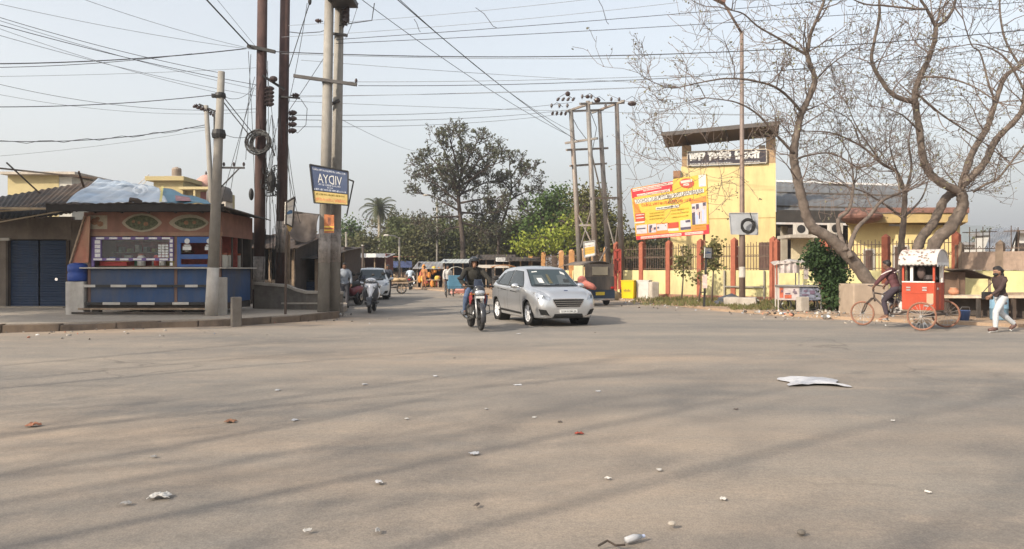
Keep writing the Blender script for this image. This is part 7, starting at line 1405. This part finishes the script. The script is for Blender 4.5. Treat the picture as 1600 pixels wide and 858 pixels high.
def leafy(name, label, base, crowns, leaves, size, m, trunk=None, tr_r=.2, seed=0, cl=60, spreadc=.5, barkm=None, cat='tree', group=None, asp=.5, shell=.35, extra=None):
    T = thing(name, label, cat, base, 0, group); r = random.Random(seed); lb = MB(); tb = MB(); base = Vector(base)
    tops = trunk or [(0, 0, 0), tuple(Vector(crowns[0][:3]))]
    tb.tube([Vector(p) for p in tops], [tr_r*(1-.6*i/(len(tops)-1)) for i in range(len(tops))], 9)
    vol = [c[3]*c[4]*c[5] for c in crowns]; tot = sum(vol); ncl = max(3, leaves//cl)
    for ci, c in enumerate(crowns):
        for k in range(max(2, int(ncl*vol[ci]/tot))):
            d = V(r.gauss(0, 1), r.gauss(0, 1), r.gauss(0, 1)).normalized(); rr_ = shell+(1-shell)*r.random()**.6
            p = Vector(c[:3])+V(d.x*c[3], d.y*c[4], d.z*c[5])*rr_*r.uniform(.8, 1.08)
            # a bough from the nearest trunk point below
            best = min((Vector(q) for q in tops[1:]), key=lambda q: (q-p).length+max(0, q.z-p.z)*2); mid_ = best.lerp(p, .55)+V(0, 0, -.12*(best-p).length)+V(r.gauss(0, .1), r.gauss(0, .1), 0)*(best-p).length*.6
            tb.tube([best*(1-t)**2+mid_*2*t*(1-t)+p*t*t for t in (0, .25, .5, .75, 1)], [tr_r*.28*(1-.17*i) for i in range(5)] if (best-p).length > 1 else [tr_r*.12]*5, 4, caps=False)
            s = spreadc*r.uniform(.6, 1.3)
            for _ in range(cl): leafquad(lb, p+V(r.gauss(0, s), r.gauss(0, s), r.gauss(0, s*.6)), size*r.uniform(.6, 1.3), r, asp)
    tb.build('trunk', barkm or barkd, T, True); lb.build('crown', m, T); return T
def at(px, py, Y, base): return tuple(P(px, py, Y)-Vector(base))
def crown(px, py, Y, wpx, hpx, base, dep=None): p = at(px, py, Y, base); rx = wpx/F*Y/2; return (p[0], p[1], p[2], rx, dep or rx, hpx/F*Y/2)
# the tall thin-leaved tree in the middle and its neighbour
def wispy(name, label, px, Yp, trunk, arms, seed, r0, per, tw, leaf, n, g=None):
    base = V(X(px, Yp), Yp, 0); rq = random.Random(seed); trunk = [(x, y+14*(380-y)/170) for x, y in trunk]; arms = [(a_, b_+14*(380-b_)/170, c_, d_+22) for a_, b_, c_, d_ in arms]; limbs = [([base]+[P(x, y, Yp) for x, y in trunk], r0, r0*.25, .55)]
    for x0, y0, x1, y1 in arms:
        d = rq.uniform(-3, 3); limbs.append(([P(x0, y0, Yp), P(x0*.6+x1*.4, y0*.62+y1*.38-2, Yp+d*.4), P(x0*.2+x1*.8, y0*.2+y1*.8-3, Yp+d*.8), P(x1, y1, Yp+d)], r0*.36, .05, .15))
    return baretree(name, label, base, limbs, seed, per, (4, 3, 2), tw, .05, n, leaf, 'tree', .02, sprs, barkd)
wispy('tall_tree', 'tallest sparse-leaved tree in the middle distance with a straight dark trunk', 724, 66, [(723, 380), (719, 335), (716, 290), (722, 250), (720, 212)],
 [(719, 335, 668, 322), (718, 325, 664, 282), (717, 310, 672, 262), (716, 300, 680, 232), (716, 292, 668, 235), (717, 285, 690, 206), (719, 275, 705, 204), (720, 268, 742, 205), (720, 275, 758, 222), (718, 285, 772, 235), (717, 298, 770, 262), (718, 312, 772, 290), (719, 328, 764, 318), (722, 352, 690, 342), (722, 345, 756, 340), (718, 300, 700, 250), (718, 300, 740, 258)], 3, .34, 1.6, 1.35, .14, 4)
wispy('slender_tree', 'slender leaning tree with wispy foliage next to the tallest tree', 778, 70, [(780, 365), (790, 330), (799, 290), (796, 248)],
 [(788, 338, 764, 320), (792, 322, 826, 310), (797, 305, 830, 278), (799, 292, 782, 262), (799, 288, 824, 250), (798, 270, 810, 240), (790, 330, 815, 340), (786, 345, 770, 345), (797, 300, 775, 290)], 4, .22, 1.5, 1.15, .14, 4)
b = V(X(846, 54), 54, 0)
leafy('lime_tree', 'young tree with bright yellow-green leaves behind the orange posts', b, [crown(826, 385, 54, 50, 40, b, 1.2), crown(866, 375, 54, 80, 44, b, 1.5), crown(892, 350, 54, 40, 40, b, 1)], 1700, .19, lime, [(0, 0, 0), at(846, 400, 54, b), at(852, 370, 54, b), at(876, 345, 54, b)], .14, 5, 22, .35, asp=.55)
b = V(X(868, 64), 64, 0)
leafy('green_tree', 'rounded green tree to the rear of the lime-leaved one', b, [crown(862, 315, 64, 60, 50, b), crown(880, 350, 64, 90, 70, b), crown(840, 360, 64, 50, 60, b)], 7600, .21, grn, None, .3, 6, 40, .55)
b = V(X(918, 60), 60, 0)
leafy('green_tree', 'green and brown tree filling the gap behind the transformer poles', b, [crown(918, 310, 60, 56, 50, b), crown(930, 350, 60, 90, 70, b), crown(950, 385, 60, 80, 60, b)], 7600, .20, leafmat('leaf_greenbrown', (.10, .105, .035), (.15, .15, .05), (.075, .06, .03)), None, .3, 7, 40, .55)
# palm
b = V(X(592, 88), 88, 0); T = thing('palm_tree', 'tall palm with drooping fronds standing above the far shops', 'palm tree', b); tp = V(*at(592, 326, 88, b)); r = random.Random(3)
part('trunk', mat('palm_trunk', (.22, .19, .15), .9), T, lambda q: q.tube([(0, 0, 0), (.1, 0, tp.z*.5), tp], [.28, .2, .17], 10), True)
fm = leafmat('palm_leaf', (.06, .075, .04), (.085, .10, .055), (.11, .095, .05)); mb = MB()
for k in range(26):
    a = 2*math.pi*k/26*1.618*4; el = R(75)-1.9*(k/26)*R(65); Lf = r.uniform(2.0, 2.7); pts = []
    for i in range(11):
        t = i/10; e = el-1.5*t*t; d = V(math.cos(a)*math.cos(e), math.sin(a)*math.cos(e), math.sin(e)); pts.append(pts[-1]+d*Lf/10 if pts else tp.copy())
    mb.tube(pts, [.03*(1-.08*i) for i in range(11)], 3, caps=False)
    for i in range(1, 11):
        d = (pts[i]-pts[i-1]).normalized(); sd_ = d.cross(V(0, 0, 1)).normalized()
        for s in (1, -1):
            for h in (0, .5):
                p = pts[i-1].lerp(pts[i], h); e = p+(sd_*s*.75+d*.5+V(0, 0, -.35)).normalized()*.75*math.sin(.5+2.3*i/11); w2 = d*.06; mb.add([p-w2, p+w2, e], [(0, 1, 2)])
mb.build('fronds', fm, T)
b = V(X(640, 92), 92, 0)
# the far trees, each a tree of its own
kinds = {'green2': leafmat('leaf_mossy', (.085, .105, .042), (.11, .125, .05), (.065, .075, .034)), 'olive': olive, 'brown': brn_l, 'green': grn}
ft = [(545, 350, 82, 46, 'green'), (566, 375, 76, 40, 'olive'), (530, 385, 70, 50, 'olive'), (604, 350, 98, 60, 'brown'), (622, 338, 104, 44, 'olive'), (640, 348, 94, 60, 'olive'), (662, 352, 90, 60, 'brown'), (668, 372, 80, 70, 'olive'), (700, 362, 84, 80, 'olive'), (735, 358, 88, 80, 'brown'), (765, 352, 82, 70, 'olive'), (790, 372, 78, 70, 'brown'), (815, 340, 92, 60, 'olive'), (820, 378, 80, 60, 'olive'), (972, 392, 62, 60, 'brown'), (1000, 375, 66, 60, 'brown'), (1030, 385, 64, 60, 'olive'), (905, 375, 74, 60, 'brown'), (1300, 385, 60, 80, 'brown'), (470, 385, 60, 70, 'olive'), (430, 392, 60, 60, 'olive'), (1545, 372, 95, 50, 'olive'), (1600, 378, 110, 60, 'olive'), (628, 352, 74, 60, 'green2'), (655, 356, 73, 60, 'olive'), (692, 350, 75, 70, 'green2'), (738, 348, 76, 76, 'olive'), (772, 352, 77, 60, 'green2'), (806, 362, 72, 56, 'olive')]
lab = {545: 'pale green crown at the head of the road next to the twin poles', 566: 'rounded olive tree behind the tin-roofed shop', 530: 'olive tree glimpsed between the grey poles', 604: 'brownish tree just behind the palm', 622: 'olive tree whose peak stands over the red-roofed shop', 640: 'dull olive tree between the palm and the tallest tree', 662: 'brown-leaved tree behind the fruit stall', 668: 'lower olive tree hanging over the fruit stall', 700: 'spreading olive tree under the tallest tree\'s crown', 735: 'brown-leaved tree directly behind the rider\'s helmet', 765: 'olive tree between the tallest and the slender tree', 790: 'brown tree above the long dark shed', 815: 'olive tree behind the lime-leaved tree', 820: 'low olive tree over the wayside shed', 972: 'brown shaded tree behind the red gate', 1000: 'brown tree behind the billboard\'s lower edge', 1030: 'olive tree between the billboard and the yellow tower', 905: 'brown tree to the rear of the transformer legs', 1300: 'brown tree seen beneath the open shed roof', 470: 'olive tree behind the sagging awning', 430: 'olive tree behind the dark open stall', 1545: 'olive tree beyond the tin shelter', 1600: 'hazy olive tree at the frame edge behind the grey house', 628: 'mossy green tree directly above the red-roofed shop', 655: 'olive tree over the distant dark scooter', 692: 'mossy green tree above the tea stall', 738: 'olive tree just behind the trunk of the tallest tree', 772: 'mossy green tree between the two tall wispy trees', 806: 'olive tree between the slender and the lime-leaved trees'}
for i, (px, pt, Yp, wd, kd) in enumerate(ft):
    pt -= 18; b = V(X(px, Yp), Yp, 0); ht = (422-pt)+10; r = random.Random(i)
    leafy('far_tree', lab[px], b, [crown(px, pt+ht*.28, Yp, wd*.8, ht*.5, b), crown(px-wd*.2, pt+ht*.52, Yp, wd*.8, ht*.5, b), crown(px+wd*.22, pt+ht*.5, Yp, wd*.8, ht*.55, b), crown(px, pt+ht*.72, Yp, wd*1.1, ht*.45, b)], 5200, .23, kinds[kd], [(0, 0, 0), at(px+r.uniform(-3, 3), pt+ht*.6, Yp, b), at(px, pt+ht*.25, Yp, b)], .25, 30+i, 44, .55, group='trees at the end of the road')
# ivy bush, saplings, small plants
b = V(X(1296, 25.4), 25.4, .07)
leafy('ivy_bush', 'dense dark green creeper climbing over the post between food cart and planter', b, [crown(1278, 402, 25.4, 42, 44, b, .45), crown(1298, 425, 25.4, 46, 62, b, .45), crown(1303, 465, 25.2, 34, 50, b, .4)], 7500, .085, leafmat('leaf_ivy', (.035, .066, .025), (.055, .095, .032), (.025, .042, .018)), [(0, 0, 0), at(1300, 450, 25.4, b), at(1290, 400, 25.4, b)], .06, 51, 30, .14, cat='bush', asp=.6)
for px, pt, pb, Yp, lb_, nlf in ((1065, 385, 466, 34, 'thin sapling with sparse leaves below the billboard\'s edge', 260), (1112, 372, 468, 31.5, 'taller sapling behind the bus stop sign', 420), (1092, 420, 470, 32, 'small bare shrub by the wall behind the bus stop sign', 80)):
    b = V(X(px, Yp), Yp, .07)
    leafy('sapling', lb_, b, [crown(px, pt+(pb-pt)*.3, Yp, 26, (pb-pt)*.62, b), crown(px+8, pt+10, Yp, 18, 26, b)], nlf, .13, leafmat('leaf_sap', (.10, .12, .04), (.16, .15, .06), (.12, .09, .04)), [(0, 0, 0), at(px+3, (pt+pb)/2, Yp, b), at(px, pt, Yp, b)], .04, px, 5, .12, bark, 'plant')
def tuft(mb, p, n, h, r):
    for _ in range(n):
        d = V(r.gauss(0, .35), r.gauss(0, .35), 1).normalized()*h*r.uniform(.5, 1.2); w2 = V(r.uniform(-1, 1), r.uniform(-1, 1), 0).normalized()*.012*(1+h*2); b_ = Vector(p)+V(r.gauss(0, .06), r.gauss(0, .06), 0)
        mb.add([b_-w2, b_+w2, b_+d*.6+V(r.gauss(0, .03), 0, 0), b_+d], [(0, 1, 2), (1, 3, 2)])
mb = MB(); r = random.Random(77)
for _ in range(900):
    px = r.choice((r.gauss(1060, 34), r.gauss(1120, 30), r.gauss(1235, 40), r.gauss(1190, 30), r.uniform(1010, 1330))); t = r.uniform(.25, .95)
    f_ = fpt(max(1000, px)); e_ = G(px, 484 if px < 1140 else 492, .07); p = e_.lerp(f_, t); p.z = .065; tuft(mb, p, 6, r.uniform(.06, .22), r)
o = mb.build('weeds', leafmat('weed', (.09, .11, .035), (.16, .15, .06), (.20, .16, .08))); o['kind'] = 'stuff'
# rubble and rubbish along the verge
mb = MB(); r = random.Random(5); pal = [conc, wht, concd, mat('brick_bits', (.40, .16, .10), .9), mat('plastic_grey', (.30, .32, .36), .5), darksh]
VE = [(900, 466), (960, 468), (1040, 476), (1130, 486), (1240, 494), (1340, 500), (1480, 506), (1600, 511), (1800, 516)]
def vedge(x):
    for (a, b), (c, d) in zip(VE, VE[1:]):
        if x <= c: return b+(d-b)*max(0, x-a)/(c-a)-1.5
    return 515
def scatter(px, py, sx, sy, n, s0, s1, z=.06):
    for _ in range(n):
        x, y = r.gauss(px, sx), r.gauss(py, sy)
        if y < 450: continue
        p = G(x, y, z if x < 700 or y < vedge(x) else 0.); s = r.uniform(s0, s1); mb.m = r.choice((0, 0, 0, 1, 2, 2, 2, 3, 4, 5)); mb.X = Matrix.LocRotScale(p, Quaternion((r.random(), r.random(), r.random(), r.random())).normalized(), V(s, s*r.uniform(.5, 1), s*r.uniform(.15, .6))); mb.ell((0, 0, .15), (1, 1, 1), 6, 4)
scatter(1220, 487, 28, 3, 170, .02, .08); scatter(1140, 472, 20, 3, 110, .03, .12); scatter(1180, 474, 16, 3, 90, .03, .14); scatter(1290, 487, 20, 4, 90, .03, .12); scatter(1290, 496, 60, 2, 50, .02, .05); scatter(500, 492, 16, 2, 120, .03, .12, .0); scatter(430, 500, 60, 3, 25, .02, .06, .0); scatter(120, 520, 120, 4, 35, .02, .05, 0.); scatter(1050, 478, 40, 3, 60, .02, .07); scatter(990, 468, 20, 2, 40, .02, .06); scatter(930, 464, 16, 3, 60, .05, .16); scatter(1420, 502, 60, 3, 60, .02, .05)
mb.X = Matrix.Identity(4); o = mb.build('rubble', pal); o['kind'] = 'stuff'
o = MB(); o.ell((0, 0, 0), (1.0, .6, .42), 18, 8); o.ell((.6, .1, 0), (.6, .5, .3), 14, 8); o = o.build('earth_heap', mat('heap', (.20, .15, .09), .95, 0, .4, 4, .6, 8), smooth=True, loc=(X(946, 37), 37, .05)); tag(o, 'low brown heap of earth and dry stalks at the foot of the transformer poles', 'heap')
o = MB(); o.ell((0, 0, 0), (.7, .3, .18), 14, 7); o.tube([(-.5, 0, .1), (0, -.1, .22), (.5, 0, .08)], [.1, .16, .08], 8); tag(o.build('rubbish_bag', mat('bag_dark', (.055, .06, .07), .5, 0, .3, 6, .4, 8), smooth=True, loc=G(1142, 475, .07)+V(0, 0, .05)), 'dark plastic rubbish bag slumped beside the lamp plinth', 'bag')

# ------------------------------------------------------------ overhead cables
cabm = mat('cable_black', (.045, .045, .05), .6, 0, 0, bump=0); cabg = mat('cable_grey', (.20, .21, .23), .6, 0, 0, bump=0)
def cable(label, a, b, sag=0, r_=.012, m=cabm, grp='overhead cables', wav=0):
    A_, B_ = P(*a), P(*b); pts = []; n = 20
    for i in range(n+1):
        t = i/n; p = A_.lerp(B_, t); p.z -= sag*4*t*(1-t)+wav*math.sin(t*40); pts.append(p)
    mb = MB(); c = (A_+B_)/2; mb.tube([p-c for p in pts], r_*.78, 5); o = mb.build('overhead_cable', m, loc=c); return tag(o, label, 'cable', grp)
f1 = 'thin wire running down from the corner sky to the first rust-brown pole'
CB = [('thick black cable rising from the frame edge to the coil-bearing rusty pole', (-40, 100, 22), (385, 76, 25), .12, .022), ('black twin strand just beneath the thick cable to the coil-bearing pole', (-40, 106, 22), (300, 84, 24.2), .1, .013),
 ('heavy black stay slanting steeply to the top of the coil-bearing pole', (312, -12, 22), (394, 76, 24.9), 0, .03), ('fine wire slanting beside the heavy stay', (330, -12, 22), (402, 76, 24.9), 0, .008),
 ('dark service cable reaching the collar of the concrete pole', (-40, 167, 19), (338, 148, 20.7), .1, .014), ('twin dark wire ending at the slim pole\'s arm', (-40, 219, 24), (322, 195, 28), .25, .016), ('wavy loose wire strung below the twin wire to the slim pole', (-40, 221, 24), (322, 197, 28), .2, .012, cabm, 'overhead cables', .05), ('faint low wire fading toward the slim pole', (-40, 247, 26), (322, 203, 28), .1, .008, cabg),
 ('highest fine wire descending from the top edge to the rust-brown poles', (100, -12, 20), (400, 78, 24.9), .1, .009, cabg), ('second highest fine wire descending to the rust-brown poles', (-20, 2, 20), (400, 78, 24.9), .1, .009, cabg), ('fine wire descending to the very tip of the concrete pole', (-40, 15, 18), (344, 114, 20.8), .1, .01), ('fine wire passing behind the concrete pole\'s tip to the insulators', (-40, 20, 18), (402, 140, 24.8), .1, .009, cabg), ('dark sloping wire ending low on the first pole\'s insulators', (-40, 28, 18), (402, 133, 24.8), .1, .012), ('sloping wire just below the dark one to the insulator stack', (-40, 44, 18), (402, 150, 24.8), .12, .009, cabg), ('faint sloping wire reaching the concrete pole\'s collar from above', (-20, 38, 18), (336, 144, 20.7), .1, .008, cabg),
 ('faint near-level wire between the frame edge and the first pole', (-40, 120, 22), (400, 106, 24.9), .05, .008, cabg), ('drooping wire crossing under the concrete pole\'s collar', (-40, 122, 22), (402, 170, 24.8), .35, .009), ('lowest drooping faint wire to the first pole', (-40, 140, 22), (402, 175, 24.8), .3, .008, cabg), ('dark stay from the concrete pole\'s collar down to the cable coil', (348, 150, 20.9), (398, 212, 24.6), 0, .018), ('short slack wire from the concrete pole to the coil', (345, 207, 21), (398, 208, 24.6), .15, .01), ('slack wire hanging above the coil between two poles', (348, 150, 21), (402, 130, 24.8), .25, .009),
 ('darkest long cable crossing the whole sky from the rusty pole', (410, 80, 25), (1720, 34, 24), .55, .020), ('paired fine wire clinging to the darkest long cable', (440, 84, 25), (1720, 62, 24), .35, .010, cabg),
 ('topmost crossing wire leaving the twin poles toward the street lamp', (525, 62, 23), (1720, -40, 22), .1, .012), ('second crossing wire under the topmost one', (525, 68, 23), (1720, -6, 22), .1, .012), ('faint crossing wire near the top edge', (450, 40, 25), (1010, -12, 22), .1, .009, cabg), ('faint crossing wire just above the darkest cable', (440, 58, 25), (1060, 4, 22), .1, .009, cabg),
 ('dark cable from the twin poles\' crossarm to the big trees', (560, 134, 22.6), (1720, 52, 24), .45, .013), ('fine wire from the crossarm dipping in mid-sky', (520, 128, 22.6), (1720, 72, 24), .3, .010, cabg), ('fine wire falling gently from the twin poles toward the fork of the trees', (470, 94, 25), (1720, 150, 26), .25, .010, cabg), ('fine rising wire below the crossarm of the twin poles', (450, 150, 25.4), (1720, 88, 25), .3, .010, cabg), ('faint wire level with the brown insulators', (450, 152, 25.4), (1720, 100, 25), .15, .008, cabg), ('grey wire passing just over the transformer insulators', (450, 158, 25.4), (1720, 176, 30), .25, .010, cabg), ('pale wire crossing behind the street lamp below the rest', (990, 176, 39.7), (1720, 178, 34), .15, .016, cabg),
 ('upper feed wire into the transformer frame', (450, 180, 25.5), (894, 160, 39), .2, .014, cabg), ('middle feed wire into the transformer frame', (455, 187, 25.5), (885, 172, 39), .2, .014, cabg), ('lower feed wire into the transformer frame', (455, 198, 25.5), (880, 178, 39), .2, .012, cabg), ('rising wire from the transformer frame toward the big tree', (990, 162, 39.7), (1720, 40, 30), .3, .016, cabg), ('second rising wire from the transformer insulators', (985, 158, 39.7), (1720, 85, 30), .3, .014, cabg),
 ('steep diagonal wire from the twin pole top to the transformer', (566, 0, 23), (890, 212, 39), .25, .014), ('darker steep diagonal wire overhead toward the transformer', (608, -12, 20), (905, 222, 38.5), .2, .017), ('thinner steep diagonal wire beside the darker one', (612, -12, 20), (895, 206, 38.5), .35, .012), ('faint stray wire sloping off below the twin poles', (530, 185, 23.3), (660, 238, 60), .2, .010, cabg)]
for c in CB: cable(*c)
T = thing('spacer_loops', 'hanging loops of thin wire dangling between the topmost crossing wires', 'wires')
for px, py, dx, dy in ((647, 30, 10, 20), (743, 12, 34, 32), (935, 0, 16, 38)):
    part('loop', cabm, T, lambda q: q.tube([P(px, py, 22.6), P(px+dx*.4, py+dy*.3, 22.6), P(px+dx*.8, py+dy*.9, 22.6), P(px+dx, py+dy, 22.6)], .009, 4))
T = thing('hanging_wires', 'kinked loose wires dangling under the twin poles\' transformer shelf', 'wires')
part('wire', blk, T, lambda q: q.tube([P(585, 5, 22.8), P(581, 32, 22.8), P(552, 36, 22.8), P(530, 40, 23)], .014, 4)); part('wire', blk, T, lambda q: q.tube([P(452, 50, 25.3), P(470, 52, 25), P(500, 50, 24), P(512, 46, 22.9)], .012, 4)); part('wire', blk, T, lambda q: q.tube([P(450, 198, 25.3), P(465, 208, 25.3), P(478, 195, 25.3), P(480, 170, 25.3), P(470, 155, 25.3)], .01, 4)); part('lamp_drop', blk, T, lambda q: (q.ell(P(484, 2, 24), (.06, .06, .12), 8, 6), q.tube([P(484, 4, 24), P(466, 60, 25), P(450, 110, 25.3)], .014, 4)))

# ------------------------------------------------------------ litter on the road
def crumple(name, label, p, sx, sy, h, m, seed, grp=None, rz=0):
    r = random.Random(seed); n = 9; mb = MB(); H_ = [[r.uniform(0, 1) for _ in range(n+1)] for _ in range(n+1)]
    mb.grid(lambda u, v: V((u-.5)*sx*(1+.15*math.sin(v*9+seed)), (v-.5)*sy*(1+.2*math.sin(u*7+seed)), .006+h*(H_[int(round(v*n))][int(round(u*n))])*math.sin(math.pi*min(1, max(0, u)))**.5), n, n)
    o = mb.build(name, m, loc=p, rz=rz); s = o.modifiers.new('s', 'SOLIDIFY'); s.thickness = .004; return tag(o, label, 'litter', grp)
pw = mat('white_plastic', (.42, .42, .43), .5, 0, .05, 6, .1); pg = mat('grey_paper', (.48, .46, .43), .8, 0, .1, 9, .1)
crumple('plastic_sheet', 'large crumpled white plastic sheet lying on the open road', G(1268, 597), .66, .62, .035, mat('sheet_plastic', (.44, .44, .46), .45, 0, .08, 5, .1), 1, None, -.1); crumple('paper_scrap', 'folded grey paper scrap lying alone on the near road', G(250, 776), .12, .09, .02, pg, 2, None, .2)
crumple('paper_scrap', 'small grey wrapper beside the folded paper on the near road', G(197, 787), .06, .035, .01, mat('grey_wrap', (.28, .27, .26), .7), 3); crumple('wrapper', 'orange-red wrapper lying on the dusty road near the frame edge', G(52, 665), .12, .09, .025, mat('wrap_orange', (.30, .13, .075), .7, 0, .3, 20), 4, None, .4)
crumple('wrapper', 'dark red scrap of wrapper on the middle of the near road', G(905, 678), .07, .05, .015, mat('wrap_red', (.28, .06, .04), .7), 5); crumple('wrapper', 'brown leaf-like scrap on the road before the pavement', G(360, 659), .09, .09, .02, mat('wrap_brown', (.25, .13, .08), .8), 6)
T = thing('tube', 'small white squeezed plastic tube lying nearest the camera', 'litter', G(991, 845)+V(0, 0, .012), R(28)); part('tube', pw, T, lambda q: q.tube([(-.055, 0, 0), (.0, 0, .004), (.045, 0, .003)], [.016, .019, .012], 10), True); part('cap', mat('cap_blue', (.45, .5, .65), .5), T, lambda q: q.cyl((.046, 0, .003), (.066, 0, .003), .009, n=10))
o = MB(); o.ell((0, 0, .018), (.024, .02, .014), 10, 7); tag(o.build('pebble', conc, loc=G(1050, 823)), 'pale pebble beyond the squeezed white tube', 'stone'); o = MB(); o.ell((0, 0, .012), (.026, .02, .016), 10, 7); tag(o.build('pebble', concd, loc=G(1252, 835)), 'small dull pebble alone on the near road below the plastic sheet', 'stone')
o = MB(); o.tube([(-.09, 0, .01), (-.04, .02, .03), (.0, 0, .012), (.05, .015, .01)], .006, 6); tag(o.build('twig', darksh, loc=G(962, 856)), 'bent black twig at the bottom edge beside the white tube', 'twig')
spots = [(570, 601), (434, 610), (680, 588), (461, 657), (741, 709), (592, 754), (809, 602), (810, 522), (935, 612), (635, 655), (668, 692), (240, 714), (150, 690), (590, 830), (955, 657), (950, 748), (1070, 700), (875, 660), (1216, 645), (1395, 658), (1370, 700), (1030, 735), (830, 600), (835, 653), (30, 768), (480, 830), (350, 663), (745, 790), (540, 640), (710, 560), (1095, 532), (930, 520), (1320, 630), (1450, 770), (870, 770), (1150, 640), (900, 545), (760, 640), (1560, 690), (1130, 780)]
r = random.Random(9)
for i, (x, y) in enumerate(spots[:9]+spots[9::2]):
    bright = i < 9; crumple('litter_scrap', 'small white scrap of litter on the road' if bright else 'tiny dull scrap of litter on the road', G(x, y), r.uniform(.04, .09)*(.9 if bright else .5), r.uniform(.04, .08)*(1.1 if bright else .6), .010, pw if bright else r.choice((pg, mat('grey_wrap', (.28, .27, .26)), mat('dark_scrap', (.12, .10, .09), .9))), 20+i, 'white scraps of litter' if bright else 'dull scraps of litter', r.uniform(0, 3))

# ------------------------------------------------------------ trees outside the frame that shade the road and the kiosk
def streaky(label, base, seed, n=11):
    """a tree of many steep bare limbs: each throws one long soft streak down the sun's line"""
    r = random.Random(seed); base = Vector(base); top = base+V(0, 0, 2.6); limbs = [([base, base.lerp(top, .5)+V(.1, .1, 0), top], .26, .2, 1)]
    for k in range(n):
        a = 2*math.pi*k/n+r.uniform(-.3, .3); s_ = r.uniform(1.2, 4.6); m1 = top+V(math.cos(a)*s_*.7, math.sin(a)*s_*.7, r.uniform(1.0, 1.8)); e = top+V(math.cos(a)*s_*1.15, math.sin(a)*s_*1.15, r.uniform(5, 8)); limbs.append(([top, m1, m1.lerp(e, .5)+V(r.uniform(-.3, .3), r.uniform(-.3, .3), 0), e], .10, .03, .25))
    return baretree('bare_tree', label, base, limbs, seed, 1.0, (4, 3), 1.7, .03, 2, .08)
streaky('leafless tree of steep limbs outside the frame, its shadows streaking the near road', (-9.8, -2.6, 0), 41, 8)
streaky('second leafless steep-limbed tree outside the frame behind the first', (-4.6, -5.6, 0), 42, 8)
streaky('third leafless steep-limbed tree standing furthest toward the shaded shops', (-14.6, 1.2, 0), 43, 7)
b = V(-20.5, 12.4, .1); leafy('shade_tree', 'leafy tree outside the frame that shades the kiosk', b, [(0, 0, 9.8, 4.2, 4.2, 2.9), (1.0, 1.0, 8.2, 3.4, 3.2, 2.0)], 16000, .24, grn, [(0, 0, 0), (.2, 0, 3.5), (0, 0, 7.5)], .3, 61, 40, .5)
b = V(-27.2, 16.4, .1); leafy('shade_tree', 'leafy tree outside the frame that shades the blue shuttered shop', b, [(0, 0, 9.6, 4.6, 4.2, 2.8), (1, 1, 8.0, 3.6, 3.2, 2.2)], 16000, .24, grn, [(0, 0, 0), (.2, 0, 3.5), (0, 0, 7.5)], .3, 62, 40, .5)
# ------------------------------------------------------------ haze
hz = bpy.data.materials.new('haze_air'); hz.use_nodes = True; nt = hz.node_tree; nt.nodes.remove(nt.nodes['Principled BSDF'])
pv = nt.nodes.new('ShaderNodeVolumePrincipled'); pv.inputs['Color'].default_value = (.90, .93, .97, 1); pv.inputs['Density'].default_value = .0009; pv.inputs['Anisotropy'].default_value = .3
nt.links.new(pv.outputs[0], nt.nodes['Material Output'].inputs['Volume'])
o = MB().box(-2600, -900, -1.5, 2600, 5300, 190).build('haze', hz); o['kind'] = 'stuff'
# ------------------------------------------------------------ tidy: every empty to the foot of its thing
bpy.context.view_layer.update()
for o in [o for o in sc.objects if o.type == 'EMPTY' and o.parent is None and o.location.length < 1e-6]:
    pts = [o2.matrix_world @ Vector(c) for o2 in o.children_recursive if o2.type == 'MESH' for c in o2.bound_box]
    if not pts: continue
    c = V(sum(p.x for p in pts)/len(pts), sum(p.y for p in pts)/len(pts), min(p.z for p in pts))
    for ch in o.children: ch.location = ch.location-c
    o.location = c

SPLIT = {'red_print', 'orange_print', 'pale_print', 'dark_print', 'white_print', 'pink_print', 'blue_print', 'band_print', 'badge_print', 'wall', 'roof', 'insulator', 'crossbar', 'cross_arm', 'clamp', 'brace', 'sticker', 'painted_garnish', 'painted_dish', 'painted_food', 'badge', 'jumper_wire', 'hinge', 'roof_rib', 'upright', 'shoe_sole', 'hanging_goods', 'eaves_pole', 'rafter', 'drain_pipe', 'support', 'snack', 'shoulder_stripe', 'roof_pole', 'spacer', 'snack', 'counter', 'dark_lining', 'pedal', 'cart_box', 'front_planks', 'leg', 'fork', 'bracket', 'canopy_print', 'curtain'}
for o in [o for o in sc.objects if o.type == 'MESH' and o.parent and o.name.split('.')[0] in SPLIT]:
    me = o.data; par = list(range(len(me.vertices)))
    def find(a):
        while par[a] != a: par[a] = par[par[a]]; a = par[a]
        return a
    for p in me.polygons:
        v0 = find(p.vertices[0])
        for v in p.vertices[1:]: par[find(v)] = v0
    isl = {}
    for p in me.polygons: isl.setdefault(find(p.vertices[0]), []).append(p)
    if len(isl) < 2 or len(isl) > 60: continue
    nm = o.name.split('.')[0]; sm = me.polygons[0].use_smooth; made = []
    for ps in isl.values():
        idx = {}; fs = []
        for p in ps: fs.append([idx.setdefault(v, len(idx)) for v in p.vertices])
        m2 = bpy.data.meshes.new(nm); m2.from_pydata([me.vertices[v].co for v in idx], [], fs)
        for m_ in me.materials: m2.materials.append(m_)
        m2.polygons.foreach_set('material_index', [p.material_index for p in ps]); m2.polygons.foreach_set('use_smooth', [sm]*len(fs)); made.append(m2)
    for m2 in made[1:]:
        c = o.copy(); c.data = m2; COL.objects.link(c)
    o.data = made[0]
